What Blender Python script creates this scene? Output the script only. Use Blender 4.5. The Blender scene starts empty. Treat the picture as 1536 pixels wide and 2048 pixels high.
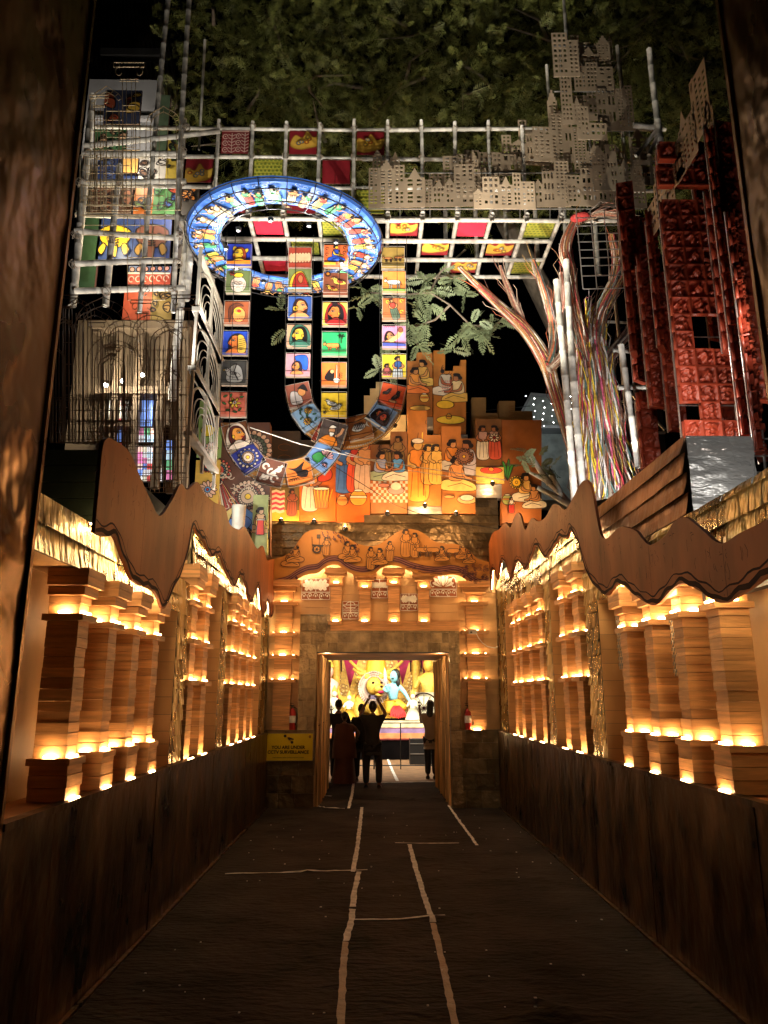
import bpy, math, random
import numpy as np
from mathutils import Vector, Matrix
random.seed(7)
SC = bpy.context.scene
COL = SC.collection
# ------------------------------------------------------------------ camera, night sky, exposure
EYE = 1.85; FPX = 1500.0; PITCH = math.radians(13.8); YAW = math.radians(-0.853)
cam_d = bpy.data.cameras.new("camera"); cam = bpy.data.objects.new("camera", cam_d); COL.objects.link(cam)
cam.location = (0, 0, EYE); cam.rotation_euler = (math.radians(90) + PITCH, 0, YAW)
cam_d.sensor_fit = 'VERTICAL'; cam_d.sensor_height = 36.0; cam_d.lens = FPX / 2048 * 36.0
cam_d.clip_start = 0.05; cam_d.clip_end = 500
SC.camera = cam
wd = bpy.data.worlds.new("World"); SC.world = wd; wd.use_nodes = True
_n = wd.node_tree.nodes; _bg = _n["Background"]
_sky = _n.new("ShaderNodeTexSky"); _sky.sky_type = 'NISHITA'; _sky.sun_disc = False
_sky.sun_elevation = math.radians(-4); _sky.sun_rotation = math.radians(200)
wd.node_tree.links.new(_sky.outputs[0], _bg.inputs[0]); _bg.inputs[1].default_value = 0.006
SC.view_settings.view_transform = 'Standard'; SC.view_settings.look = 'None'
SC.view_settings.gamma = 1; SC.view_settings.use_curve_mapping = False
SC.view_settings.exposure = 0.0
SC.cycles.use_denoising = True
SC.cycles.max_bounces = 5; SC.cycles.diffuse_bounces = 3; SC.cycles.glossy_bounces = 3
SC.cycles.transmission_bounces = 3; SC.cycles.transparent_max_bounces = 6
SC.cycles.sample_clamp_indirect = 2.0; SC.cycles.sample_clamp_direct = 40.0
SC.cycles.caustics_reflective = False; SC.cycles.caustics_refractive = False
SC.cycles.use_adaptive_sampling = True; SC.cycles.adaptive_threshold = 0.02

# ------------------------------------------------------------------ helpers
def _ray(px, py):
    x = (px - 768) / FPX; y = -(py - 1024) / FPX
    dy = math.cos(PITCH) - y * math.sin(PITCH); dz = math.sin(PITCH) + y * math.cos(PITCH)
    c, s = math.cos(YAW), math.sin(YAW)
    return (x * c - dy * s, x * s + dy * c, dz)
def atY(px, py, Y): d = _ray(px, py); t = Y / d[1]; return Vector((d[0] * t, Y, EYE + d[2] * t))
def atX(px, py, X): d = _ray(px, py); t = X / d[0]; return Vector((X, d[1] * t, EYE + d[2] * t))
def atZ(px, py, Z): d = _ray(px, py); t = (Z - EYE) / d[2]; return Vector((d[0] * t, d[1] * t, Z))
def U(a, b): return random.uniform(a, b)
WL = {}
def reg(o, w): WL[o.name] = Vector(w)
def tag(o, label=None, cat=None, group=None, kind=None):
    if label: o['label'] = label
    if cat: o['category'] = cat
    if group: o['group'] = group
    if kind: o['kind'] = kind
    return o
def thing(name, label, cat, loc=(0, 0, 0), group=None, kind=None):
    o = bpy.data.objects.new(name, None); COL.objects.link(o); o.location = loc; o.empty_display_size = .1
    reg(o, loc); return tag(o, label, cat, group, kind)
def link(name, me, parent=None, loc=(0, 0, 0), rot=None, kind=None):
    """loc is in world space; parents are unrotated"""
    o = bpy.data.objects.new(name, me); COL.objects.link(o)
    L = Vector(loc)
    if parent is not None:
        o.parent = parent; o.location = L - WL[parent.name]
    else: o.location = L
    if rot is not None: o.rotation_euler = rot
    reg(o, L)
    if kind: o['kind'] = kind
    return o
class MB:
    def __init__(s): s.v = []; s.f = []; s.m = []; s.c = []; s.cc = (1, 1, 1)
    def add(s, vs, fs, m=0, col=None):
        b = len(s.v); s.v += [tuple(v) for v in vs]
        for f in fs: s.f.append([b + i for i in f]); s.m.append(m); s.c.append(col or s.cc)
    def box(s, x0, x1, y0, y1, z0, z1, m=0, col=None):
        s.add([(x0, y0, z0), (x1, y0, z0), (x1, y1, z0), (x0, y1, z0), (x0, y0, z1), (x1, y0, z1), (x1, y1, z1), (x0, y1, z1)],
              [(0, 3, 2, 1), (4, 5, 6, 7), (0, 1, 5, 4), (1, 2, 6, 5), (2, 3, 7, 6), (3, 0, 4, 7)], m, col)
    def obox(s, c, ax, ay, az, m=0, col=None):
        c, ax, ay, az = map(Vector, (c, ax, ay, az)); vs = []
        for k in (-1, 1):
            for i, j in ((-1, -1), (1, -1), (1, 1), (-1, 1)): vs.append(c + ax * i + ay * j + az * k)
        s.add(vs, [(0, 3, 2, 1), (4, 5, 6, 7), (0, 1, 5, 4), (1, 2, 6, 5), (2, 3, 7, 6), (3, 0, 4, 7)], m, col)
    def tube(s, pts, r, n=6, m=0, col=None, caps=True, closed=False):
        pts = [Vector(p) for p in pts]; N = len(pts)
        rs = r if isinstance(r, (list, tuple)) else [r] * N
        base = len(s.v); up = None
        for i, p in enumerate(pts):
            if closed: t = pts[(i + 1) % N] - pts[i - 1]
            else: t = (pts[min(i + 1, N - 1)] - pts[max(i - 1, 0)])
            if t.length < 1e-9: t = Vector((0, 0, 1))
            t.normalize()
            if up is None: up = Vector((0, 0, 1)) if abs(t.z) < .9 else Vector((1, 0, 0))
            a = up - t * up.dot(t)
            if a.length < 1e-6: a = Vector((1, 0, 0)) - t * t.x
            a.normalize(); up = a; b = t.cross(a)
            for k in range(n):
                q = 2 * math.pi * (k + .5) / n
                s.v.append(tuple(p + (a * math.cos(q) + b * math.sin(q)) * rs[i]))
        for i in range(N if closed else N - 1):
            j = (i + 1) % N
            for k in range(n):
                k2 = (k + 1) % n
                s.f.append([base + i * n + k, base + j * n + k, base + j * n + k2, base + i * n + k2]); s.m.append(m); s.c.append(col or s.cc)
        if caps and not closed:
            for i, rev in ((0, False), (N - 1, True)):
                f = [base + i * n + k for k in range(n)]
                if rev: f.reverse()
                s.f.append(f[::-1]); s.m.append(m); s.c.append(col or s.cc)
    def prism(s, poly, O, A, B, N, m=0, col=None):
        """poly in (a,b), extruded along N"""
        O, A, B, N = map(Vector, (O, A, B, N)); n = len(poly)
        vs = [O + A * a + B * b for a, b in poly]; vs += [v + N for v in vs]
        fs = [list(range(n))[::-1], list(range(n, 2 * n))] + [[i, (i + 1) % n, n + (i + 1) % n, n + i] for i in range(n)]
        s.add(vs, fs, m, col)
    def ell(s, c, r, seg=10, rings=7, m=0, col=None, M=None):
        c = Vector(c); base = len(s.v); rr = r if hasattr(r, '__len__') else (r, r, r)
        for i in range(rings + 1):
            th = math.pi * i / rings
            for j in range(seg):
                ph = 2 * math.pi * j / seg
                v = Vector((math.sin(th) * math.cos(ph) * rr[0], math.sin(th) * math.sin(ph) * rr[1], math.cos(th) * rr[2]))
                if M is not None: v = M @ v
                s.v.append(tuple(c + v))
        for i in range(rings):
            for j in range(seg):
                j2 = (j + 1) % seg
                s.f.append([base + i * seg + j, base + (i + 1) * seg + j, base + (i + 1) * seg + j2, base + i * seg + j2]); s.m.append(m); s.c.append(col or s.cc)
    def mesh(s, name, mats, smooth=False):
        me = bpy.data.meshes.new(name); me.from_pydata(s.v, [], s.f)
        for m in (mats if isinstance(mats, (list, tuple)) else [mats]): me.materials.append(m)
        if any(s.m): me.polygons.foreach_set('material_index', s.m)
        if any(c != (1, 1, 1) for c in s.c):
            at = me.color_attributes.new('Col', 'FLOAT_COLOR', 'CORNER')
            n = np.array([len(f) for f in s.f]); cc = np.array([(c[0], c[1], c[2], 1.0) for c in s.c])
            at.data.foreach_set('color', np.repeat(cc, n, axis=0).ravel())
        if smooth: me.polygons.foreach_set('use_smooth', [True] * len(s.f))
        me.update(); return me
    def build(s, name, mats, parent=None, smooth=False, kind=None, loc=(0, 0, 0)):
        return link(name, s.mesh(name, mats, smooth), parent, loc, kind=kind)

def mat(name, base, rough=.6, metal=0.0, var=.3, scale=4.0, stretch=(1, 1, 1), rand=.15, bump=.2, bscale=30.0, bstretch=None,
        col=False, emit=None, estr=0.0, dist=0.02, spec=.5, rvar=0.0, detail=4.0):
    m = bpy.data.materials.new(name); m.use_nodes = True; nt = m.node_tree; N = nt.nodes; L = nt.links
    b = N["Principled BSDF"]; b.inputs['Roughness'].default_value = rough; b.inputs['Metallic'].default_value = metal
    b.inputs['Specular IOR Level'].default_value = spec
    geo = N.new('ShaderNodeNewGeometry')
    mp = N.new('ShaderNodeMapping'); mp.inputs['Scale'].default_value = stretch; L.new(geo.outputs['Position'], mp.inputs['Vector'])
    no = N.new('ShaderNodeTexNoise'); no.inputs['Scale'].default_value = scale; no.inputs['Detail'].default_value = detail; L.new(mp.outputs[0], no.inputs['Vector'])
    mr = N.new('ShaderNodeMapRange'); mr.inputs[1].default_value = .3; mr.inputs[2].default_value = .7
    mr.inputs[3].default_value = 1 - var; mr.inputs[4].default_value = 1 + var; L.new(no.outputs[0], mr.inputs[0])
    oi = N.new('ShaderNodeObjectInfo'); mr2 = N.new('ShaderNodeMapRange'); mr2.inputs[3].default_value = 1 - rand; mr2.inputs[4].default_value = 1 + rand
    L.new(oi.outputs['Random'], mr2.inputs[0])
    mu = N.new('ShaderNodeMath'); mu.operation = 'MULTIPLY'; L.new(mr.outputs[0], mu.inputs[0]); L.new(mr2.outputs[0], mu.inputs[1])
    vm = N.new('ShaderNodeVectorMath'); vm.operation = 'SCALE'; L.new(mu.outputs[0], vm.inputs['Scale'])
    if col:
        at = N.new('ShaderNodeAttribute'); at.attribute_name = 'Col'; L.new(at.outputs['Color'], vm.inputs[0])
    else: vm.inputs[0].default_value = base
    L.new(vm.outputs[0], b.inputs['Base Color'])
    if rvar:
        m3 = N.new('ShaderNodeMapRange'); m3.inputs[1].default_value = .3; m3.inputs[2].default_value = .7
        m3.inputs[3].default_value = max(.05, rough - rvar); m3.inputs[4].default_value = rough + rvar; L.new(no.outputs[0], m3.inputs[0]); L.new(m3.outputs[0], b.inputs['Roughness'])
    if bump:
        mp2 = N.new('ShaderNodeMapping'); mp2.inputs['Scale'].default_value = bstretch or stretch; L.new(geo.outputs['Position'], mp2.inputs['Vector'])
        n2 = N.new('ShaderNodeTexNoise'); n2.inputs['Scale'].default_value = bscale; n2.inputs['Detail'].default_value = 3; L.new(mp2.outputs[0], n2.inputs['Vector'])
        bu = N.new('ShaderNodeBump'); bu.inputs['Strength'].default_value = bump; bu.inputs['Distance'].default_value = dist
        L.new(n2.outputs[0], bu.inputs['Height']); L.new(bu.outputs[0], b.inputs['Normal'])
    if emit:
        b.inputs['Emission Color'].default_value = (*emit, 1); b.inputs['Emission Strength'].default_value = estr
    return m
def emat(name, col, s):
    m = bpy.data.materials.new(name); m.use_nodes = True; b = m.node_tree.nodes["Principled BSDF"]
    b.inputs['Base Color'].default_value = (*col, 1); b.inputs['Emission Color'].default_value = (*col, 1); b.inputs['Emission Strength'].default_value = s
    b.inputs['Roughness'].default_value = .5
    return m
def lamp(name, loc, energy, col=(1, .8, .6), size=.05, parent=None, kind='POINT', rot=None, spot=60, target=None, blend=.6):
    d = bpy.data.lights.new(name, kind); d.energy = energy; d.color = col
    if kind == 'AREA': d.size = size
    else: d.shadow_soft_size = size
    if kind == 'SPOT': d.spot_size = math.radians(spot); d.spot_blend = blend
    o = bpy.data.objects.new(name, d); COL.objects.link(o)
    if parent is not None: o.parent = parent; o.location = Vector(loc) - WL[parent.name]
    else: o.location = loc
    if target is not None: o.rotation_euler = (Vector(target) - Vector(loc)).to_track_quat('-Z', 'Y').to_euler()
    elif rot is not None: o.rotation_euler = rot
    return o

# ------------------------------------------------------------------ materials
M = {}
M['plank'] = mat('plank_wood', (.60, .30, .11), .55, 0, .28, 5, (.6, .6, 7), .22, .25, 14, (1, 1, 8), dist=.006)
M['ply'] = mat('pale_ply', (.62, .36, .15), .5, 0, .18, 2.5, (1, 1, .35), .1, .12, 18, dist=.006)
M['gold'] = mat('gold_sheet', (.50, .37, .15), .28, .95, .3, 3, (1, 1, .5), .25, 1.0, 8.0, (2.0, 2.0, .4), dist=.09, rvar=.08)
M['brass_dark'] = mat('dull_brass_sheet', (.20, .15, .085), .42, .75, .3, 3, (1, 1, 1), .3, .7, 7, (1, 1, 1), dist=.05, rvar=.1)
M['copper'] = mat('copper_sheet', (.26, .14, .06), .30, .9, .5, 1.0, (1, 1, .6), .0, .55, 1.9, (1, 1, .8), dist=.14, rvar=.1)
M['parapet'] = mat('dark_bronze_laminate', (.075, .042, .02), .36, .7, .9, 3, (1.2, 1.2, .6), .2, .6, 5, (1, 1, .5), dist=.05, rvar=.1)
M['carpet'] = mat('worn_black_carpet', (.024, .019, .016), .85, 0, .75, 1.3, (1, 1, 1), 0, 1.0, 12, (.7, 1.7, 1), dist=.035, detail=9, spec=.12)
M['valance'] = mat('brown_plywood_board', (.20, .062, .016), .55, 0, .35, 3, (1, 1, .3), .06, .12, 20, dist=.01, spec=.12)
M['ochre_board'] = mat('ochre_painted_board', (.42, .19, .04), .5, 0, .15, 2, (1, 1, 1), .0, .06, 20, dist=.01)
M['ink'] = mat('dark_purple_paint', (.022, .008, .009), .7, 0, .2, 8, rand=0, bump=0, spec=.05)
M['backlit_wire'] = mat('backlit_brown_wire', (.12, .07, .035), .5, .3, .2, rand=.1, bump=0)  # backlit silhouette of the lower wires put into a darker colour
M['white_tape'] = mat('white_tape', (.72, .70, .64), .6, 0, .3, 12, rand=.1, bump=.4, bscale=60)
M['brown_tape'] = mat('brown_tape', (.30, .20, .12), .5, 0, .2, 12, rand=.1, bump=.4, bscale=60)
M['bamboo'] = mat('whitewashed_bamboo', (.42, .395, .35), .6, 0, .35, 9, (1, 1, 1), .12, .3, 25, dist=.01)
M['paint'] = mat('painted_colour', (1, 1, 1), .5, 0, .14, 9, col=True, rand=0, bump=.08, bscale=40, dist=.004)
M['wire'] = mat('dark_wire', (.03, .028, .026), .5, .6, .1, rand=0, bump=0)
M['goldwire'] = mat('cream_painted_wire', (.50, .40, .25), .5, .3, .2, rand=.1, bump=0)
M['skyline'] = mat('bronze_cut_sheet', (.42, .32, .22), .5, .3, .2, 3, rand=.4, bump=.12, bscale=8, dist=.02)
M['terra'] = mat('terracotta_red', (.32, .052, .024), .42, 0, .2, 6, rand=.25, bump=.08, bscale=35, dist=.008)
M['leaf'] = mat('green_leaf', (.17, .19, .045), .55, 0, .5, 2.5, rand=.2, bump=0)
M['bark'] = mat('grey_bark', (.20, .16, .12), .85, 0, .35, 10, (1, 1, .3), 0, .5, 25, dist=.02)
M['black'] = mat('black_panel', (.012, .012, .012), .5, 0, .2, rand=0, bump=0)
M['steel'] = mat('galvanised_sheet', (.55, .54, .52), .35, .8, .2, 2, (1, 1, 1), .12, .5, 3.5, (1, 1, 2.5), dist=.05, rvar=.1)
M['whitefil'] = mat('whitewashed_fretwork', (.42, .39, .33), .6, 0, .2, 6, rand=.1, bump=.1)
M['wall_grey'] = mat('grey_plaster', (.25, .26, .27), .8, 0, .2, 1.5, rand=.1, bump=.2)
M['silver'] = mat('crinkled_silver_sheet', (.60, .58, .55), .35, .35, .2, 2, (1, 1, 1), .12, .8, 5, (1, 1, 2.5), dist=.06, rvar=.1)
M['hammered'] = mat('hammered_grey_gold_sheet', (.36, .27, .15), .42, .6, .4, 5, (1, 1, 1), .3, .8, 14, (1, 1, 1), dist=.04, rvar=.1)
M['tin'] = mat('rusty_corrugated_tin', (.30, .24, .20), .5, .4, .4, 3, (1, .3, 1), .1, .2, 12)
M['stick'] = mat('dry_cane', (.58, .36, .15), .6, 0, .3, 20, (1, 1, .1), .6, .2, 30)
M['warm'] = emat('warm_led', (1, .60, .27), 270.0)
M['strip'] = emat('warm_led_strip', (1, .74, .40), 120.0)
M['cool'] = emat('white_led', (1, .97, .9), 30.0)
# ------------------------------------------------------------------ floor
fl = MB(); fl.box(-30, 30, -6, 60, -.4, -.012)
g = fl.build('ground', mat('night_earth', (.05, .045, .04), .9), kind='structure')
bw, bh = 150, 260
xs = np.linspace(-1.86, 2.27, bw); ys = np.linspace(.5, 17.6, bh)
rng = np.random.RandomState(3)
Z = np.zeros((bh, bw))
for _ in range(260):
    cx, cy = rng.uniform(-1.8, 2.2), rng.uniform(1, 15); L_ = rng.uniform(.15, .8); w_ = rng.uniform(.03, .07); a_ = rng.normal(0, .35)
    dx = xs[None, :] - cx; dy = ys[:, None] - cy; u = dx * math.cos(a_) + dy * math.sin(a_); v = -dx * math.sin(a_) + dy * math.cos(a_)
    Z += rng.uniform(.005, .016) * np.exp(-(v / w_) ** 2 - (u / L_) ** 2)
fv = [(x, y, float(Z[j, i])) for j, y in enumerate(ys) for i, x in enumerate(xs)]
ff = [(j * bw + i, j * bw + i + 1, (j + 1) * bw + i + 1, (j + 1) * bw + i) for j in range(bh - 1) for i in range(bw - 1)]
def hZ(x, y):
    i = min(bw - 1, max(0, int(round((x + 1.86) / 4.13 * (bw - 1))))); j = min(bh - 1, max(0, int(round((y - .5) / 17.1 * (bh - 1)))))
    return float(Z[j, i])
c = MB(); c.add(fv, ff); carpet = c.build('floor', M['carpet'], smooth=True, kind='structure')
def tape(pts, w, m, lab=None):
    P = [atZ(x, y, 0) for x, y in pts]; Q = []
    for a, b in zip(P[:-1], P[1:]):
        n = max(2, int((b - a).length / .07))
        for k in range(n): Q.append(a.lerp(b, k / n))
    Q.append(P[-1]); mb = MB(); vs = []
    for i, q in enumerate(Q):
        t = (Q[min(i + 1, len(Q) - 1)] - Q[max(i - 1, 0)]).normalized(); s = Vector((-t.y, t.x, 0)) * (w / 2 * U(.82, 1.12))
        o = s.normalized() * U(-.003, .003)
        for k, q2 in enumerate((q - s + o, q + s + o)): vs.append((q2.x, q2.y, hZ(q2.x, q2.y) + .007 + U(0, .004)))
    mb.add(vs, [(2 * i, 2 * i + 1, 2 * i + 3, 2 * i + 2) for i in range(len(Q) - 1)])
    o = mb.build('tape_strip', m, carpet)
    if lab: o['label'] = lab
wt, bt = M['white_tape'], M['brown_tape']
tape([(713, 1545), (707, 1567), (704, 1590), (697, 1618)], .055, wt)
tape([(724, 1616), (719, 1660), (714, 1700), (706, 1745)], .055, wt)
tape([(718, 1745), (708, 1790), (703, 1840), (692, 1885)], .055, wt)
tape([(691, 1886), (685, 1960), (680, 2080)], .05, bt, 'brown tape strip')
tape([(450, 1749), (560, 1747), (735, 1741)], .03, wt)
tape([(819, 1690), (832, 1740), (850, 1800), (866, 1846)], .055, wt)
tape([(866, 1848), (885, 1930), (914, 2070)], .05, bt, 'brown tape strip')
tape([(790, 1688), (850, 1688), (918, 1687)], .035, wt)
tape([(708, 1841), (800, 1840), (890, 1836)], .035, wt)
tape([(897, 1612), (920, 1645), (954, 1692)], .04, wt)
tape([(642, 1592), (663, 1593)], .05, wt); tape([(630, 1612), (650, 1617), (690, 1618)], .03, wt)
tape([(774, 1515), (784, 1540), (795, 1563)], .07, wt); tape([(655, 1566), (760, 1566), (866, 1564)], .05, wt)
sp = MB()
for _ in range(110):
    x, y = U(-1.7, 2.15), U(2.5, 13); r = U(.003, .009); z = hZ(x, y) + .006
    sp.box(x - r, x + r, y - r, y + r * U(.5, 1.5), z, z + .004)
sp.build('litter', M['white_tape'], kind='stuff')['label'] = 'tiny pale specks scattered on the dark carpet'

# ------------------------------------------------------------------ corridor side walls
def side(sx, XF, jam, cols1, jam1, sh1, cols2, jam2, sh2, cols3, jam3, yend, zpar, zb, zc, zA, zB, zC, zsof1, zsof2, ztop, near, word):
    """XF = front face of recess pillars; jam.. = Y of end boards"""
    def X(d): return XF + sx * d          # d>0: deeper into the wall
    def bx(mb, d0, d1, y0, y1, z0, z1):
        a, b = X(d0), X(d1); mb.box(min(a, b), max(a, b), y0, y1, z0, z1)
    # parapet
    pw = thing('parapet_wall', f'dark bronze knee wall under the lit pillars on the {word} of the walkway', 'wall', (X(-.04), near, 0))
    y = near; k = 0
    while y < yend - .01:
        w = min(U(.55, .95), yend - y); mb = MB(); pr = U(0, .006)
        bx(mb, -.06 - pr, -.04, y + .004, y + w - .004, 0, zpar - .05); mb.build('panel', M['parapet'], pw); y += w
    mb = MB(); bx(mb, -.075, .0, near, yend, zpar - .048, zpar - .012); mb.build('cap_rail', M['parapet'], pw)
    mb = MB(); bx(mb, -.10, -.068, near, yend, .0, .02); mb.build('skirting_strip', M['parapet'], pw)
    # recess back wall and floor, soffits
    rw = thing('colonnade_wall', f'tall gold shingled wall with lit recesses on the {word} of the walkway', 'wall', (X(.5), near, 0))
    mb = MB(); bx(mb, .34, .38, near, jam1, zpar - .1, zsof1 + .03); bx(mb, .34, .38, jam1 + .001, yend, zpar - .1, zsof2 + .03); mb.build('back_board', M['ply'], rw)
    mb = MB(); bx(mb, .03, .34, near, yend, zpar - .1, zpar - .03); mb.build('recess_floor', M['plank'], rw)
    mb = MB(); bx(mb, .06, .34, near, jam1, zsof1, zsof1 + .03); mb.build('soffit', M['ply'], rw)
    mb = MB(); bx(mb, .06, .34, sh1, jam3, zsof2, zsof2 + .03); mb.build('soffit', M['ply'], rw)
    # core boards behind shingles
    mb = MB()
    bx(mb, .03, .06, near, sh1 + .02, zsof1, zsof1 + .30); bx(mb, .03, .06, sh1 + .02, yend, zsof2, ztop)
    for a, b, zz in ((jam1, sh1, zsof1), (jam2, sh2, zsof2), (jam3, yend, zsof2)): bx(mb, .03, .34, a + .012, b - .012, zpar - .05, zz)
    mb.build('core_board', M['brass_dark'], rw)
    # jamb planks (facing the camera)
    for a, zt in ((jam1, zsof1), (jam2, zsof2), (jam3, zsof2)):
        z = zpar - .05
        while z < zt - .02:
            h = min(U(.10, .17), zt - z); mb = MB(); pr = U(0, .006)
            bx(mb, .015, .335, a - .006 - pr, a + .008, z + .002, z + h - .002); mb.build('plank', M['ply'], rw); z += h
    # shingles on strips facing the walkway
    def shingles(y0, y1, z0, z1, rh=.145, rw_=.17, m='gold'):
        r = 0; z = z0
        while z < z1 - .03:
            y = y0 - (rw_ * .5 if r % 2 else 0); h = min(rh * U(.92, 1.08), z1 - z)
            while y < y1 - .01:
                w = rw_ * U(.8, 1.25); a, b = max(y, y0), min(y + w, y1)
                if b - a > .03:
                    mb = MB(); o0 = U(.0, .006); o1 = U(.004, .014); q = U(-.005, .005); cy = (a + b) / 2; zb_, zt_ = z - .018, z + h
                    # a curved, tilted thin plate, bottom edge proud of the wall
                    vs = []
                    for (zz, oo) in ((zb_, .022 + o1), ((zb_ + zt_) / 2, .018 + o0), (zt_, .010)):
                        for (yy, e) in ((a + .002, q), (cy, U(.0, .008)), (b - .002, -q)):
                            vs.append((X(.03 - oo - e), yy, zz))
                    vs += [(v[0] + sx * .003, v[1], v[2]) for v in vs]
                    fs = []
                    for i in range(2):
                        for j in range(2):
                            p = i * 3 + j; fs.append((p, p + 1, p + 4, p + 3)); fs.append((9 + p, 9 + p + 3, 9 + p + 4, 9 + p + 1))
                    fs += [(0, 9, 10, 1), (1, 10, 11, 2), (6, 7, 16, 15), (7, 8, 17, 16), (0, 3, 12, 9), (3, 6, 15, 12), (2, 11, 14, 5), (5, 14, 17, 8)]
                    mb.add(vs, fs); mb.build('shingle', M[m], rw, smooth=False)
                y += w
            z += h; r += 1
    shingles(jam1, sh1, zpar - .03, zsof1)
    shingles(near, sh1 + .02, zsof1, zsof1 + .33, .155, .42)
    shingles(jam2, sh2, zpar - .03, zsof2)
    shingles(jam3, yend, zpar - .03, zsof2, .15, .2)
    shingles(sh1 + .02, yend, zsof2, ztop - .1, .16, .24)
    # gold strip closing the recess mouth nearest the portal
    mb = MB(); bx(mb, .0, .03, near, near + .12, zpar, zsof1); mb.build('edge_strip', M['gold'], rw)
    # pillars
    gp = f'wooden pillars in the {word} recesses'
    D1 = .20
    ordn = ['first', 'second', 'third', 'fourth']
    def pillar(y, w, kind, bay, idx):
        t = thing('wooden_pillar', f'{ordn[idx]} plank pillar from the viewer in the {bay} recess of the {word} wall', 'pillar', (X(.2), y, zpar - .05), gp)
        y0, y1 = y, y + w
        def course(za, zb_, e, m='plank', nm='plank', rh=.066):
            z = za
            while z < zb_ - .01:
                h = min(rh * U(.85, 1.15), zb_ - z); j = U(-.005, .005); mb = MB()
                bx(mb, .0 - e + j, D1, y0 - e + j + .0, y1 + e - j, z + .0015, z + h - .0015); mb.build(nm, M[m], t); z += h
        def ledge(z, e, h=.035):
            mb = MB(); bx(mb, -e, D1 + .02, y0 - e, y1 + e, z, z + h); mb.build('ledge', M['plank'], t)
        def lamps(z, e=.0, both=True, s=1.0):
            mb = MB(); l = min(.07, w * .33); c_ = (y0 + y1) / 2
            bx(mb, -.024 - e, -.010 - e, c_ - l, c_ + l, z, z + .012); mb.build('lamp', M['warm'], t)
            if both:
                mb = MB(); bx(mb, .055, .125, y0 - .026 - e, y0 - .012 - e, z, z + .012); mb.build('lamp', M['warm'], t)
        if kind == 1:
            course(zpar - .02, zb, .035, rh=.085); ledge(zb, .045, .04); lamps(zb + .042)
            course(zb + .04, zc - .04, 0); ledge(zc - .04, .04, .04); lamps(zc + .007)
            course(zc + .005, zc + .12, 0, rh=.06); 
            course(zc + .12, zc + .18, .035, rh=.06); course(zc + .18, zsof1, .065, rh=.055)
            mb = MB(); bx(mb, -.052, -.038, y0 + .02, y1 - .02, zpar - .018, zpar - .006); mb.build('lamp', M['warm'], t)
        else:
            course(zpar - .02, zC - .05, 0); ledge(zC - .05, .05, .05); lamps(zC + .002)
            course(zC, zB - .05, 0); ledge(zB - .05, .05, .05); lamps(zB + .002)
            course(zB, zA - .05, 0); ledge(zA - .05, .045, .045); lamps(zA + .002)
            course(zA, zA + .14, 0, rh=.07); course(zA + .14, zA + .22, .05, rh=.08); course(zA + .22, zsof2, .07, rh=.09)
            mb = MB(); bx(mb, -.052, -.038, y0 + .02, y1 - .02, zpar - .018, zpar - .006); mb.build('lamp', M['warm'], t)
        return t
    for i, y in enumerate(cols1): pillar(y, .175, 1, 'nearest', i)
    for i, y in enumerate(cols2): pillar(y, .24, 2, 'middle', i)
    for i, y in enumerate(cols3): pillar(y, .24, 2, 'farthest', i)
    return X, bx
sideL = side(-1, -1.88, 0, [4.85, 5.43, 5.98, 6.53], 7.34, 7.76, [7.86, 8.48], 9.45, 9.85, [10.12, 10.74, 11.4, 11.98], 12.9, 13.7,
             1.25, 1.44, 2.36, 2.83, 2.43, 2.01, 2.66, 3.2, 3.95, 3.98, 'left')
sideR = side(1, 2.26, 0, [4.88, 5.48, 6.09, 6.71], 7.56, 8.02, [8.23, 8.85], 9.6, 9.92, [10.04, 10.74, 11.46, 11.97], 12.95, 13.7,
             1.28, 1.51, 2.45, 2.98, 2.54, 2.06, 2.80, 3.3, 4.0, 3.92, 'right')

for (sx_, XF_, y_, w_, z0_, z1_, lab) in ((1, 2.26, 7.12, .16, 2.1, 2.62, 'white tooth pattern strip'), (1, 2.26, 5.80, .16, 2.0, 2.5, 'white scroll pattern strip')):
    par_ = bpy.data.objects['colonnade_wall' if sx_ < 0 else 'colonnade_wall.001']; x_ = XF_ + sx_ * .10
    mb = MB(); mb.box(x_ - .004, x_ + .004, y_, y_ + w_, z0_, z1_); bd = mb.build('motif_strip', M['whitefil'] if 'fern' in lab else M['ply'], par_); bd['label'] = lab
    mb = MB(); n_ = 9
    for k in range(n_):
        zc_ = z0_ + (k + .5) * (z1_ - z0_) / n_
        for q in range(3): yy = y_ + w_ * (q + .5) / 3; r_ = w_ * .13; mb.tube([(x_ - sx_ * .006, yy + r_ * math.cos(t), zc_ + r_ * 1.3 * math.sin(t)) for t in [i * .9 for i in range(6)]], .005, 3)
    mb.build('scroll_line', M['ink'] if 'fern' in lab else M['whitefil'], bd, kind='stuff')
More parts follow.
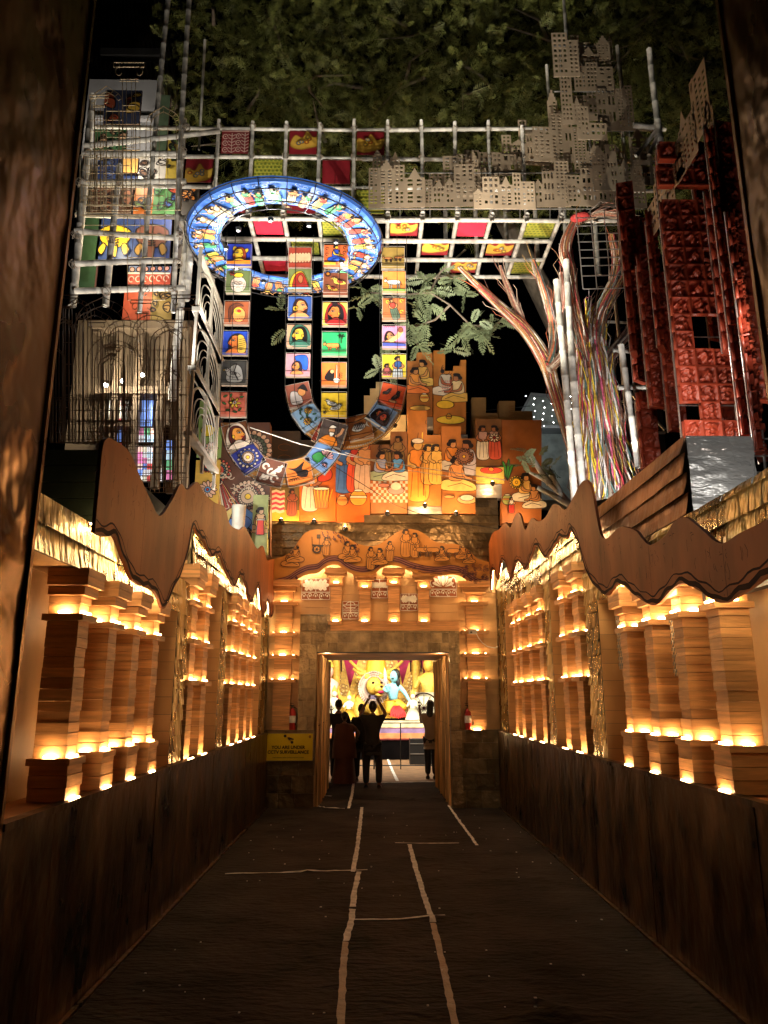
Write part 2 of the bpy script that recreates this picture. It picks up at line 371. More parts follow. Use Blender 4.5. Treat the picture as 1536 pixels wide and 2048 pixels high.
# ------------------------------------------------------------------ wavy valance boards
def smooth_poly(pts, k=5, closed=False):
    out = []; n = len(pts)
    for i in range(n - 1):
        p0, p1, p2, p3 = pts[max(i - 1, 0)], pts[i], pts[i + 1], pts[min(i + 2, n - 1)]
        for j in range(k):
            t = j / k; t2, t3 = t * t, t * t * t
            out.append(tuple(.5 * ((2 * p1[q]) + (-p0[q] + p2[q]) * t + (2 * p0[q] - 5 * p1[q] + 4 * p2[q] - p3[q]) * t2 + (-p0[q] + 3 * p1[q] - 3 * p2[q] + p3[q]) * t3) for q in range(2)))
    out.append(tuple(pts[-1])); return out
def ribbon(mb, pts, w, O, A, B, N, col=None, wf=None):
    """flat stroke with polyline pts (a,b)"""
    vs = []; n = len(pts)
    for i, (a, b) in enumerate(pts):
        p, q = pts[max(i - 1, 0)], pts[min(i + 1, n - 1)]; ta, tb = q[0] - p[0], q[1] - p[1]; l = math.hypot(ta, tb) or 1
        ww = w if wf is None else w * wf(i / (n - 1))
        na, nb = -tb / l * ww / 2, ta / l * ww / 2
        for s in (-1, 1): vs.append(O + A * (a + s * na) + B * (b + s * nb) + N)
    mb.add(vs, [(2 * i, 2 * i + 1, 2 * i + 3, 2 * i + 2) for i in range(n - 1)], 0, col)
def valance(top, bot, Xb, sx, label, waves):
    """top and bot are traced outlines in (Y,Z) left to right"""
    T = smooth_poly(top); Bt = smooth_poly(bot)
    v = thing('wave_board', label, 'board', (Xb, top[0][0], bot[0][1]))
    O = Vector((Xb, 0, 0)); A = Vector((0, 1, 0)); B = Vector((0, 0, 1)); inn = Vector((-sx, 0, 0))
    poly = T + Bt[::-1]
    mb = MB(); mb.prism(poly, O, A, B, Vector((sx * .026, 0, 0))); mb.build('board', M['valance'], v)
    mb = MB()
    for yj in np.arange(top[0][0] + 1.0, 13.5, 1.22):
        zt_ = min(T, key=lambda q: abs(q[0] - yj))[1]; zb_ = min(Bt, key=lambda q: abs(q[0] - yj))[1]
        ribbon(mb, [(yj, zb_ + .01), (yj + .004, (zb_ + zt_) / 2), (yj, zt_ - .01)], .004, O, A, B, inn * .0012)
        for q in range(4): z_ = zb_ + (zt_ - zb_) * (q + .5) / 4; ribbon(mb, [(yj - .04, z_), (yj - .034, z_)], .007, O, A, B, inn * .0012); ribbon(mb, [(yj + .04, z_), (yj + .046, z_)], .007, O, A, B, inn * .0012)
    mb.build('joint_and_screws', M['ink'], v, kind='stuff')
    mb = MB(); LN = inn * .002
    for dz, w in waves:
        ribbon(mb, [(a, b + dz + .012 * math.sin(a * 23 + dz * 70)) for a, b in Bt], w, O, A, B, LN, wf=lambda t: .6 + .5 * abs(math.sin(t * 37)))
    # scattered carved strokes
    rr = random.Random(5)
    for _ in range(150):
        i = rr.randrange(len(Bt)); a, b = Bt[i]; a += rr.uniform(-.1, .1)
        j = min(range(len(T)), key=lambda q: abs(T[q][0] - a)); zt = T[j][1]
        z = rr.uniform(b + .12, max(b + .14, zt - .06)); L_ = rr.uniform(.03, .1)
        ribbon(mb, [(a, z), (a + rr.uniform(-.02, .02), z + L_ / 2), (a + rr.uniform(-.02, .02), z + L_)] if z + L_ < zt - .03 else [(a, z), (a + .02, z + .005), (a + .04, z)], .004, O, A, B, LN * .9)
    mb.build('line_drawing', M['ink'], v)
    mb = MB(); mb.tube([Vector((Xb + sx * .035, a, b + .06)) for a, b in Bt], .006, 4); mb.build('led_strip', M['strip'], v)
    return v
vl_top = [(4.77, 2.9), (4.77, 3.15), (4.77, 3.44), (4.83, 3.54), (4.99, 3.58), (5.3, 3.60), (5.58, 3.5), (5.9, 3.39), (6.19, 3.33), (6.53, 3.56), (6.78, 3.78), (7.03, 3.79), (7.41, 3.98), (7.77, 3.95), (8.29, 3.99), (8.86, 4.08), (9.23, 3.95), (9.9, 4.03), (10.3, 4.16), (10.76, 4.13), (11.5, 4.08), (12.1, 4.24), (12.6, 4.1), (13.1, 4.2), (13.66, 4.3)]
vl_bot = [(4.77, 2.88), (4.96, 2.89), (5.15, 2.93), (5.41, 2.79), (5.67, 2.69), (6.2, 2.69), (6.5, 2.58), (6.74, 2.77), (7.0, 2.96), (7.19, 3.2), (7.3, 3.44), (7.42, 3.5), (7.6, 3.46), (7.9, 3.46), (8.15, 3.38), (8.32, 3.37), (8.71, 3.47), (9.1, 3.35), (9.5, 3.27), (9.77, 3.24), (10.02, 3.40), (10.3, 3.46), (10.6, 3.38), (10.9, 3.22), (11.25, 3.22), (11.6, 3.48), (11.9, 3.5), (12.2, 3.2), (12.5, 3.12), (12.8, 3.4), (13.05, 3.42), (13.3, 3.2), (13.66, 3.3)]
valance(vl_top, vl_bot, -1.8, -1, 'brown wave-edged board with tall rounded peak above the left pillars', [(.028, .034), (.075, .013)])
vr_top = [(3.5, 2.85), (3.95, 2.79), (4.27, 2.78), (4.53, 2.77), (4.78, 2.92), (5.0, 3.05), (5.2, 3.06), (5.37, 3.0), (5.68, 2.99), (5.85, 3.08), (5.98, 3.17), (6.34, 3.28), (6.7, 3.26), (6.9, 3.33), (7.02, 3.62), (7.1, 3.85), (7.25, 3.97), (7.48, 3.99), (7.75, 3.93), (8.12, 3.88), (8.4, 4.0), (8.68, 4.08), (9.1, 4.02), (9.52, 4.07), (9.9, 4.2), (10.34, 4.14), (10.6, 4.4), (10.82, 4.5), (11.1, 4.5), (11.46, 4.42), (11.88, 4.6), (12.5, 4.62), (13.16, 4.7), (13.66, 4.6)]
vr_bot = [(3.5, 2.6), (4.01, 2.49), (4.35, 2.43), (4.61, 2.41), (4.88, 2.52), (5.14, 2.61), (5.37, 2.59), (5.6, 2.53), (5.79, 2.54), (6.1, 2.65), (6.45, 2.80), (6.7, 2.78), (6.9, 2.76), (7.34, 2.97), (7.55, 3.2), (7.7, 3.42), (7.95, 3.6), (8.15, 3.55), (8.42, 3.63), (8.8, 3.58), (9.21, 3.53), (9.5, 3.7), (9.74, 3.79), (10.1, 3.68), (10.46, 3.58), (10.8, 3.75), (11.2, 3.8), (11.6, 3.62), (12.0, 3.95), (12.4, 4.05), (12.8, 3.8), (13.1, 4.0), (13.4, 4.05), (13.66, 3.7)]
valance(vr_top, vr_bot, 2.15, 1, 'long brown wave-edged board with dark contour lines above the right pillars', [(.026, .034), (.078, .014)])

# ------------------------------------------------------------------ copper portal sheets beside the viewer
def sheet(x0, y0, x1, y1, z1, label, seed):
    r = np.random.RandomState(seed); nu, nv = 60, 220
    a = Vector((x0, y0, 0)); b = Vector((x1, y1, 0)); d = b - a; nrm = Vector((-d.y, d.x, 0)).normalized()
    H = np.zeros((nv, nu)); uu = np.linspace(0, d.length, nu)[None, :]; vv = np.linspace(0, z1, nv)[:, None]
    for _ in range(70):
        cu, cv = r.uniform(0, d.length), r.uniform(0, z1); an = r.uniform(-1.0, 1.0) + (math.pi / 2 if r.rand() < .5 else 0)
        u = (uu - cu) * math.cos(an) + (vv - cv) * math.sin(an); v = -(uu - cu) * math.sin(an) + (vv - cv) * math.cos(an)
        H += r.uniform(-.014, .014) * np.exp(-(v / r.uniform(.04, .16)) ** 2 - (u / r.uniform(.2, .9)) ** 2)
    vs = []
    for j in range(nv):
        for i in range(nu):
            p = a + d * (i / (nu - 1)) + nrm * float(H[j, i]); vs.append((p.x, p.y, z1 * j / (nv - 1)))
    mb = MB(); mb.add(vs, [(j * nu + i, j * nu + i + 1, (j + 1) * nu + i + 1, (j + 1) * nu + i) for j in range(nv - 1) for i in range(nu - 1)])
    t = thing('portal_wall', label, 'wall', (x0, y0, 0))
    mb.build('sheet', M['copper'], t, smooth=True)
    mb = MB(); mb.box(x0 - .02, x0 + .02, y0, y0 + .03, 0, z1); mb.build('edge_trim', M['copper'], t)
    # a laid-over second sheet with a folded diagonal edge
    mb = MB()
    P = [a + d * t_ + nrm * s for t_, s in ((0.0, .03), (1.0, .03))]
    return t, a, d, nrm
sheet(-1.835, 3.95, -1.95, 1.2, 9.0, 'creased copper sheet wall of the entrance portal on the left edge of the photo', 4)
sheet(2.235, 3.885, 2.37, 1.2, 9.0, 'creased copper sheet wall of the entrance portal on the right edge of the photo', 9)
# ------------------------------------------------------------------ flat painted pictures (hand-painted figures laid on boards)
def clip(poly, x0=0., x1=1., y0=0., y1=1.):
    for ax, lim, sg in ((0, x0, 1), (0, x1, -1), (1, y0, 1), (1, y1, -1)):
        out = []; n = len(poly)
        for i in range(n):
            a, b = poly[i], poly[(i + 1) % n]; da, db = (a[ax] - lim) * sg, (b[ax] - lim) * sg
            if da >= 0: out.append(a)
            if (da >= 0) != (db >= 0):
                t = da / (da - db); out.append((a[0] + (b[0] - a[0]) * t, a[1] + (b[1] - a[1]) * t))
        poly = out
        if len(poly) < 3: return None
    return poly
INK = (.012, .008, .01)
class Pen:
    """drawing surface in units of the picture's short side; (0,0) bottom left"""
    def __init__(s, w, h, base=None): s.w, s.h = w, h; s.P = []; s.T = (0, 0, 1, 1, 0); s.lim = (0, w, 0, h); s.lw = .018
    def sub(s, cx, cy, k=1, fx=1, rot=0):
        q = Pen(s.w, s.h); q.P = s.P; q.lim = s.lim; q.lw = s.lw / 1
        q.par = s; q.T = (cx, cy, k, fx, rot); q.isub = True; q.lw = s.lw; q.scale_lw = k; return q
    def tr(s, p):
        cx, cy, k, fx, r = s.T; x, y = p[0] * fx * k, p[1] * k
        if r: x, y = x * math.cos(r) - y * math.sin(r), x * math.sin(r) + y * math.cos(r)
        x, y = x + cx, y + cy
        return s.par.tr((x, y)) if hasattr(s, 'par') else (x, y)
    def raw(s, pts, col):
        c = clip(pts, *s.lim)
        if c: s.P.append((c, col))
    def poly(s, pts, col, ol=True, lw=None):
        s.raw([s.tr(p) for p in pts], col)
        if ol: s.line(list(pts) + [pts[0]], INK if ol is True else ol, lw)
    def line(s, pts, col=INK, lw=None):
        P = [s.tr(p) for p in pts]; w = (lw or s.lw) / 2; n = len(P)
        L_, R_ = [], []
        for i in range(n):
            a, b = P[max(i - 1, 0)], P[min(i + 1, n - 1)]; tx, ty = b[0] - a[0], b[1] - a[1]; l = math.hypot(tx, ty) or 1
            L_.append((P[i][0] - ty / l * w, P[i][1] + tx / l * w)); R_.append((P[i][0] + ty / l * w, P[i][1] - tx / l * w))
        for i in range(n - 1): s.raw([L_[i], R_[i], R_[i + 1], L_[i + 1]], col)
    def epts(s, cx, cy, rx, ry, rot=0, a0=0, a1=360, n=16):
        o = []; m = n if a1 - a0 >= 360 else n + 1
        for i in range(m):
            t = math.radians(a0 + (a1 - a0) * i / n); x, y = rx * math.cos(t), ry * math.sin(t)
            o.append((cx + x * math.cos(rot) - y * math.sin(rot), cy + x * math.sin(rot) + y * math.cos(rot)))
        return o
    def ell(s, cx, cy, rx, ry, col, rot=0, ol=True, lw=None, n=14): s.poly(s.epts(cx, cy, rx, ry, rot, n=n), col, ol, lw)
    def arc(s, cx, cy, rx, ry, a0, a1, col=INK, lw=None, rot=0): s.line(s.epts(cx, cy, rx, ry, rot, a0, a1, 10), col, lw)
    def sm(s, pts, col, ol=True, lw=None):
        n = len(pts); q = [pts[-1]] + list(pts) + [pts[0], pts[1]]; o = []
        for i in range(1, n + 1):
            p0, p1, p2, p3 = q[i - 1], q[i], q[i + 1], q[(i + 2) % len(q)] if i + 2 < len(q) else pts[1]
            for j in range(4):
                t = j / 4; t2, t3 = t * t, t ** 3
                o.append(tuple(.5 * (2 * p1[c] + (-p0[c] + p2[c]) * t + (2 * p0[c] - 5 * p1[c] + 4 * p2[c] - p3[c]) * t2 + (-p0[c] + 3 * p1[c] - 3 * p2[c] + p3[c]) * t3) for c in (0, 1)))
        s.poly(o, col, ol, lw)
    def emit(s, mb, O, A, B, N, step=.00035):
        for i, (p, c) in enumerate(s.P): mb.add([O + A * a + B * b + N * (.0012 + step * min(i, 120) + step * .2 * max(0, i - 120)) for a, b in p], [list(range(len(p)))], 0, c)
R_, O_, Y_, G_, B_, N_, W_, K_, S_ = (.55, .03, .02), (.75, .22, .02), (.80, .50, .04), (.05, .30, .08), (.03, .08, .50), (.16, .05, .02), (.80, .76, .66), INK, (.72, .27, .06)
def a_face(p, skin, hair, veil=None):
    if veil: p.sm([(-.34, -.45), (-.36, .1), (-.2, .42), (.1, .45), (.36, .2), (.42, -.45)], veil)
    p.sm([(-.22, -.3), (-.28, .1), (-.1, .34), (.16, .34), (.3, .05), (.26, -.3)], hair)
    p.sm([(-.24, .05), (-.14, .24), (.08, .26), (.18, .02), (.1, -.2), (-.06, -.26), (-.2, -.14), (-.3, -.05)], skin)
    p.ell(-.1, .06, .075, .03, W_); p.ell(-.1, .06, .026, .026, K_, ol=False); p.arc(-.1, .1, .1, .05, 20, 160)
    p.line([(-.22, .06), (-.29, -.05), (-.21, -.07)]); p.ell(-.17, -.13, .05, .022, R_, ol=False)
    p.ell(.14, -.06, .05, .07, Y_)
    p.sm([(-.35, -.5), (-.1, -.26), (.15, -.26), (.4, -.5)], veil or skin)
def a_bird(p, c1, c2):
    p.sm([(-.35, .1), (-.18, .22), (0, .05), (.3, -.02), (.42, -.2), (.1, -.24), (-.2, -.16), (-.28, .02)], c1)
    p.ell(-.24, .13, .1, .09, c1); p.ell(-.25, .15, .035, .035, W_); p.ell(-.25, .15, .014, .014, K_, ol=False)
    p.poly([(-.33, .15), (-.46, .1), (-.33, .08)], Y_); p.sm([(-.08, .0), (.1, .02), (.26, -.1), (.05, -.16)], c2)
    for k in range(3): p.arc(.02 + k * .07, -.06, .05, .06, -60, 60)
    p.line([(-.05, -.2), (-.08, -.36)]); p.line([(.08, -.22), (.08, -.36)])
def a_fish(p, c1, c2):
    p.sm([(-.36, 0), (-.15, .17), (.15, .12), (.28, 0), (.15, -.12), (-.15, -.17)], c1); p.poly([(.24, 0), (.42, .17), (.38, 0), (.42, -.17)], c2)
    p.ell(-.24, .03, .035, .035, W_); 
    for k in range(5): p.arc(-.12 + k * .08, 0, .05, .12, -70, 70)
def a_flower(p, c1, c2, n=8, r=.4):
    for k in range(n):
        t = 2 * math.pi * k / n; p.ell(r * .6 * math.cos(t), r * .6 * math.sin(t), r * .42, r * .2, c1, rot=t)
    p.ell(0, 0, r * .33, r * .33, c2); p.ell(0, 0, r * .15, r * .15, R_)
def a_mandala(p, cs, r=.45, n=14):
    for q, c in enumerate(cs):
        rr = r * (1 - q * .22)
        for k in range(n): t = 2 * math.pi * (k + .5 * (q % 2)) / n; p.ell(rr * .86 * math.cos(t), rr * .86 * math.sin(t), rr * .18, rr * .13, c, rot=t, n=8)
        p.ell(0, 0, rr * .78, rr * .78, cs[(q + 1) % len(cs)], n=20)
    p.ell(0, 0, r * .18, r * .18, Y_)
def a_leaves(p, c, n=5):
    p.line([(-.4, -.3), (-.1, 0), (.1, .1), (.4, .35)], c, .03)
    for k in range(n):
        t = k / (n - 1); x, y = -.36 + .7 * t, -.25 + .52 * t
        for s in (-1, 1): a = .75 + s * .9; p.ell(x + .11 * math.cos(a), y + .11 * math.sin(a), .11, .045, c, rot=a, n=8)
def a_lotus(p, c):
    for a in (-70, 70, -45, 45, -20, 20, 0):
        t = math.radians(90 + a); p.ell(.17 * math.cos(t), .17 * math.sin(t), .2, .07, c, rot=t, n=10)
def a_cow(p, c):
    p.sm([(-.35, .12), (-.1, .16), (.25, .14), (.32, 0), (.22, -.1), (-.2, -.1), (-.32, -.02)], c)
    for x in (-.24, -.14, .15, .25): p.poly([(x, -.06), (x + .05, -.06), (x + .04, -.34), (x, -.34)], c)
    p.sm([(-.34, .12), (-.46, .16), (-.5, .04), (-.4, 0)], c); p.line([(-.42, .16), (-.48, .28)]); p.line([(-.38, .16), (-.36, .28)]); p.line([(.32, .05), (.4, -.18)])
def a_pot(p, c1, c2):
    p.sm([(-.1, .22), (-.22, .12), (-.27, -.04), (-.14, -.24), (.14, -.24), (.27, -.04), (.22, .12), (.1, .22)], c1); p.poly([(-.25, .05), (.25, .05), (.26, -.02), (-.26, -.02)], c2); p.ell(0, .23, .14, .04, W_)
def a_stand(p, dress, skin, hair=K_, top=None, turban=None):
    p.sm([(-.14, .12), (-.2, -.2), (-.16, -.48), (.14, -.48), (.18, -.15), (.12, .12)], dress)
    for x in (-.08, .0, .08): p.line([(x, .05), (x * 1.5, -.44)], INK, p.lw * .6)
    p.sm([(-.13, .32), (-.16, .08), (.14, .08), (.14, .32), (0, .36)], top or dress)
    p.sm([(.12, .3), (.24, .14), (.08, .04), (.04, .1), (.14, .15)], skin)
    p.sm([(-.12, .3), (-.22, .14), (-.06, .03), (-.03, .09), (-.13, .15)], skin)
    p.ell(0, .43, .075, .09, skin); p.sm([(-.09, .4), (-.09, .52), (.06, .53), (.05, .47), (-.03, .48)], hair)
    if turban: p.ell(0, .5, .1, .045, turban)
    else: p.ell(-.09, .42, .045, .045, hair)
def a_sit(p, dress, skin, top=None, hair=K_):
    p.sm([(-.3, -.28), (-.36, -.1), (-.1, -.02), (.16, -.04), (.4, -.16), (.36, -.3)], dress)
    p.line([(-.2, -.2), (.1, -.12), (.34, -.22)])
    p.sm([(-.14, .26), (-.17, -.04), (.13, -.04), (.15, .26), (0, .3)], top or dress)
    p.sm([(.13, .24), (.2, .05), (.34, .0), (.33, -.05), (.14, -.01)], skin); p.sm([(-.12, .24), (-.1, .02), (.16, -.03), (.16, .02), (-.02, .06)], skin)
    p.ell(.03, .38, .08, .1, skin); p.sm([(-.08, .34), (-.07, .49), (.09, .5), (.08, .43), (-.01, .42)], hair); p.ell(-.08, .38, .05, .05, hair)
def a_drum(p): 
    p.poly([(-.25, .3), (.25, .3), (.18, -.3), (-.16, -.3)], (.30, .12, .04)); p.ell(0, .3, .25, .05, W_)
    for k in range(5): x = -.22 + k * .11; p.line([(x, .28), (x * .7 + .03, -.28), (x + .11, .28)], Y_, p.lw)
def a_wheelcart(p):
    p.ell(0, -.15, .16, .16, (.42, .19, .04), lw=.03); p.ell(0, -.15, .04, .04, K_)
    for k in range(6): t = k * math.pi / 3; p.line([(0, -.15), (.15 * math.cos(t), -.15 + .15 * math.sin(t))])
    p.line([(-.2, .02), (.55, -.02)], INK, .035); p.line([(-.2, .02), (-.22, .4)]); p.line([(.1, .02), (.1, .4)]); p.poly([(-.0, .34), (.14, .34), (.14, .5), (0, .5)], K_)
def a_chariot(p):
    p.poly([(-.3, -.3), (.3, -.3), (.22, .2), (-.22, .2)], (.45, .05, .02)); p.poly([(-.24, .2), (.24, .2), (0, .42)], (.6, .12, .03)); p.line([(0, .4), (0, .62)], Y_, .03); p.ell(0, .46, .05, .05, Y_)
    for x in (-.12, 0, .12): p.line([(x, .2), (x * 1.3, -.3)], Y_, .02)
    p.line([(-.27, -.1), (.27, -.1)], Y_, .02)
def a_motif(p, rnd, white=W_):
    """white folk floor-pattern curls"""
    k = rnd.randrange(4)
    if k == 0:
        for q in range(7): x = -.42 + q * .14; p.ell(x, 0, .05, .22, (.30, .08, .02), ol=white, lw=.035, n=8)
    elif k == 1:
        for q in range(3): a = rnd.uniform(0, 6); p.arc(-.25 + q * .25, 0, .16, .2, 40 * q, 40 * q + 280, white, .045); p.arc(-.25 + q * .25, 0, .08, .1, 40 * q, 40 * q + 250, white, .04)
    elif k == 2:
        p.sm([(-.4, -.1), (-.1, .25), (.2, .1), (.42, .2), (.3, -.1), (0, -.25)], (.30, .08, .02), white, .045); p.ell(-.1, .06, .08, .06, white, ol=False); p.line([(-.4, -.3), (0, -.35), (.4, -.3)], white, .045)
    else:
        for q in range(6): t = q * math.pi / 3; p.ell(.2 * math.cos(t), .2 * math.sin(t), .16, .07, (.42, .12, .03), rot=t, ol=white, lw=.035, n=8)
        p.ell(0, 0, .07, .07, white, ol=False)
VX, VZ, VN = Vector((1, 0, 0)), Vector((0, 0, 1)), Vector((0, -1, 0))

# ------------------------------------------------------------------ back wall
YB = 13.7
def ps(px, py, Y=YB): v = atY(px, py, Y); return v.x, v.z
def pbox(mb, x0, x1, y0, y1, d0, d1, m=0):
    """box given by photo corner points, on the plane d0 in front of the back wall"""
    a = ps((x0 + x1) / 2 - (x1 - x0) / 2, (y0 + y1) / 2, YB + d0); b = ps(x1, (y0 + y1) / 2, YB + d0); t = ps((x0 + x1) / 2, y0, YB + d0)[1]; bt = ps((x0 + x1) / 2, y1, YB + d0)[1]
    mb.box(a[0], b[0], YB + d0, YB + d1, bt, t, m)
    return a[0], b[0], bt, t
bw_ = thing('gateway_wall', 'tall back wall of wood and metal shingles round the lit doorway', 'wall', (0.15, YB, 0))
DX0, DX1, DZ = -1.0, 1.37, 2.62     # doorway
mb = MB(); mb.box(-1.9, DX0, YB + .12, YB + .25, 0, 4.9); mb.box(DX1, 2.3, YB + .12, YB + .25, 0, 4.9); mb.box(DX0, DX1, YB + .12, YB + .25, DZ, 4.9)
mb.build('core_board', M['ply'], bw_)
def blocks(x0, x1, z0, z1, y, m, nw, nh, nm='shingle', th=.03, stagger=True, par=bw_, jit=.01):
    z = z0; r = 0
    while z < z1 - .02:
        h = min(nh * U(.85, 1.15), z1 - z); x = x0 - (nw * .4 if (r % 2 and stagger) else 0)
        while x < x1 - .01:
            w = nw * U(.75, 1.25); a, b = max(x, x0), min(x + w, x1)
            if b - a > .025:
                j = U(0, jit); mb = MB(); t = U(-.006, .006)
                vs = [(a + .002, y - j, z + .002), (b - .002, y - j + t, z + .002), (b - .002, y - j + t * .3 + .004, z + h - .002), (a + .002, y - j + .004, z + h - .002)]
                vs += [(v[0], y + th, v[2]) for v in vs]
                mb.add(vs, [(0, 1, 2, 3), (0, 4, 5, 1), (1, 5, 6, 2), (2, 6, 7, 3), (3, 7, 4, 0)]); mb.build(nm, M[m], par)
            x += w
        z += h; r += 1
zf = ps(560, 1462)[1]
blocks(-1.86, DX0, 0, zf, YB - .10, 'brass_dark', .30, .26, th=.2)
blocks(DX1 + .0, 2.26, 0, zf, YB - .10, 'brass_dark', .30, .26, th=.2)
mb = MB(); mb.box(-1.86, DX0, YB - .12, YB + .1, zf, zf + .02); mb.box(DX1, 2.26, YB - .12, YB + .1, zf, zf + .02); mb.build('shelf', M['brass_dark'], bw_)
# door surround
xa, xb = ps(597, 1400)[0], ps(921, 1400)[0]; zt = ps(760, 1262)[1]
blocks(xa, DX0, zf, zt, YB - .06, 'hammered', .17, .24, th=.15); blocks(DX1, xb, zf, zt, YB - .06, 'hammered', .17, .24, th=.15)
blocks(DX1, xb, 0.0, zf, YB - .13, 'hammered', .17, .24, th=.1)
blocks(DX0, DX1, DZ, zt, YB - .06, 'hammered', .2, .16, th=.15); blocks(xa, ps(661, 1250)[0], zt, ps(630, 1229)[1], YB - .06, 'hammered', .17, .14, th=.15)
# wooden fields left and right of the surround
def planks(x0, x1, z0, z1, y, nh=.11, m='ply', th=.04):
    z = z0
    while z < z1 - .02:
        h = min(nh * U(.85, 1.2), z1 - z); j = U(0, .008); mb = MB(); mb.box(x0, x1, y - j, y + th, z + .0015, z + h - .0015); mb.build('plank', M[m], bw_); z += h
zv = ps(560, 1128)[1]
planks(-1.86, xa, zf + .02, zv, YB + .05); planks(xb, 2.26, zf + .02, zv, YB + .05)
planks(ps(661, 1200)[0], xb, zt, zv, YB + .03, .16); planks(xa, ps(661, 1200)[0], ps(630, 1229)[1], zv, YB + .03, .16)
x0_, x1_ = ps(661, 1250)[0], xb
mb = MB(); mb.box(x0_, x1_, YB - .02, YB + .03, zt, ps(760, 1243)[1]); mb.build('band', M['plank'], bw_)
planks(x0_, x1_, zt + .005, ps(760, 1243)[1] - .003, YB - .035, .07, 'plank')
# pilasters with lamp ledges at both sides
def pilaster(xc, w, ys, cap, base, label):
    c = atY(xc, 1300, YB); t = thing('wooden_pilaster', label, 'pilaster', (c.x, YB, zf), 'narrow pilasters beside the doorway')
    k = 13.9 / 1500; hw = w * k / 2; Yf = YB - .08
    z = zf + .02; ztop = ps(xc, cap)[1]
    lz = [ps(xc, y)[1] for y in ys]
    while z < ztop:
        h = min(.085 * U(.85, 1.15), ztop - z); j = U(-.004, .004); mb = MB()
        mb.box(c.x - hw + j, c.x + hw + j, Yf + j, YB + .05, z + .0015, z + h - .0015); mb.build('plank', M['plank'], t); z += h
    for q in lz:
        mb = MB(); mb.box(c.x - hw - .09, c.x + hw + .09, Yf - .09, YB + .04, q - .055, q); mb.build('ledge', M['plank'], t)
        mb = MB(); mb.box(c.x - .05, c.x + .05, Yf - .035, Yf - .02, q + .001, q + .014); mb.build('lamp', M['warm'], t)
        for s in (-1, 1):
            mb = MB(); mb.box(c.x + s * (hw + .03) - .01, c.x + s * (hw + .03) + .01, Yf + .03, Yf + .05, q + .001, q + .012); mb.build('lamp', M['warm'], t)
    for e, a, b in ((.06, cap, cap - 10), (.13, cap - 10, cap - 22)):
        mb = MB(); mb.box(c.x - hw - e, c.x + hw + e, Yf - e, YB + .03, ps(xc, a)[1], ps(xc, b)[1] - .004); mb.build('capital', M['plank'], t)
pilaster(567, 33, [1205, 1266, 1311, 1359], 1184, 1455, 'narrow plank pilaster with four lamp ledges left of the doorway')
pilaster(950, 33, [1205, 1262, 1308, 1357], 1186, 1455, 'narrow plank pilaster with four lamp ledges right of the doorway')
mb = MB(); _c = ps(953, 1453); mb.box(_c[0] - .06, _c[0] + .06, YB - .11, YB - .095, zf + .021, zf + .035); mb.build('lamp', M['warm'], bw_)
# frieze pilasters
for i, (a, b) in enumerate(((661, 683), (718, 741), (776, 799), (836, 858))):
    xl, xr = ps(a, 1200)[0], ps(b, 1200)[0]; t = thing('frieze_pilaster', ['short plank pilaster above the doorway beside the boat-like left motif panel', 'short plank pilaster second from left above the doorway', 'short plank pilaster third from left above the doorway', 'short plank pilaster above the doorway next to the lotus panel'][i], 'pilaster', ((xl + xr) / 2, YB, zt), 'short pilasters above the doorway')
    z0 = ps(a, 1243)[1]; up = 1172 if i % 2 == 0 else 1180; z1 = ps(a, up)[1]; z = z0
    while z < z1 - .01:
        h = min(.08, z1 - z); mb = MB(); j = U(-.003, .004); mb.box(xl + j, xr - j, YB - .05, YB + .03, z + .0015, z + h - .0015); mb.build('plank', M['plank'], t); z += h
    mb = MB(); mb.box(xl - .03, xr + .03, YB - .09, YB + .03, z0 - .06, z0 - .003); mb.build('ledge', M['plank'], t)
    mb = MB(); mb.box((xl + xr) / 2 - .045, (xl + xr) / 2 + .045, YB - .08, YB - .065, z0 - .002, z0 + .012); mb.build('lamp', M['warm'], t)
    mb = MB(); mb.box(xl - .03, xr + .03, YB - .08, YB + .03, z1, z1 + .05); mb.build('ledge', M['plank'], t)
    mb = MB(); mb.box((xl + xr) / 2 - .045, (xl + xr) / 2 + .045, YB - .07, YB - .055, z1 + .051, z1 + .064); mb.build('lamp', M['warm'], t)
    mb = MB(); mb.box(xl - .02, xr + .02, YB - .04, YB + .03, z1 + .051, z1 + .16); mb.box(xl - .06, xr + .06, YB - .10, YB + .03, z1 + .161, z1 + .22); mb.box(xl - .1, xr + .1, YB - .13, YB + .03, z1 + .221, z1 + .32); mb.build('capital', M['plank'], t)
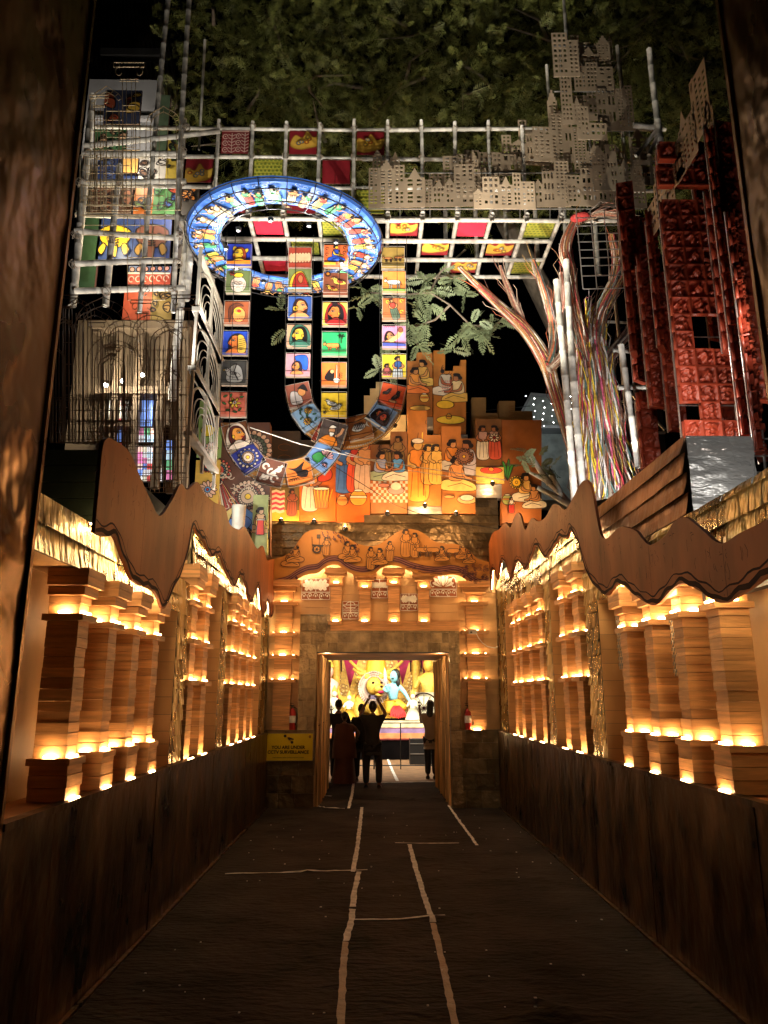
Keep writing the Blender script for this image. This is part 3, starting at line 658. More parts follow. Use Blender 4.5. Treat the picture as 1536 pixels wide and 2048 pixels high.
# motif panels
rnd = random.Random(11)
for (a, b, c_, d, sp_) in ((602, 661, 1157, 1200, 2), (684, 718, 1202, 1239, 1), (742, 776, 1158, 1197, 1), (800, 836, 1187, 1222, 1), (859, 913, 1151, 1194, 3)):
    xl, zb_ = ps(a, d); xr, zt_ = ps(b, c_); w, h = xr - xl, zt_ - zb_
    lab = {602: 'wide red-brown panel with white bird and leaf scrolls', 684: 'small red-brown panel with white boat over waves', 742: 'small red-brown panel with a row of white pointed shapes', 800: 'small red-brown panel with white bird and flower', 859: 'red-brown panel with a white lotus on orange'}[a]
    t = thing('motif_panel', lab + ', above the doorway', 'panel', (xl, YB, zb_), 'white folk pattern panels above the doorway')
    mb = MB(); mb.box(xl, xr, YB - .005, YB + .03, zb_, zt_); mb.build('board', mat('red_earth_paint' + str(a), (.30, .085, .025), .6), t)
    p = Pen(w, h); p.lw = .012
    p.line([(0.01, .01), (w - .01, .01), (w - .01, h - .01), (.01, h - .01), (.01, .01)], W_, .012)
    p.line([(.01, h * .36), (w - .01, h * .36)], W_, .014); p.line([(w * .5, h * .36), (w * .5, h if a != 859 else h * .36)], W_, .014)
    if a == 859: p.ell(w * .5, h * .72, w * .3, h * .26, (.70, .16, .02), ol=False)
    n = int(w / .09)
    for q in range(n):
        s_ = p.sub(w * (q + .5) / n, h * .17, .11); s_.arc(0, 0, .35, .5, 0, 300 if q % 2 else 180, W_, .012); s_.ell(0, .05, .12, .2, W_, ol=False)
    if a == 859:
        s_ = p.sub(w * .5, h * .58, .5)
        for ang in (-75, 75, -50, 50, -25, 25, 0):
            tt = math.radians(90 + ang); s_.ell(.2 * math.cos(tt), .2 * math.sin(tt) - .05, .22, .08, W_, rot=tt, ol=(.3, .08, .02), lw=.01)
        for sx_ in (.12, .88): p.arc(w * sx_, h * .68, w * .09, h * .22, 0, 300, W_, .018)
    elif a == 684:
        s_ = p.sub(w * .5, h * .78, .36); s_.line([(-.4, 0), (-.2, -.14), (.2, -.14), (.4, 0), (-.4, 0)], W_, .015); s_.arc(0, 0, .22, .16, 0, 180, W_, .015)
        for q in range(3): s_.line([(-.5 + i_ * .1, -.22 - q * .08 + .03 * (i_ % 2)) for i_ in range(11)], W_, .009)
    else:
        for sx_ in (.26, .74): a_motif(p.sub(w * sx_, h * .68, min(w * .55, .42)), rnd)
        a_motif(p.sub(w * .5, h * .68, min(w * .4, .3)), rnd)
    mb = MB(); p.emit(mb, Vector((xl, YB - .006, zb_)), VX, VZ, VN, .0002); mb.build('painting', M['paint'], t)
# metal plank wall above
mw = thing('metal_plank_wall', 'band of dull overlapping metal planks above the doorway board', 'wall', (0, YB, 4))
def mplanks(x0, x1, z0, z1, y, par=mw, m='brass_dark', rh=.145, rw=.8, nm='metal_plank'):
    z = z0; r = 0
    while z < z1 - .02:
        h = min(rh, z1 - z); x = x0 - (rw * U(.1, .6))
        while x < x1:
            w = rw * U(.7, 1.3); a, b = max(x, x0), min(x + w, x1)
            if b - a > .05:
                mb = MB(); o = U(.004, .014); vs = []
                for zz, oo in ((z - .012, .024 + o), (z + h * .5, .014 + o * .5), (z + h, .004)):
                    for i in range(4): vs.append((a + .002 + (b - a - .004) * i / 3, y - oo - U(0, .006), zz))
                n0 = len(vs); vs += [(v[0], v[1] + .004, v[2]) for v in vs]; fs = []
                for i in range(2):
                    for j in range(3): q = i * 4 + j; fs.append((q, q + 1, q + 5, q + 4)); fs.append((n0 + q, n0 + q + 4, n0 + q + 5, n0 + q + 1))
                fs += [(0, n0, n0 + 1, 1), (1, n0 + 1, n0 + 2, 2), (2, n0 + 2, n0 + 3, 3), (3, n0 + 3, n0 + 7, 7), (7, n0 + 7, n0 + 11, 11), (0, 4, n0 + 4, n0), (4, 8, n0 + 8, n0 + 4)]
                mb.add(vs, fs); mb.build(nm, M[m], par)
            x += w
        z += h; r += 1
zm0 = ps(760, 1126)[1]
mplanks(-1.95, 2.35, zm0, ps(600, 1045)[1], YB - .02); mplanks(ps(728, 1030)[0], 2.35, ps(600, 1045)[1], ps(760, 1029)[1], YB - .02)
mplanks(ps(950, 1010)[0], 2.35, ps(760, 1029)[1], ps(960, 996)[1], YB - .02)
mb = MB(); mb.box(-1.95, 2.35, YB - .01, YB + .1, zm0, ps(600, 1047)[1]); mb.build('core_board', M['black'], mw)

# wave board over the doorway
YV = YB - .16
vt = [(531, 1120), (560, 1115), (580, 1105), (590, 1093), (600, 1078), (612, 1065), (630, 1059), (650, 1060), (672, 1064), (692, 1074), (712, 1086), (735, 1092), (755, 1090), (775, 1078), (795, 1064), (812, 1058), (835, 1061), (852, 1070), (868, 1082), (890, 1087), (915, 1089), (935, 1099), (955, 1117), (978, 1124)]
vb = [(533, 1181), (552, 1177), (575, 1171), (595, 1158), (615, 1149), (635, 1146), (648, 1136), (662, 1130), (678, 1131), (692, 1141), (708, 1149), (728, 1152), (748, 1147), (765, 1135), (780, 1131), (798, 1133), (820, 1142), (850, 1150), (878, 1152), (903, 1149), (922, 1153), (942, 1167), (960, 1177), (978, 1176)]
T = smooth_poly([tuple(atY(x, y, YV).xz) for x, y in vt]); Bt = smooth_poly([tuple(atY(x, y, YV).xz) for x, y in vb])
v = thing('wave_board', 'ochre wave-edged board with dark line drawings of village people over the doorway', 'board', (0.1, YV, 4))
mb = MB(); mb.prism(T + Bt[::-1], Vector((0, YV, 0)), VX, VZ, Vector((0, .018, 0))); mb.build('board', M['ochre_board'], v)
mb = MB(); mb.tube([Vector((a, YV + .04, b + .06)) for a, b in Bt], .007, 4); mb.build('led_strip', M['strip'], v)
# one pen in metres from (533,1181) corner
O = Vector((Bt[0][0], YV - .001, Bt[0][1])); ww = Bt[-1][0] - Bt[0][0]
p = Pen(ww, 1.4); p.lw = .014
OC = (.42, .19, .04); DP = (.07, .02, .03); LP = (.33, .15, .12)
rel = [(a - O.x, b - O.z) for a, b in Bt]; relT = [(a - O.x, b - O.z) for a, b in T]
def band(off, w, col): p.line([(a, b + off) for a, b in rel], col, w)
band(.115, .10, LP); band(.03, .06, DP); band(.085, .02, DP); band(.125, .018, DP); band(.165, .012, DP)
k_ = 13.6 / 1500
def vp(px, py): q = atY(px, py, YV); return q.x - O.x, q.z - O.z
def fig(px, py, s, kind, fx=1):
    c = vp(px, py); q = p.sub(c[0], c[1], s, fx); q.lw = .011
    if kind == 's': a_stand(q, OC, OC)
    elif kind == 't': a_sit(q, OC, OC)
    elif kind == 'c': a_cow(q, OC)
    elif kind == 'w': a_wheelcart(q)
for f_ in ((580, 1120, .42, 't', 1), (592, 1112, .4, 't', -1), (634, 1092, .42, 'w', 1), (653, 1094, .33, 's', 1), (694, 1106, .42, 't', 1), (706, 1112, .4, 't', -1), (742, 1118, .4, 's', 1), (760, 1118, .38, 't', -1), (780, 1104, .36, 's', 1), (812, 1088, .5, 's', 1), (829, 1092, .44, 's', -1), (845, 1102, .34, 'c', 1), (866, 1102, .34, 'c', 1), (884, 1112, .34, 't', -1), (905, 1104, .34, 'c', -1), (925, 1108, .36, 't', 1), (938, 1118, .3, 't', -1)): fig(*f_)
rr = random.Random(2)
for _ in range(46):
    c = vp(665 + rr.uniform(0, 62), 0); t_ = (c[0] - relT[0][0]); j = min(range(len(relT)), key=lambda q: abs(relT[q][0] - c[0])); z = relT[j][1] - rr.uniform(.02, .16)
    p.ell(c[0], z, .028, .010, DP, rot=rr.uniform(-1.6, -.6), ol=False, n=6)
for _ in range(40):
    c = vp(rr.uniform(925, 975), rr.uniform(1132, 1165)); r_ = rr.uniform(.018, .035); p.arc(c[0], c[1], r_, r_, 0, 360, DP, .009)
    p.arc(c[0], c[1], r_ * .4, r_ * .4, 0, 360, DP, .008)
for q in range(4): p.line([vp(800 + i * 12, 1135 + q * 5 + 2 * math.sin(i * 1.3 + q)) for i in range(12)], DP, .013)
# clip to the board: drop pieces outside the outline
def zlim(x, R): 
    j = min(range(len(R)), key=lambda q: abs(R[q][0] - x)); return R[j][1]
p.P = [(pp, c) for pp, c in p.P if all(zlim(a, rel) + .004 < b < zlim(a, relT) - .004 for a, b in pp)]
mb = MB(); p.emit(mb, O, VX, VZ, VN, .0001); mb.build('line_drawing', M['paint'], v)

# notice, extinguishers, socket
s0 = atY(527, 1521, YB - .13); s1 = atY(626, 1467, YB - .13)
sg = thing('notice_board', 'yellow notice reading YOU ARE UNDER CCTV SURVEILLANCE, left of the doorway', 'sign', (s0.x, YB - .13, s0.z))
W, Hh = s1.x - s0.x, s1.z - s0.z
mb = MB(); mb.box(s0.x, s1.x, YB - .135, YB - .125, s0.z, s1.z); mb.build('board', mat('yellow_print', (.85, .62, .01), .4, var=.05, rand=0, bump=0), sg)
mb = MB(); mb.box(s0.x - .008, s1.x + .008, YB - .14, YB - .124, s1.z, s1.z + .01); mb.box(s0.x - .008, s1.x + .008, YB - .14, YB - .124, s0.z - .01, s0.z); mb.box(s0.x - .01, s0.x, YB - .14, YB - .124, s0.z, s1.z); mb.box(s1.x, s1.x + .01, YB - .14, YB - .124, s0.z, s1.z); mb.build('frame', M['brown_tape'], sg)
def text(s, x, y, z, size, m, par, align='CENTER', bold=.0):
    cu = bpy.data.curves.new('lettering', 'FONT'); cu.body = s; cu.size = size; cu.align_x = align; cu.extrude = .0008; cu.offset = bold; cu.materials.append(m)
    tmp = bpy.data.objects.new('tmp', cu); COL.objects.link(tmp); dg = bpy.context.evaluated_depsgraph_get(); dg.update()
    me = bpy.data.meshes.new_from_object(tmp.evaluated_get(dg)); bpy.data.objects.remove(tmp)
    if not me.materials: me.materials.append(m)
    return link('lettering', me, par, (x, y, z), (math.radians(90), 0, 0))
ink = M['ink']; cx = (s0.x + s1.x) / 2
text('YOU ARE UNDER', cx, YB - .137, s0.z + Hh * .43, Hh * .165, ink, sg, bold=.0025); text('CCTV SURVEILLANCE', cx, YB - .137, s0.z + Hh * .255, Hh * .165, ink, sg, bold=.0025)
text('THESE PREMISES UNDER SURVEILLANCE BY CAMERA', cx, YB - .137, s0.z + Hh * .09, Hh * .052, ink, sg)
p = Pen(W, Hh); p.lw = .004
q = p.sub(W * .5, Hh * .8, .22)
q.ell(-.28, .22, .11, .11, K_, ol=False); q.poly([(-.1, .1), (.02, .14), (.42, .0), (.38, -.07), (.1, -.06), (.02, -.12)], K_, ol=False); q.ell(.28, -.26, .11, .11, K_, ol=False); q.line([(0, 0), (.22, -.2)], K_, .008)
p.ell(W * .94, Hh * .88, .022, .026, (.35, .16, .01), ol=False)
mb = MB(); p.emit(mb, Vector((s0.x, YB - .136, s0.z)), VX, VZ, VN); mb.build('camera_symbol', M['paint'], sg)
red = mat('red_enamel', (.35, .015, .01), .3, rand=0, bump=0)
for px, lab in ((584, 'red fire extinguisher with white label on the shelf left of the doorway'), (937, 'red fire extinguisher on the shelf right of the doorway')):
    c = atY(px, 1440, YB - .03); c.z = zf + .02; c.y = YB - .03 if px < 700 else YB - .03
    t = thing('fire_extinguisher', lab, 'fire extinguisher', c, 'fire extinguishers')
    mb = MB(); mb.tube([c + Vector((0, 0, z)) for z in (0, .01, .30, .345, .37)], [.06, .065, .065, .04, .022], 14); mb.build('cylinder_body', red, t, smooth=True)
    mb = MB(); mb.tube([c + Vector((0, 0, .37)), c + Vector((0, 0, .41))], .018, 8); mb.box(c.x - .05, c.x + .03, c.y - .01, c.y + .01, c.z + .41, c.z + .425); mb.box(c.x - .06, c.x + .02, c.y - .01, c.y + .01, c.z + .445, c.z + .455); mb.build('valve', M['black'], t)
    mb = MB(); mb.tube([c + Vector((.02, -.01, .39)), c + Vector((.085, -.02, .36)), c + Vector((.09, -.03, .2)), c + Vector((.07, -.05, .08))], .009, 6); mb.build('hose', M['black'], t)
    mb = MB(); mb.tube([c + Vector((0, 0, .12)), c + Vector((0, 0, .24))], .0665, 14, caps=False); mb.build('paper_label', M['white_tape'], t)
c = atY(946, 1263, YB - .2)
t = thing('power_socket', 'white switch socket with a trailing cable on a pilaster ledge right of the doorway', 'socket', c)
mb = MB(); mb.box(c.x - .075, c.x + .075, c.y, c.y + .04, c.z - .045, c.z + .045); mb.build('socket_box', M['whitefil'], t)
mb = MB(); mb.box(c.x - .05, c.x - .015, c.y - .006, c.y, c.z - .03, c.z + .0); mb.build('socket_hole', M['black'], t)
mb = MB(); mb.tube([atY(952, 1266, YB - .19), atY(957, 1276, YB - .25), atY(965, 1286, YB - .32), atY(975, 1293, YB - .4), atY(990, 1296, YB - .55), atY(996, 1293, YB - .7)], .007, 5); mb.build('cable', M['white_tape'], t)

for _x in (DX0 + .16, DX1 - .12): lamp('passage_fill', (_x, YB + .4, 2.5), 16, (1, .62, .3), .012)  # fill lamps added to light the canes in place of stage glow
# ------------------------------------------------------------------ doorway passage lined with cane
YP = 16.9
pw = thing('passage', 'short passage behind the doorway lined with upright canes', 'passage', (.2, YB, 0))
mb = MB(); mb.box(DX0 - .1, DX0 - .02, YB + .25, YP, 0, DZ); mb.box(DX1 + .06, DX1 + .14, YB + .25, YP, 0, DZ); mb.build('side_board', M['plank'], pw)
mb = MB(); mb.box(DX0 - .1, DX1 + .14, YB + .25, YP, DZ, DZ + .1); mb.build('ceiling_board', M['plank'], pw)
mb = MB(); mb.box(DX0, DX1, YB - .05, YB + .25, DZ - .012, DZ); mb.build('lintel_board', M['black'], pw)
for wx, sx, lab in ((DX0, 1, 'bundle lining of upright dry canes on the left side of the doorway passage'), (DX1 + .06, -1, 'bundle lining of upright dry canes on the right side of the doorway passage')):
    t = thing('cane_screen', lab, 'screen', (wx, YB, 0), 'cane linings of the passage')
    n = 95
    for k in range(n):
        y = YB + .02 + (YP - YB) * k / n * 1.0; x = wx + sx * U(.0, .075); r = U(.010, .026); mb = MB(); lz = U(-.05, 0)
        pts = [(x + U(-.018, .018), y + U(-.03, .03), z) for z in (0, .5, 1.1, 1.7, 2.2, DZ - .03 + lz)]
        mb.tube(pts, r, 5); mb.build('cane', M['stick'], t)
    mb = MB(); mb.tube([(wx + sx * .06, YB, 1.35), (wx + sx * .07, (YB + YP) / 2, 1.37), (wx + sx * .06, YP, 1.35)], .008, 5); mb.build('binding_cord', M['ink'], t)
# ------------------------------------------------------------------ skinned figures
def skin(name, J, E_, m, parent, sub=2, root=0, smooth=True):
    """J: list of (pos, rx, ry); E_: edges. Grown with the Skin modifier and baked to a mesh"""
    me = bpy.data.meshes.new('t'); me.from_pydata([tuple(j[0]) for j in J], E_, []); o = bpy.data.objects.new('t', me); COL.objects.link(o)
    md = o.modifiers.new('s', 'SKIN'); md.use_smooth_shade = smooth
    sv = me.skin_vertices[0].data if me.skin_vertices else None
    if sv is None:
        me.update()
    sv = me.skin_vertices[0].data
    for i, j in enumerate(J): sv[i].radius = (j[1], j[2] if len(j) > 2 else j[1]); sv[i].use_root = (i == root)
    sb = o.modifiers.new('u', 'SUBSURF'); sb.levels = sub; sb.render_levels = sub
    dg = bpy.context.evaluated_depsgraph_get(); dg.update()
    m2 = bpy.data.meshes.new_from_object(o.evaluated_get(dg)); bpy.data.objects.remove(o); m2.materials.clear(); m2.materials.append(m)
    return link(name, m2, parent)
skin_m = mat('brown_skin', (.20, .095, .055), .5, rand=0, bump=0, var=.05)
hair_m = mat('black_hair', (.012, .010, .009), .5, rand=0, bump=.3)
def cloth(n, c): return mat(n, c, .85, var=.15, rand=0, bump=.3, bscale=14, dist=.02)
def person(label, bx, by, H, shirt, trous, armL, armR, lean=(0, 0), skirt=None, hair='short', turn=0, face=1, spread=.1, scarf=None):
    k = H / 1.7; B = Vector((bx, by, 0)); t = thing('person', label, 'person', B)
    R3 = Matrix.Rotation(turn, 3, 'Z')
    def w(x, y, z):
        f = max(0, (z - .9) / .8); v = Vector((x + lean[0] * f, y * face + lean[1] * f, z)) * k
        return B + R3 @ v
    J = [(w(0, 0, .95), .11 * k, .085 * k), (w(0, 0, 1.1), .11 * k, .085 * k), (w(0, 0, 1.28), .15 * k, .10 * k), (w(0, -.01, 1.41), .08 * k, .07 * k), (w(0, 0, 1.50), .052 * k, .052 * k)]
    E_ = [(0, 1), (1, 2), (2, 3), (3, 4)]; S = []
    for s, arm in ((-1, armL), (1, armR)):
        i0 = len(J); sh = w(s * .18, 0, 1.37); el = w(*arm[0]); wr = w(*arm[1]); d = (wr - el).normalized()
        J += [(sh, .055 * k), (el, .04 * k), (wr, .026 * k), (wr + d * .07 * k, .034 * k, .018 * k)]
        E_ += [(2, i0), (i0, i0 + 1), (i0 + 1, i0 + 2), (i0 + 2, i0 + 3)]; S.append((sh, el, wr, d))
    for s in (-1, 1):
        i0 = len(J)
        J += [(w(s * .09, 0, .86), .085 * k), (w(s * (spread - .0), .02, .48), .058 * k), (w(s * spread, 0, .10), .038 * k), (w(s * spread, .0, .045), .036 * k), (w(s * (spread + .015), .13, .028), .034 * k, .024 * k)]
        E_ += [(0, i0), (i0, i0 + 1), (i0 + 1, i0 + 2), (i0 + 2, i0 + 3), (i0 + 3, i0 + 4)]
    skin('body', J, E_, skin_m, t)
    # head with face
    hc = w(0, .015, 1.6); mb = MB(); mb.ell(hc, (.075 * k, .095 * k, .115 * k), 16, 12)
    f = R3 @ Vector((0, face, 0)); r_ = R3 @ Vector((1, 0, 0)); u = Vector((0, 0, 1))
    mb.ell(hc + f * .095 * k - u * .01 * k, (.014 * k, .018 * k, .025 * k), 8, 6); mb.ell(hc + f * .082 * k - u * .055 * k, (.028 * k, .012 * k, .009 * k), 8, 6)
    for s in (-1, 1): mb.ell(hc + r_ * s * .076 * k, (.012 * k, .02 * k, .032 * k), 8, 6)
    mb.build('head', skin_m, t, smooth=True)
    mb = MB()
    for s in (-1, 1): mb.ell(hc + f * .084 * k + r_ * s * .03 * k + u * .012 * k, .012 * k, 8, 6)
    mb.build('eyes', M['whitefil'], t, smooth=True)['kind'] = 'stuff'
    mb = MB(); mb.ell(hc - f * .012 * k + u * .022 * k, (.084 * k, .10 * k, .108 * k), 14, 10)
    if hair == 'bun': mb.ell(hc - f * .10 * k - u * .01 * k, .05 * k, 10, 8)
    if hair == 'long': mb.tube([hc - f * .05 * k + u * .05 * k, hc - f * .09 * k - u * .06 * k, hc - f * .11 * k - u * .22 * k, hc - f * .10 * k - u * .34 * k], [.06 * k, .085 * k, .08 * k, .03 * k], 10)
    mb.build('hair', hair_m, t, smooth=True)
    # fingers
    for (sh, el, wr, d), s in zip(S, (-1, 1)):
        side_ = d.cross(u); side_ = side_.normalized() if side_.length > .1 else r_.copy(); nrm = d.cross(side_).normalized()
        for q, L_ in enumerate((.055, .068, .074, .066)):
            b = wr + d * .085 * k + side_ * (q - 1.5) * .019 * k; mb = MB()
            mb.tube([b, b + d * L_ * .5 * k, b + d * L_ * .85 * k + nrm * .022 * k * s], [.010 * k, .009 * k, .006 * k], 5); mb.build('finger', skin_m, t, smooth=True)
        b = wr + d * .03 * k + side_ * .026 * k; mb = MB(); mb.tube([b, b + side_ * .025 * k + d * .025 * k, b + side_ * .03 * k + d * .055 * k], [.013 * k, .011 * k, .007 * k], 5); mb.build('thumb', skin_m, t, smooth=True)
    # shirt and trousers
    Js = [(w(0, 0, .80), .17 * k, .135 * k), (w(0, 0, 1.1), .145 * k, .115 * k), (w(0, 0, 1.28), .17 * k, .12 * k), (w(0, -.01, 1.40), .10 * k, .085 * k)]; Js.append((w(0, 0, .74), .168 * k, .135 * k)); Es = [(0, 1), (1, 2), (2, 3), (0, 4)]
    for sh, el, wr, d in S:
        i0 = len(Js); Js += [(sh, .075 * k), (sh.lerp(el, .75), .062 * k)]; Es += [(2, i0), (i0, i0 + 1)]
    skin('shirt', Js, Es, shirt, t)
    if skirt:
        mb = MB(); n = 28; vs = []
        for z, rx, ry in ((1.0, .17, .13), (.8, .22, .17), (.5, .25, .2), (.2, .28, .23), (.04, .30, .25)):
            for i in range(n): a = 2 * math.pi * i / n; q = 1 + .06 * math.sin(a * 7) * (1.1 - z); vs.append(w(rx * math.cos(a) * q, ry * math.sin(a) * q, z))
        mb.add(vs, [(r * n + i, r * n + (i + 1) % n, (r + 1) * n + (i + 1) % n, (r + 1) * n + i) for r in range(4) for i in range(n)]); mb.build('skirt', skirt, t, smooth=True)
    else:
        Jt = [(w(0, 0, .96), .16 * k, .125 * k)]; Et = []
        for s in (-1, 1):
            i0 = len(Jt); Jt += [(w(s * .09, 0, .85), .105 * k), (w(s * spread, .02, .48), .082 * k), (w(s * spread, 0, .09), .068 * k)]; Et += [(0, i0), (i0, i0 + 1), (i0 + 1, i0 + 2)]
        skin('trousers', Jt, Et, trous, t)
        for s in (-1, 1):
            mb = MB(); a = w(s * spread, -.05, .035); b = w(s * (spread + .015), .17, .03); mb.tube([a, (a + b) / 2, b], [.045 * k, .046 * k, .034 * k], 8); mb.build('shoe', M['black'], t, smooth=True)
    if scarf: 
        mb = MB(); n = 24; vs = []
        for z, rx, ry in ((1.44, .10, .09), (1.36, .22, .15), (1.1, .27, .2), (.8, .30, .22), (.62, .30, .22)):
            for i in range(n): a = 2 * math.pi * i / n; q = 1 + .05 * math.sin(a * 6 + z * 4); vs.append(w(rx * math.cos(a) * q, ry * math.sin(a) * q, z))
        mb.add(vs, [(r * n + i, r * n + (i + 1) % n, (r + 1) * n + (i + 1) % n, (r + 1) * n + i) for r in range(4) for i in range(n)]); mb.build('shawl', scarf, t, smooth=True)
    return t, w
dk = cloth('black_cotton', (.014, .013, .014)); dk2 = cloth('charcoal_denim', (.02, .02, .024)); brn = cloth('brown_saree', (.10, .035, .02)); bei = cloth('beige_knit', (.36, .27, .2)); grn = cloth('dark_olive_cotton', (.03, .028, .02))
g1 = atZ(745, 1577, 0)
p1_, w1 = person('man in black shirt holding a phone up with both arms in the doorway', g1.x, g1.y, 1.73, dk, dk2, ((-.27, .1, 1.45), (-.12, .2, 1.72)), ((.27, .1, 1.45), (.12, .2, 1.72)), spread=.13)
ph = w1(0, .26, 1.80); t = thing('phone', 'phone held up by the man in the doorway, its screen lit', 'phone', ph)
mb = MB(); mb.box(ph.x - .085, ph.x + .085, ph.y - .006, ph.y + .006, ph.z - .042, ph.z + .042); mb.build('phone_body', M['black'], t)
mb = MB(); mb.box(ph.x - .075, ph.x + .075, ph.y - .009, ph.y - .0065, ph.z - .036, ph.z + .036); mb.build('screen', emat('phone_screen', (.55, .45, .6), .55), t)
g = atZ(722, 1563, 0); person('slim person in dark clothes just left of the man with raised arms', g.x, g.y, 1.66, dk, dk, ((-.24, .05, 1.12), (-.12, .2, 1.1)), ((.24, .05, 1.12), (.12, .2, 1.15)), hair='short')
g = atZ(677, 1566, 0); person('tall man in dark shirt standing behind the woman in the brown shawl', g.x - .03, g.y + .25, 1.76, dk, dk2, ((-.24, .05, 1.12), (-.2, .2, 1.3)), ((.24, .05, 1.12), (.12, .2, 1.1)))
g = atZ(688, 1568, 0); person('short woman wrapped in a brown shawl over a long skirt, elbow out', g.x, g.y - .1, 1.5, brn, brn, ((-.24, .05, 1.12), (-.12, .2, 1.1)), ((.36, -.02, 1.22), (.30, .2, 1.06)), skirt=brn, hair='bun', scarf=brn)
g = atZ(851, 1558, 0); person('woman with long hair in beige top and dark trousers leaning by the right cane screen', g.x + .14, g.y, 1.74, bei, dk2, ((-.25, .22, 1.22), (-.30, .30, 1.56)), ((.24, .05, 1.12), (.2, .2, 1.0)), lean=(-.02, .14), hair='long', turn=-.2, spread=.08)
g = atZ(657, 1560, 0); person('partly hidden person at the left cane screen with a hand raised', g.x - .16, g.y + .3, 1.62, grn, dk2, ((-.24, .05, 1.12), (-.12, .2, 1.1)), ((.20, .12, 1.3), (.18, .2, 1.58)))

# ------------------------------------------------------------------ shrine room
rm = thing('shrine_room', 'inner hall with pale walls behind the passage', 'room', (0, 20, 0))
wallm = mat('shrine_wall', (.45, .36, .25), .8, rand=0)
for nm, b in (('back_wall', (-6, 6, 28.6, 28.7, 0, 5.2)), ('side_wall', (-6.1, -6, YP, 28.7, 0, 5.2)), ('side_wall', (6, 6.1, YP, 28.7, 0, 5.2)), ('ceiling', (-6.1, 6.1, YP, 28.7, 5.2, 5.3)),
              ('front_wall', (-6, DX0 - .1, YP - .1, YP, 0, 5.2)), ('front_wall', (DX1 + .14, 6, YP - .1, YP, 0, 5.2)), ('front_wall', (DX0 - .1, DX1 + .14, YP - .1, YP, DZ + .1, 5.2))):
    mb = MB(); mb.box(*b); mb.build(nm, wallm, rm)
mb = MB(); mb.box(-6, 6, YP, 28.6, -.01, -.004); mb.build('hall_floor', mat('tan_floor_cloth', (.20, .11, .05), .8, rand=0), rm)
YS = 23.6
def yb(x0, x1, y0, y1, Ya, Yb, m, nm, par):
    a = atY(x0, y1, Ya); b = atY(x1, y0, Ya); mb = MB(); mb.box(a.x, b.x, Ya, Yb, a.z, b.z); return mb.build(nm, m, par)
st = thing('stage', 'raised stage with cream, purple and orange cloth bands along its front', 'stage', (.4, YS, 0))
zs = atY(760, 1441, YS).z
mb = MB(); mb.box(-4.5, 5, YS + .02, 28, 0, zs); mb.build('platform', mat('black_drape', (.004, .003, .003), .95, rand=0, spec=.02), st)
for a, b, c_ in ((1441, 1455, (.70, .62, .38)), (1455, 1457, (.2, .05, .03)), (1457, 1466, (.28, .18, .36)), (1466, 1477, (.75, .26, .1)), (1477, 1480, (.18, .02, .02))):
    za, zb_ = atY(760, b, YS).z, atY(760, a, YS).z; mb = MB(); mb.box(-4.5, 5, YS - .01, YS + .02, za, zb_ - .001); mb.build('cloth_band', mat('band%d' % a, c_, .8, rand=0), st)
yel = mat('shrine_yellow', (.62, .37, .05), .6, var=.3, scale=12, rand=.1, bump=.5, bscale=20); crim = mat('crimson_cloth', (.42, .01, .07), .7, rand=0)
crm = mat('cream_plaster', (.78, .72, .5), .6, var=.12, scale=10, rand=.05, bump=.4, bscale=25)
bk = thing('shrine_backdrop', 'backdrop of tall yellow cone panels with crimson gaps behind the statues', 'backdrop', (.3, 27.4, zs))
mb = MB(); mb.box(-4, 4.5, 27.7, 27.75, zs, 4.8); mb.build('crimson_cloth', crim, bk)
def panel(pts, Y, m, nm, par, th=.12):
    P = [atY(x, y, Y) for x, y in pts]; mb = MB(); mb.prism([(q.x, q.z) for q in P], Vector((0, Y, 0)), VX, VZ, Vector((0, th, 0))); return mb.build(nm, m, par)
rr = random.Random(8)
def swirl(pts, Y, n, par, seed, c=(.5, .22, .03)):
    P = [atY(x, y, Y) for x, y in pts]; x0, x1 = min(q.x for q in P), max(q.x for q in P); z0, z1 = min(q.z for q in P), max(q.z for q in P)
    poly = [(q.x - x0, q.z - z0) for q in P]; p = Pen(x1 - x0, z1 - z0); p.lw = .02; r = random.Random(seed)
    def inside(x, y):
        r_ = False; n_ = len(poly)
        for i in range(n_):
            a, b = poly[i], poly[i - 1]
            if (a[1] > y) != (b[1] > y) and x < (b[0] - a[0]) * (y - a[1]) / (b[1] - a[1]) + a[0]: r_ = not r_
        return r_
    for _ in range(n):
        x, y = r.uniform(0, p.w), r.uniform(0, p.h); s = r.uniform(.04, .1); a = r.uniform(0, 360)
        if all(inside(x + dx, y + dy) for dx in (-s, s) for dy in (-s, s)): p.arc(x, y, s, s, a, a + 280, c if r.random() < .6 else (.16, .06, .02), .015); p.ell(x, y, s * .4, s * .4, (.85, .65, .2), ol=False)
    mb = MB(); p.emit(mb, Vector((x0, Y - .002, z0)), VX, VZ, VN, .0001); mb.build('relief_pattern', M['paint'], par)
cones = [[(640, 1300), (658, 1300), (664, 1345), (662, 1450), (640, 1450)], [(675, 1335), (686, 1312), (700, 1380), (706, 1450), (664, 1450), (668, 1360)],
         [(722, 1300), (770, 1300), (790, 1300), (806, 1375), (812, 1450), (690, 1450), (701, 1372)], [(812, 1345), (818, 1325), (843, 1325), (850, 1375), (852, 1450), (803, 1450), (804, 1375)], [(856, 1300), (880, 1300), (880, 1450), (850, 1450), (850, 1350)]]
for i, c_ in enumerate(cones): panel(c_, 27.3 - .05 * (i % 2), yel, 'cone_panel', bk); swirl(c_, 27.3 - .05 * (i % 2), 160, bk, i)
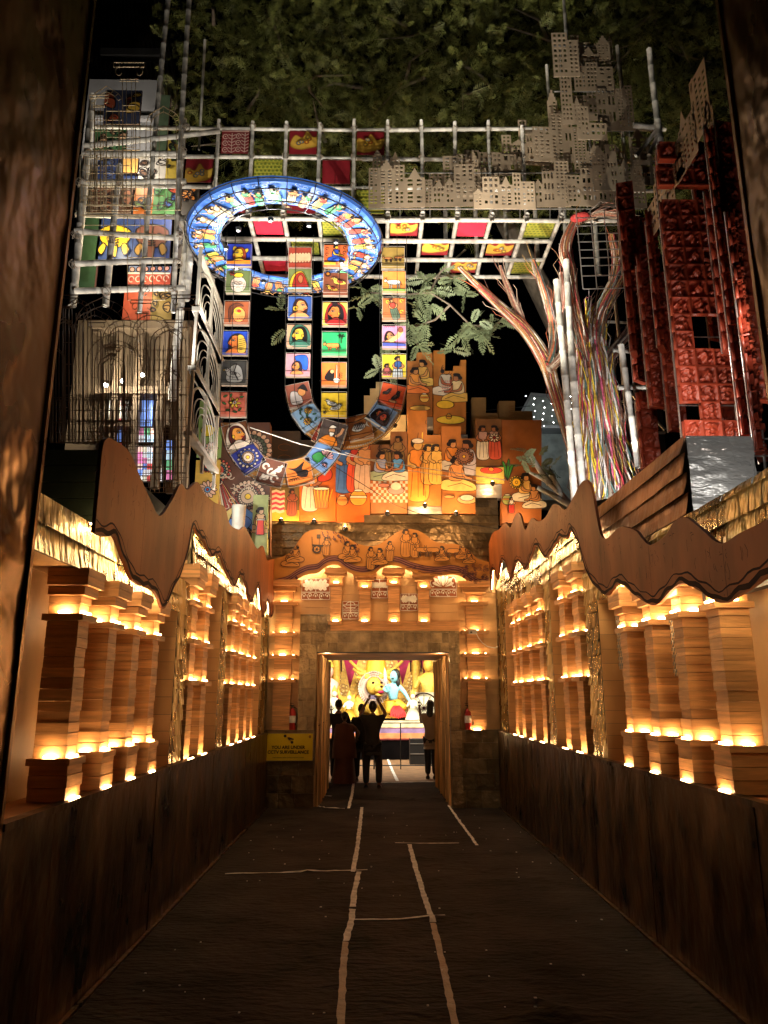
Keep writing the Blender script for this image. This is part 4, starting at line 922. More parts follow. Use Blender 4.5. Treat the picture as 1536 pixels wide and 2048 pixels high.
for x in (672, 832):
    a = atY(x, 1388, 26.6); b = atY(x, 1300, 26.6); t = thing('shrine_column', 'cream shrine column with red cloth below, %s of the lion' % ('left' if x < 700 else 'right'), 'column', (a.x, 26.6, zs), 'cream columns in the shrine')
    mb = MB(); mb.tube([a, a + Vector((0, 0, .1)), b + Vector((0, 0, .6))], [.17, .13, .13], 16); mb.build('shaft', yel, t, smooth=True)
    mb = MB(); mb.ell(a, (.21, .21, .09), 14, 8); mb.build('collar', crm, t, smooth=True)
    mb = MB(); c_ = atY(x, 1441, 26.6); n = 20; vs = []
    for z, r in ((a.z - .06, .14), (c_.z, .26)):
        for q in range(n): an = 2 * math.pi * q / n; rr_ = r * (1 + .1 * math.sin(an * 5)); vs.append((a.x + rr_ * math.cos(an), a.y + rr_ * math.sin(an), z))
    mb.add(vs, [(q, (q + 1) % n, n + (q + 1) % n, n + q) for q in range(n)]); mb.build('cloth', crim, t, smooth=True)
    for s in (-1, 1): panel([(x + s * 9, 1300), (x + s * 12, 1300), (x + s * 12, 1345), (x + s * 9, 1342)], 26.9, M['ink'], 'dark_strip', t, .03)
def gp(x, y, Y=25.3): return atY(x, y, Y)
# lion
li = thing('lion_statue', 'yellow lion statue with white mane and open mouth on the stage', 'statue', gp(738, 1440))
cyan = mat('pale_blue_paint', (.25, .62, .72), .45, rand=0, var=.08); dhoti = mat('golden_cloth', (.66, .36, .02), .6, rand=0, var=.15, bump=.4, bscale=15)
skin('body', [(gp(700, 1412, 25.6), .34), (gp(725, 1405, 25.5), .36), (gp(738, 1388, 25.4), .30), (gp(690, 1425, 25.3), .16), (gp(684, 1438, 25.2), .1), (gp(748, 1420, 25.3), .17), (gp(752, 1438, 25.2), .12), (gp(715, 1428, 25.1), .14), (gp(722, 1438, 25.0), .11), (gp(680, 1395, 25.7), .07), (gp(676, 1378, 25.7), .05)],
     [(0, 1), (1, 2), (0, 3), (3, 4), (1, 5), (5, 6), (1, 7), (7, 8), (0, 9), (9, 10)], yel, li, root=1)
hc = gp(748, 1372, 24.9); mb = MB(); mb.ell(hc, (.25, .24, .28), 18, 12); mb.ell(hc + Vector((.16, -.16, -.08)), (.19, .2, .15), 14, 10); mb.ell(hc + Vector((.17, -.14, -.28)), (.13, .15, .07), 12, 8)
for s in (-.22, .24): mb.ell(hc + Vector((s, 0, .30)), (.09, .05, .09), 10, 8)
mb.build('face', yel, li, smooth=True)
mb = MB()
for k in range(120):
    a = 2 * math.pi * k / 40; rr_ = .27 + .07 * (k // 40); o = hc + Vector((rr_ * math.cos(a) * .95, -.02 + .07 * (k // 40), rr_ * math.sin(a)))
    d = Vector((math.cos(a), .3, math.sin(a) - .35)).normalized(); mb.tube([o, o + d * .07 + Vector((0, 0, -.02)), o + d * .13 + Vector((0, 0, -.07))], [.055, .045, .018], 6)
mb.build('mane', mat('pinkish_white_mane', (.58, .42, .34), .6, rand=0), li, smooth=True)['kind'] = 'stuff'
mb = MB(); mb.ell(hc + Vector((.22, -.30, -.19)), (.10, .07, .05), 10, 8); mb.build('mouth', crim, li, smooth=True)
mb = MB(); mb.ell(hc + Vector((.24, -.35, -.02)), (.05, .03, .035), 8, 6); mb.build('nose', M['ink'], li, smooth=True)
for s in (-.03, .24):
    mb = MB(); mb.ell(hc + Vector((s, -.24, .10)), (.045, .03, .035), 8, 6); mb.build('eye', M['ink'], li, smooth=True)
# blue male figure
am = thing('blue_statue', 'pale blue bare-chested male statue in golden cloth leaning beside the lion', 'statue', gp(785, 1440))
skin('body', [(gp(786, 1402, 25), .17), (gp(786, 1392, 25), .15), (gp(787, 1376, 25), .21, .14), (gp(788, 1368, 24.95), .09), (gp(789, 1362, 24.9), .07),
              (gp(776, 1373, 24.9), .085), (gp(768, 1378, 24.6), .07), (gp(778, 1384, 24.5), .06), (gp(772, 1368, 24.4), .05), (gp(799, 1373, 25), .085), (gp(810, 1386, 24.9), .07), (gp(818, 1400, 24.8), .05), (gp(822, 1405, 24.7), .05)],
     [(0, 1), (1, 2), (2, 3), (3, 4), (2, 5), (5, 6), (6, 7), (7, 8), (2, 9), (9, 10), (10, 11), (11, 12)], cyan, am)
mb = MB(); h2 = gp(788, 1353, 24.85); mb.ell(h2, (.13, .15, .19), 14, 10); mb.ell(h2 + Vector((-.04, -.15, -.02)), (.03, .04, .04), 8, 6); mb.build('head', cyan, am, smooth=True)
mb = MB(); mb.ell(h2 + Vector((.05, .05, .05)), (.16, .15, .2), 14, 10); mb.ell(h2 + Vector((.13, .04, -.16)), (.07, .07, .16), 10, 8); mb.ell(h2 + Vector((-.06, -.15, -.07)), (.05, .02, .015), 8, 6); mb.build('hair', hair_m, am, smooth=True)
skin('trousers', [(gp(786, 1404, 25), .20), (gp(781, 1414, 24.8), .17), (gp(777, 1430, 24.7), .11), (gp(798, 1410, 24.8), .17), (gp(813, 1417, 24.6), .11)], [(0, 1), (1, 2), (0, 3), (3, 4)], dhoti, am)
mb = MB(); 
for k in range(9): a = gp(788 + k * 1.2, 1412, 24.6); b = gp(781 + k * 4, 1437 - abs(k - 4), 24.5); mb.tube([a, a.lerp(b, .5) + Vector((0, -.03, .02)), b], [.03, .06, .02], 5)
mb.build('red_sash', mat('red_sash', (.6, .02, .02), .7, rand=0), am, smooth=True)['kind'] = 'stuff'
mb = MB(); mb.tube([gp(772, 1372, 24.4), gp(771, 1362, 24.4), gp(770, 1345, 24.4), gp(769, 1335, 24.4)], [.02, .07, .06, .01], 4); mb.build('sword', M['whitefil'], am)
# central seated deity figure behind the lion, flanking figures, white disc
gd = thing('golden_statue', 'large golden ornate statue rising behind the lion in the middle of the stage', 'statue', gp(752, 1440, 26.3))
mb = MB(); a = gp(752, 1440, 26.3); n = 26; vs = []
for z, r in ((zs, .75), (1.7, .62), (2.3, .42), (2.7, .36), (3.1, .30)):
    for q in range(n): an = 2 * math.pi * q / n; r2 = r * (1 + .06 * math.sin(an * 9)); vs.append((a.x + r2 * math.cos(an), a.y + r2 * .6 * math.sin(an), z))
mb.add(vs, [(r * n + q, r * n + (q + 1) % n, (r + 1) * n + (q + 1) % n, (r + 1) * n + q) for r in range(4) for q in range(n)]); mb.build('robe', dhoti, gd, smooth=True)
mb = MB(); mb.ell((a.x, a.y - .1, 3.35), (.2, .2, .26), 14, 10); mb.build('head', yel, gd, smooth=True)
mb = MB()
for s in (-1, 1):
    for q in range(4): b = Vector((a.x + s * .25, a.y, 2.6)); e = Vector((a.x + s * (.55 + .12 * q), a.y - .1, 2.2 + .28 * q)); mb.tube([b, b.lerp(e, .55) + Vector((0, -.08, -.1)), e], [.08, .07, .05], 6)
mb.build('arms', yel, gd, smooth=True)['kind'] = 'stuff'
def small_fig(x, y, h, c1, c2, label, Y=25.6):
    b = gp(x, 1440, Y); t = thing('small_statue', label, 'statue', b); k = h
    skin('body', [(b + Vector((0, 0, .30 * k)), .15 * k), (b + Vector((0, 0, .5 * k)), .12 * k), (b + Vector((0, 0, .68 * k)), .14 * k), (b + Vector((0, 0, .8 * k)), .05 * k), (b + Vector((-.16 * k, -.02, .66 * k)), .05 * k), (b + Vector((-.24 * k, -.1, .5 * k)), .04 * k), (b + Vector((.16 * k, -.02, .66 * k)), .05 * k), (b + Vector((.1 * k, -.2, .52 * k)), .04 * k)], [(0, 1), (1, 2), (2, 3), (2, 4), (4, 5), (2, 6), (6, 7)], c1, t)
    mb = MB(); mb.ell(b + Vector((0, -.02, .9 * k)), (.09 * k, .1 * k, .12 * k), 12, 9); mb.build('head', c1, t, smooth=True)
    mb = MB(); mb.tube([b + Vector((0, 0, .98 * k)), b + Vector((0, 0, 1.05 * k)), b + Vector((0, 0, 1.2 * k))], [.1 * k, .08 * k, .01], 8); mb.build('crown', yel, t)
    mb = MB(); mb.tube([b, b + Vector((0, 0, .2 * k)), b + Vector((0, 0, .45 * k))], [.32 * k, .26 * k, .15 * k], 14); mb.build('skirt', c2, t, smooth=True)
pk = mat('pink_paint', (.75, .42, .32), .5, rand=0); 
small_fig(656, 0, 1.75, pk, crm, 'pink and cream statue at the left end of the stage', 25.9); small_fig(668, 0, .9, crm, crm, 'small white seated statue low on the left of the stage', 24.8)
small_fig(698, 0, .75, crm, dhoti, 'small white statue with golden skirt left of the lion paws', 24.4)
small_fig(858, 0, 2.0, yel, crm, 'tall pale yellow statue at the right end of the stage', 25.9); small_fig(826, 0, .8, crm, crm, 'small white statue right of the blue figure', 24.5)
t = thing('white_wheel', 'large white wheel with thin spokes at the right of the stage', 'wheel', gp(848, 1418, 24.7))
c_ = gp(848, 1416, 24.7); mb = MB(); mb.tube([c_ + Vector((.46 * math.cos(a), 0, .46 * math.sin(a))) for a in [2 * math.pi * i / 30 for i in range(30)]], .025, 6, closed=True); mb.build('rim', M['ink'], t, smooth=True)
mb = MB(); mb.tube([c_ + Vector((0, .06, 0)), c_ + Vector((0, .1, 0))], .42, 28); mb.build('disc', crm, t)
for i in range(6): a = math.pi * i / 6; mb = MB(); mb.tube([c_ + Vector((-.42 * math.cos(a), .03, -.42 * math.sin(a))), c_ + Vector((.42 * math.cos(a), .03, .42 * math.sin(a)))], .012, 4); mb.build('spoke', M['ink'], t)
# metal barrier and dark case
Yb = 20.6; t = thing('metal_barrier', 'black metal crowd barrier across the hall in front of the stage', 'barrier', (0, Yb, 0))
zt_ = atY(760, 1446, Yb).z; zl = atY(760, 1531, Yb).z
for x0, x1 in ((648, 748), (749, 853), (854, 900)):
    a, b = atY(x0, 1446, Yb).x, atY(x1, 1446, Yb).x
    for z in (zt_, max(.06, zl)): mb = MB(); mb.tube([(a, Yb, z), (b, Yb, z)], .016, 6); mb.build('rail', M['black'], t)
    for x in (a, (a + b) / 2, b): mb = MB(); mb.tube([(x, Yb, .0), (x, Yb, zt_)], .016, 6); mb.build('upright', M['black'], t)
a = atY(820, 1508, 22.0); b = atY(868, 1478, 22.0)
t = thing('equipment_case', 'black equipment case on the hall floor behind the right-hand woman', 'case', (a.x, 22, 0)); mb = MB(); mb.box(a.x, b.x, 22, 22.5, .0, b.z); mb.build('case_body', M['black'], t)
for z in (b.z * .4, b.z * .8): mb = MB(); mb.box(a.x, b.x, 21.985, 21.999, z, z + .02); mb.build('metal_edge', M['steel'], t)
# lamps of the hall
lamp('hall_flood_light', (.3, 20.2, 4.8), 760, (1, .93, .78), 1.2, kind='AREA', target=(.3, 25.5, 1.6))
lamp('hall_flood_light', (-2.5, 22.5, 4.4), 200, (1, .9, .7), .6, kind='AREA', target=(0, 25.5, 1.8))
lamp('hall_flood_light', (3.3, 22.5, 4.4), 200, (1, .9, .7), .6, kind='AREA', target=(.8, 25.5, 1.8))
# ------------------------------------------------------------------ upper structures
bsub = {}
def bamboo(p0, p1, r, par, nm='bamboo_pole', m='bamboo'):
    p0, p1 = Vector(p0), Vector(p1); L_ = (p1 - p0).length; n = max(1, int(L_ / .32)); pts = []; rs = []
    bow = Vector((U(-1, 1), U(-1, 1), U(-1, 1))) * .006 * L_; r0 = r * U(1.0, 1.12); r1 = r * U(.82, .98)
    for k in range(n + 1):
        t = k / n; q = p0.lerp(p1, t) + bow * math.sin(math.pi * t); rr_ = r0 + (r1 - r0) * t; d = (p1 - p0).normalized()
        if 0 < k < n:
            for o, s in ((-.016, 1.0), (-.006, 1.1), (.006, 1.1), (.016, 1.0)): pts.append(q + d * o); rs.append(rr_ * s)
        else: pts.append(q); rs.append(rr_)
    mb = MB(); mb.tube(pts, rs, 8); return mb.build(nm, M[m], par, smooth=True)
def tie(mb, c, r=.05):
    c = Vector(c)
    for k in range(4):
        a = Vector((U(-1, 1), U(-1, 1), U(-1, 1))).normalized(); b = a.cross(Vector((U(-1, 1), U(-1, 1), U(-1, 1)))).normalized()
        mb.tube([c + (a * math.cos(t) + b * math.sin(t)) * r for t in [i * math.pi / 4 for i in range(8)]], .007, 3, closed=True)
YL = 10.5; ZL = 9.28; ZT = 10.93; CX = [-2.55 + .553 * i for i in range(-1, 14)]
lat = thing('bamboo_bridge', 'whitewashed bamboo lattice bridge spanning the top of the walkway', 'bamboo frame', (0, YL, ZL))
RZ = [ZL, 9.83, 10.38, ZT]; RY = [YL, 11.05, 11.6, 12.15]
ties = MB()
for i, x in enumerate(CX):
    bamboo((x, YL - .05, ZL - .1), (x, YL - .05, ZT + U(.04, .14)), .032, lat)
    if x < 3.0: bamboo((x, YL - .1, ZL), (x, RY[-1] + .12, ZL), .036, lat)
    for z in RZ: tie(ties, (x, YL - .03, z))
    if i > 7: bamboo((x, RY[-1], ZL), (x, RY[-1], ZT), .04, lat)
for z in RZ: bamboo((-4.75, YL + .03, z + U(-.01, .01)), (0, YL + .03, z), .034, lat); bamboo((-.2, YL + .035, z), (4.85, YL + .035, z + (.08 if z == ZT else 0)), .034, lat)
for y in RY: bamboo((-3.1, y, ZL - .07), (0.1, y, ZL - .06), .038, lat); bamboo((0, y, ZL - .07), (2.95, y, ZL - .05), .038, lat)
ties.build('rope_tie', M['bark'], lat, kind='stuff')
def cloth_art(w, h, kind, seed=0):
    p = Pen(w, h); r = random.Random(seed); p.lw = .012; DR = (.22, .012, .018); YG = (.35, .33, .04)
    if kind == 'red': p.raw([(0, 0), (w, 0), (w, h), (0, h)], DR)
    elif kind == 'pink': p.raw([(0, 0), (w, 0), (w, h), (0, h)], (.5, .02, .05))
    elif kind == 'redwhite':
        p.raw([(0, 0), (w, 0), (w, h), (0, h)], DR); c = (.62, .42, .36)
        for k in range(4):
            x = w * (.14 + .24 * k)
            if k % 2:
                for q in range(6): p.line([(x - .06, h * (.1 + .14 * q)), (x, h * (.02 + .14 * q)), (x + .06, h * (.1 + .14 * q))], c, .014)
                p.line([(x, 0), (x, h * .85)], c, .012)
            else:
                for q in range(3): p.arc(x, h * (.15 + .28 * q), .04, .045, 0, 360, c, .016); p.ell(x, h * (.15 + .28 * q), .012, .012, c, ol=False)
        p.line([(0, h * .9), (w, h * .9)], c, .02)
    elif kind == 'green':
        p.raw([(0, 0), (w, 0), (w, h), (0, h)], YG)
        for j in range(7):
            for i in range(7): p.ell(w * (i + .5 * (j % 2) + .3) / 7, h * (j + .5) / 7, w * .055, h * .035, (.12, .16, .02), ol=False, n=6)
        p.line([(0, h * .03), (w, h * .03)], (.08, .1, .02), .03)
    else:
        p.raw([(0, 0), (w, 0), (w, h), (0, h)], DR)
        c = (.62, .36, .05); q = p.sub(w * r.uniform(.4, .6), h * r.uniform(.35, .6), .5)
        q.sm([(-.5, -.2), (-.35, .2), (-.1, .1), (.05, .36), (.25, .12), (.5, .18), (.4, -.2), (.1, -.3), (-.2, -.35)], c, ol=(.3, .15, .02))
        for _ in range(5): x, y = r.uniform(-.25, .25), r.uniform(-.15, .12); q.ell(x, y, .08, .07, r.choice([(.1, .2, .3), (.5, .08, .02), (.25, .2, .05)]), ol=(.3, .15, .02)); q.ell(x, y, .03, .03, Y_, ol=False)
    return p
def place_pic(p, O, A, B, N, par, nm='painting', th=.0, m=None, back=None, step=.00035):
    mb = MB(); p.emit(mb, O, A, B, N, step); return mb.build(nm, M['paint'], par)
def quadboard(O, A, B, N, w, h, th, m, par, nm='board'):
    mb = MB(); mb.obox(O + A * w / 2 + B * h / 2 - N * th / 2, A * w / 2, B * h / 2, N * th / 2); return mb.build(nm, m, par)
kk = 0
NB = {'red': 'plain dark red', 'redwhite': 'dark red with white leaf pattern', 'green': 'olive green with small dots', 'orange': 'dark red with golden creature', 'pink': 'bright crimson'}
base_b = mat('panel_back', (.10, .04, .03), .8, rand=0)
for i, r_, kind in ((1, 2, 'redwhite'), (3, 2, 'orange'), (5, 2, 'orange'), (0, 1, 'orange'), (2, 1, 'green'), (4, 1, 'red'), (1, 0, 'redwhite'), (5, 0, 'green'), (3, 0, 'red')):
    x0 = CX[i] + .05; w = .45; z0 = RZ[r_] + .05; h = .44; kk += 1
    b = quadboard(Vector((x0, YL, z0)), VX, VZ, VN, w, h, .01, base_b, lat, 'cloth_panel'); b['label'] = NB[kind] + ' cloth panel'
    place_pic(cloth_art(w, h, kind, kk), Vector((x0, YL - .001, z0)), VX, VZ, VN, b)
DN = Vector((0, 0, -1))
for i, r_, kind in ((2, 0, 'pink'), (4, 0, 'green'), (3, 1, 'green'), (2, 2, 'pink'), (6, 0, 'orange'), (8, 0, 'pink'), (10, 0, 'green'), (12, 0, 'green'), (7, 1, 'orange'), (9, 1, 'orange'), (11, 1, 'green'), (5, 1, 'red'), (8, 2, 'orange'), (10, 2, 'green'), (4, 2, 'orange')):
    x0 = CX[i] + .05; 
    if x0 > 2.7: continue
    w = .45; y0 = RY[r_] + .05; h = .45; kk += 1
    b = quadboard(Vector((x0, y0 + h, ZL - .0)), VX, Vector((0, -1, 0)), DN, w, h, .01, base_b, lat, 'cloth_panel'); b['label'] = NB[kind] + ' cloth panel'
    place_pic(cloth_art(w, h, kind, kk), Vector((x0, y0 + h, ZL - .001)), VX, Vector((0, -1, 0)), DN, b)

# ---- ring
RC = atY(571, 485, 10.5); RC.z = 8.75; RC.y = 10.47; R1, R0 = 1.49, 1.0
ring = thing('painted_ring', 'big blue painted ring with dancing figures hanging under the bamboo bridge', 'ring', RC)
rng_b = mat('ring_back', (.03, .10, .38), .5, rand=0, emit=None)
NS = 24
def polar(a, b, k, nz):
    th = 2 * math.pi * k / NS + (a - .2) / ((R0 + R1) / 2); r = R0 + b
    return RC + Vector((r * math.cos(th), r * math.sin(th), -nz))
def ring_art(seed):
    r = random.Random(seed); p = Pen(.40, .49); p.lim = (0, .40, 0, .49); p.lw = .009
    p.raw([(0, 0), (.2, 0), (.2, .49), (0, .49)], (.05, .16, .62)); p.raw([(.2, 0), (.4, 0), (.4, .49), (.2, .49)], (.07, .2, .66))
    for q in range(6): x, y = r.uniform(.03, .37), r.uniform(.3, .47); p.arc(x, y, .03, .025, 0, 300, (.45, .6, .85), .008)
    for q in range(4): y = .05 + .03 * q; p.line([(i * .05, y + .012 * math.sin(i * 2 + q)) for i in range(9)], (.6, .75, .95), .009)
    c = [(.75, .3, .12), (.1, .5, .2), (.8, .7, .5), (.7, .08, .06), (.8, .6, .1)]
    for x in ((.12, .3) if seed % 2 else (.2,)):
        q = p.sub(x, .25, .34, 1 if r.random() < .5 else -1, r.uniform(-.3, .3)); a_stand(q, r.choice(c), (.72, .4, .2), top=r.choice(c))
        q.line([(.1, .25), (.3, .42)], (.72, .4, .2), .012); q.line([(-.1, .25), (-.3, .4)], (.72, .4, .2), .012)
    if seed % 3 == 0: a_bird(p.sub(.33, .12, .14), (.8, .6, .4), (.5, .1, .1))
    if seed % 3 == 1: a_fish(p.sub(.07, .1, .13), (.8, .5, .2), (.6, .1, .1))
    return p
for k in range(NS):
    p = ring_art(k); mb = MB(); 
    vs = []; m_ = 4
    for z in (0, .02):
        for j in range(m_ + 1):
            for b in (0, .49): q = polar(.40 * j / m_, b, k, -z); vs.append(q)
    fs = []
    for j in range(m_): o = 2 * j; fs.append((o, o + 1, o + 3, o + 2)); o2 = o + 2 * (m_ + 1); fs.append((o2, o2 + 2, o2 + 3, o2 + 1)); fs.append((o, o + 2, o2 + 2, o2)); fs.append((o + 1, o2 + 1, o2 + 3, o + 3))
    mb.add(vs, fs); seg = mb.build('painted_segment', rng_b, ring)
    mb = MB()
    for i, (pp, c) in enumerate(p.P): mb.add([polar(a, b, k, .0015 + .0003 * i) for a, b in pp], [list(range(len(pp)))], 0, c)
    mb.build('painting', M['paint'], seg)
circ = lambda r, z, n=48: [RC + Vector((r * math.cos(2 * math.pi * i / n), r * math.sin(2 * math.pi * i / n), z)) for i in range(n)]
mb = MB(); 
vs = circ(R1 + .005, 0) + circ(R1 + .03, .07); mb.add(vs, [(i, (i + 1) % 48, 48 + (i + 1) % 48, 48 + i) for i in range(48)]); mb.build('outer_rim', rng_b, ring, smooth=True)
mb = MB()
for r, z in ((R1 - .02, -.10), (R0 + .02, -.10), ((R0 + R1) / 2, -.13), (R1 + .05, .02)): mb.tube(circ(r, z), .009, 4, closed=True)
mb.build('wire_hoop', M['wire'], ring, kind='stuff')
mb = MB()
for k in range(NS):
    th = 2 * math.pi * (k + .5) / NS; d = Vector((math.cos(th), math.sin(th), 0)); mb.tube([RC + d * (R0 - .02) + Vector((0, 0, .0)), RC + d * (R0 + .02) - Vector((0, 0, .1)), RC + d * (R0 + R1) / 2 - Vector((0, 0, .13)), RC + d * (R1 - .02) - Vector((0, 0, .1)), RC + d * (R1 + .05) + Vector((0, 0, .02))], .007, 4)
mb.build('wire_rib', M['wire'], ring, kind='stuff')
for a in (.8, 2.3, 3.9, 5.4): mb = MB(); e = RC + Vector((math.cos(a), math.sin(a), 0)) * 1.3; mb.tube([e, e + Vector((0, 0, .5))], .006, 4); mb.build('hanger', M['wire'], ring)
for a in range(10):
    th = 2 * math.pi * a / 10 + .2; e = RC + Vector((math.cos(th) * (R0 - .10), math.sin(th) * (R0 - .10), -.22))
    mb = MB(); mb.tube([e, e + Vector((0, 0, .05))], [.035, .045], 8); mb.build('spot_lamp', M['black'], ring)
    lamp('ring_light', e + Vector((0, 0, -.05)), 26, (1, .96, .9), .012, kind='SPOT', spot=140, target=e + Vector((math.cos(th), math.sin(th), 1.3)))

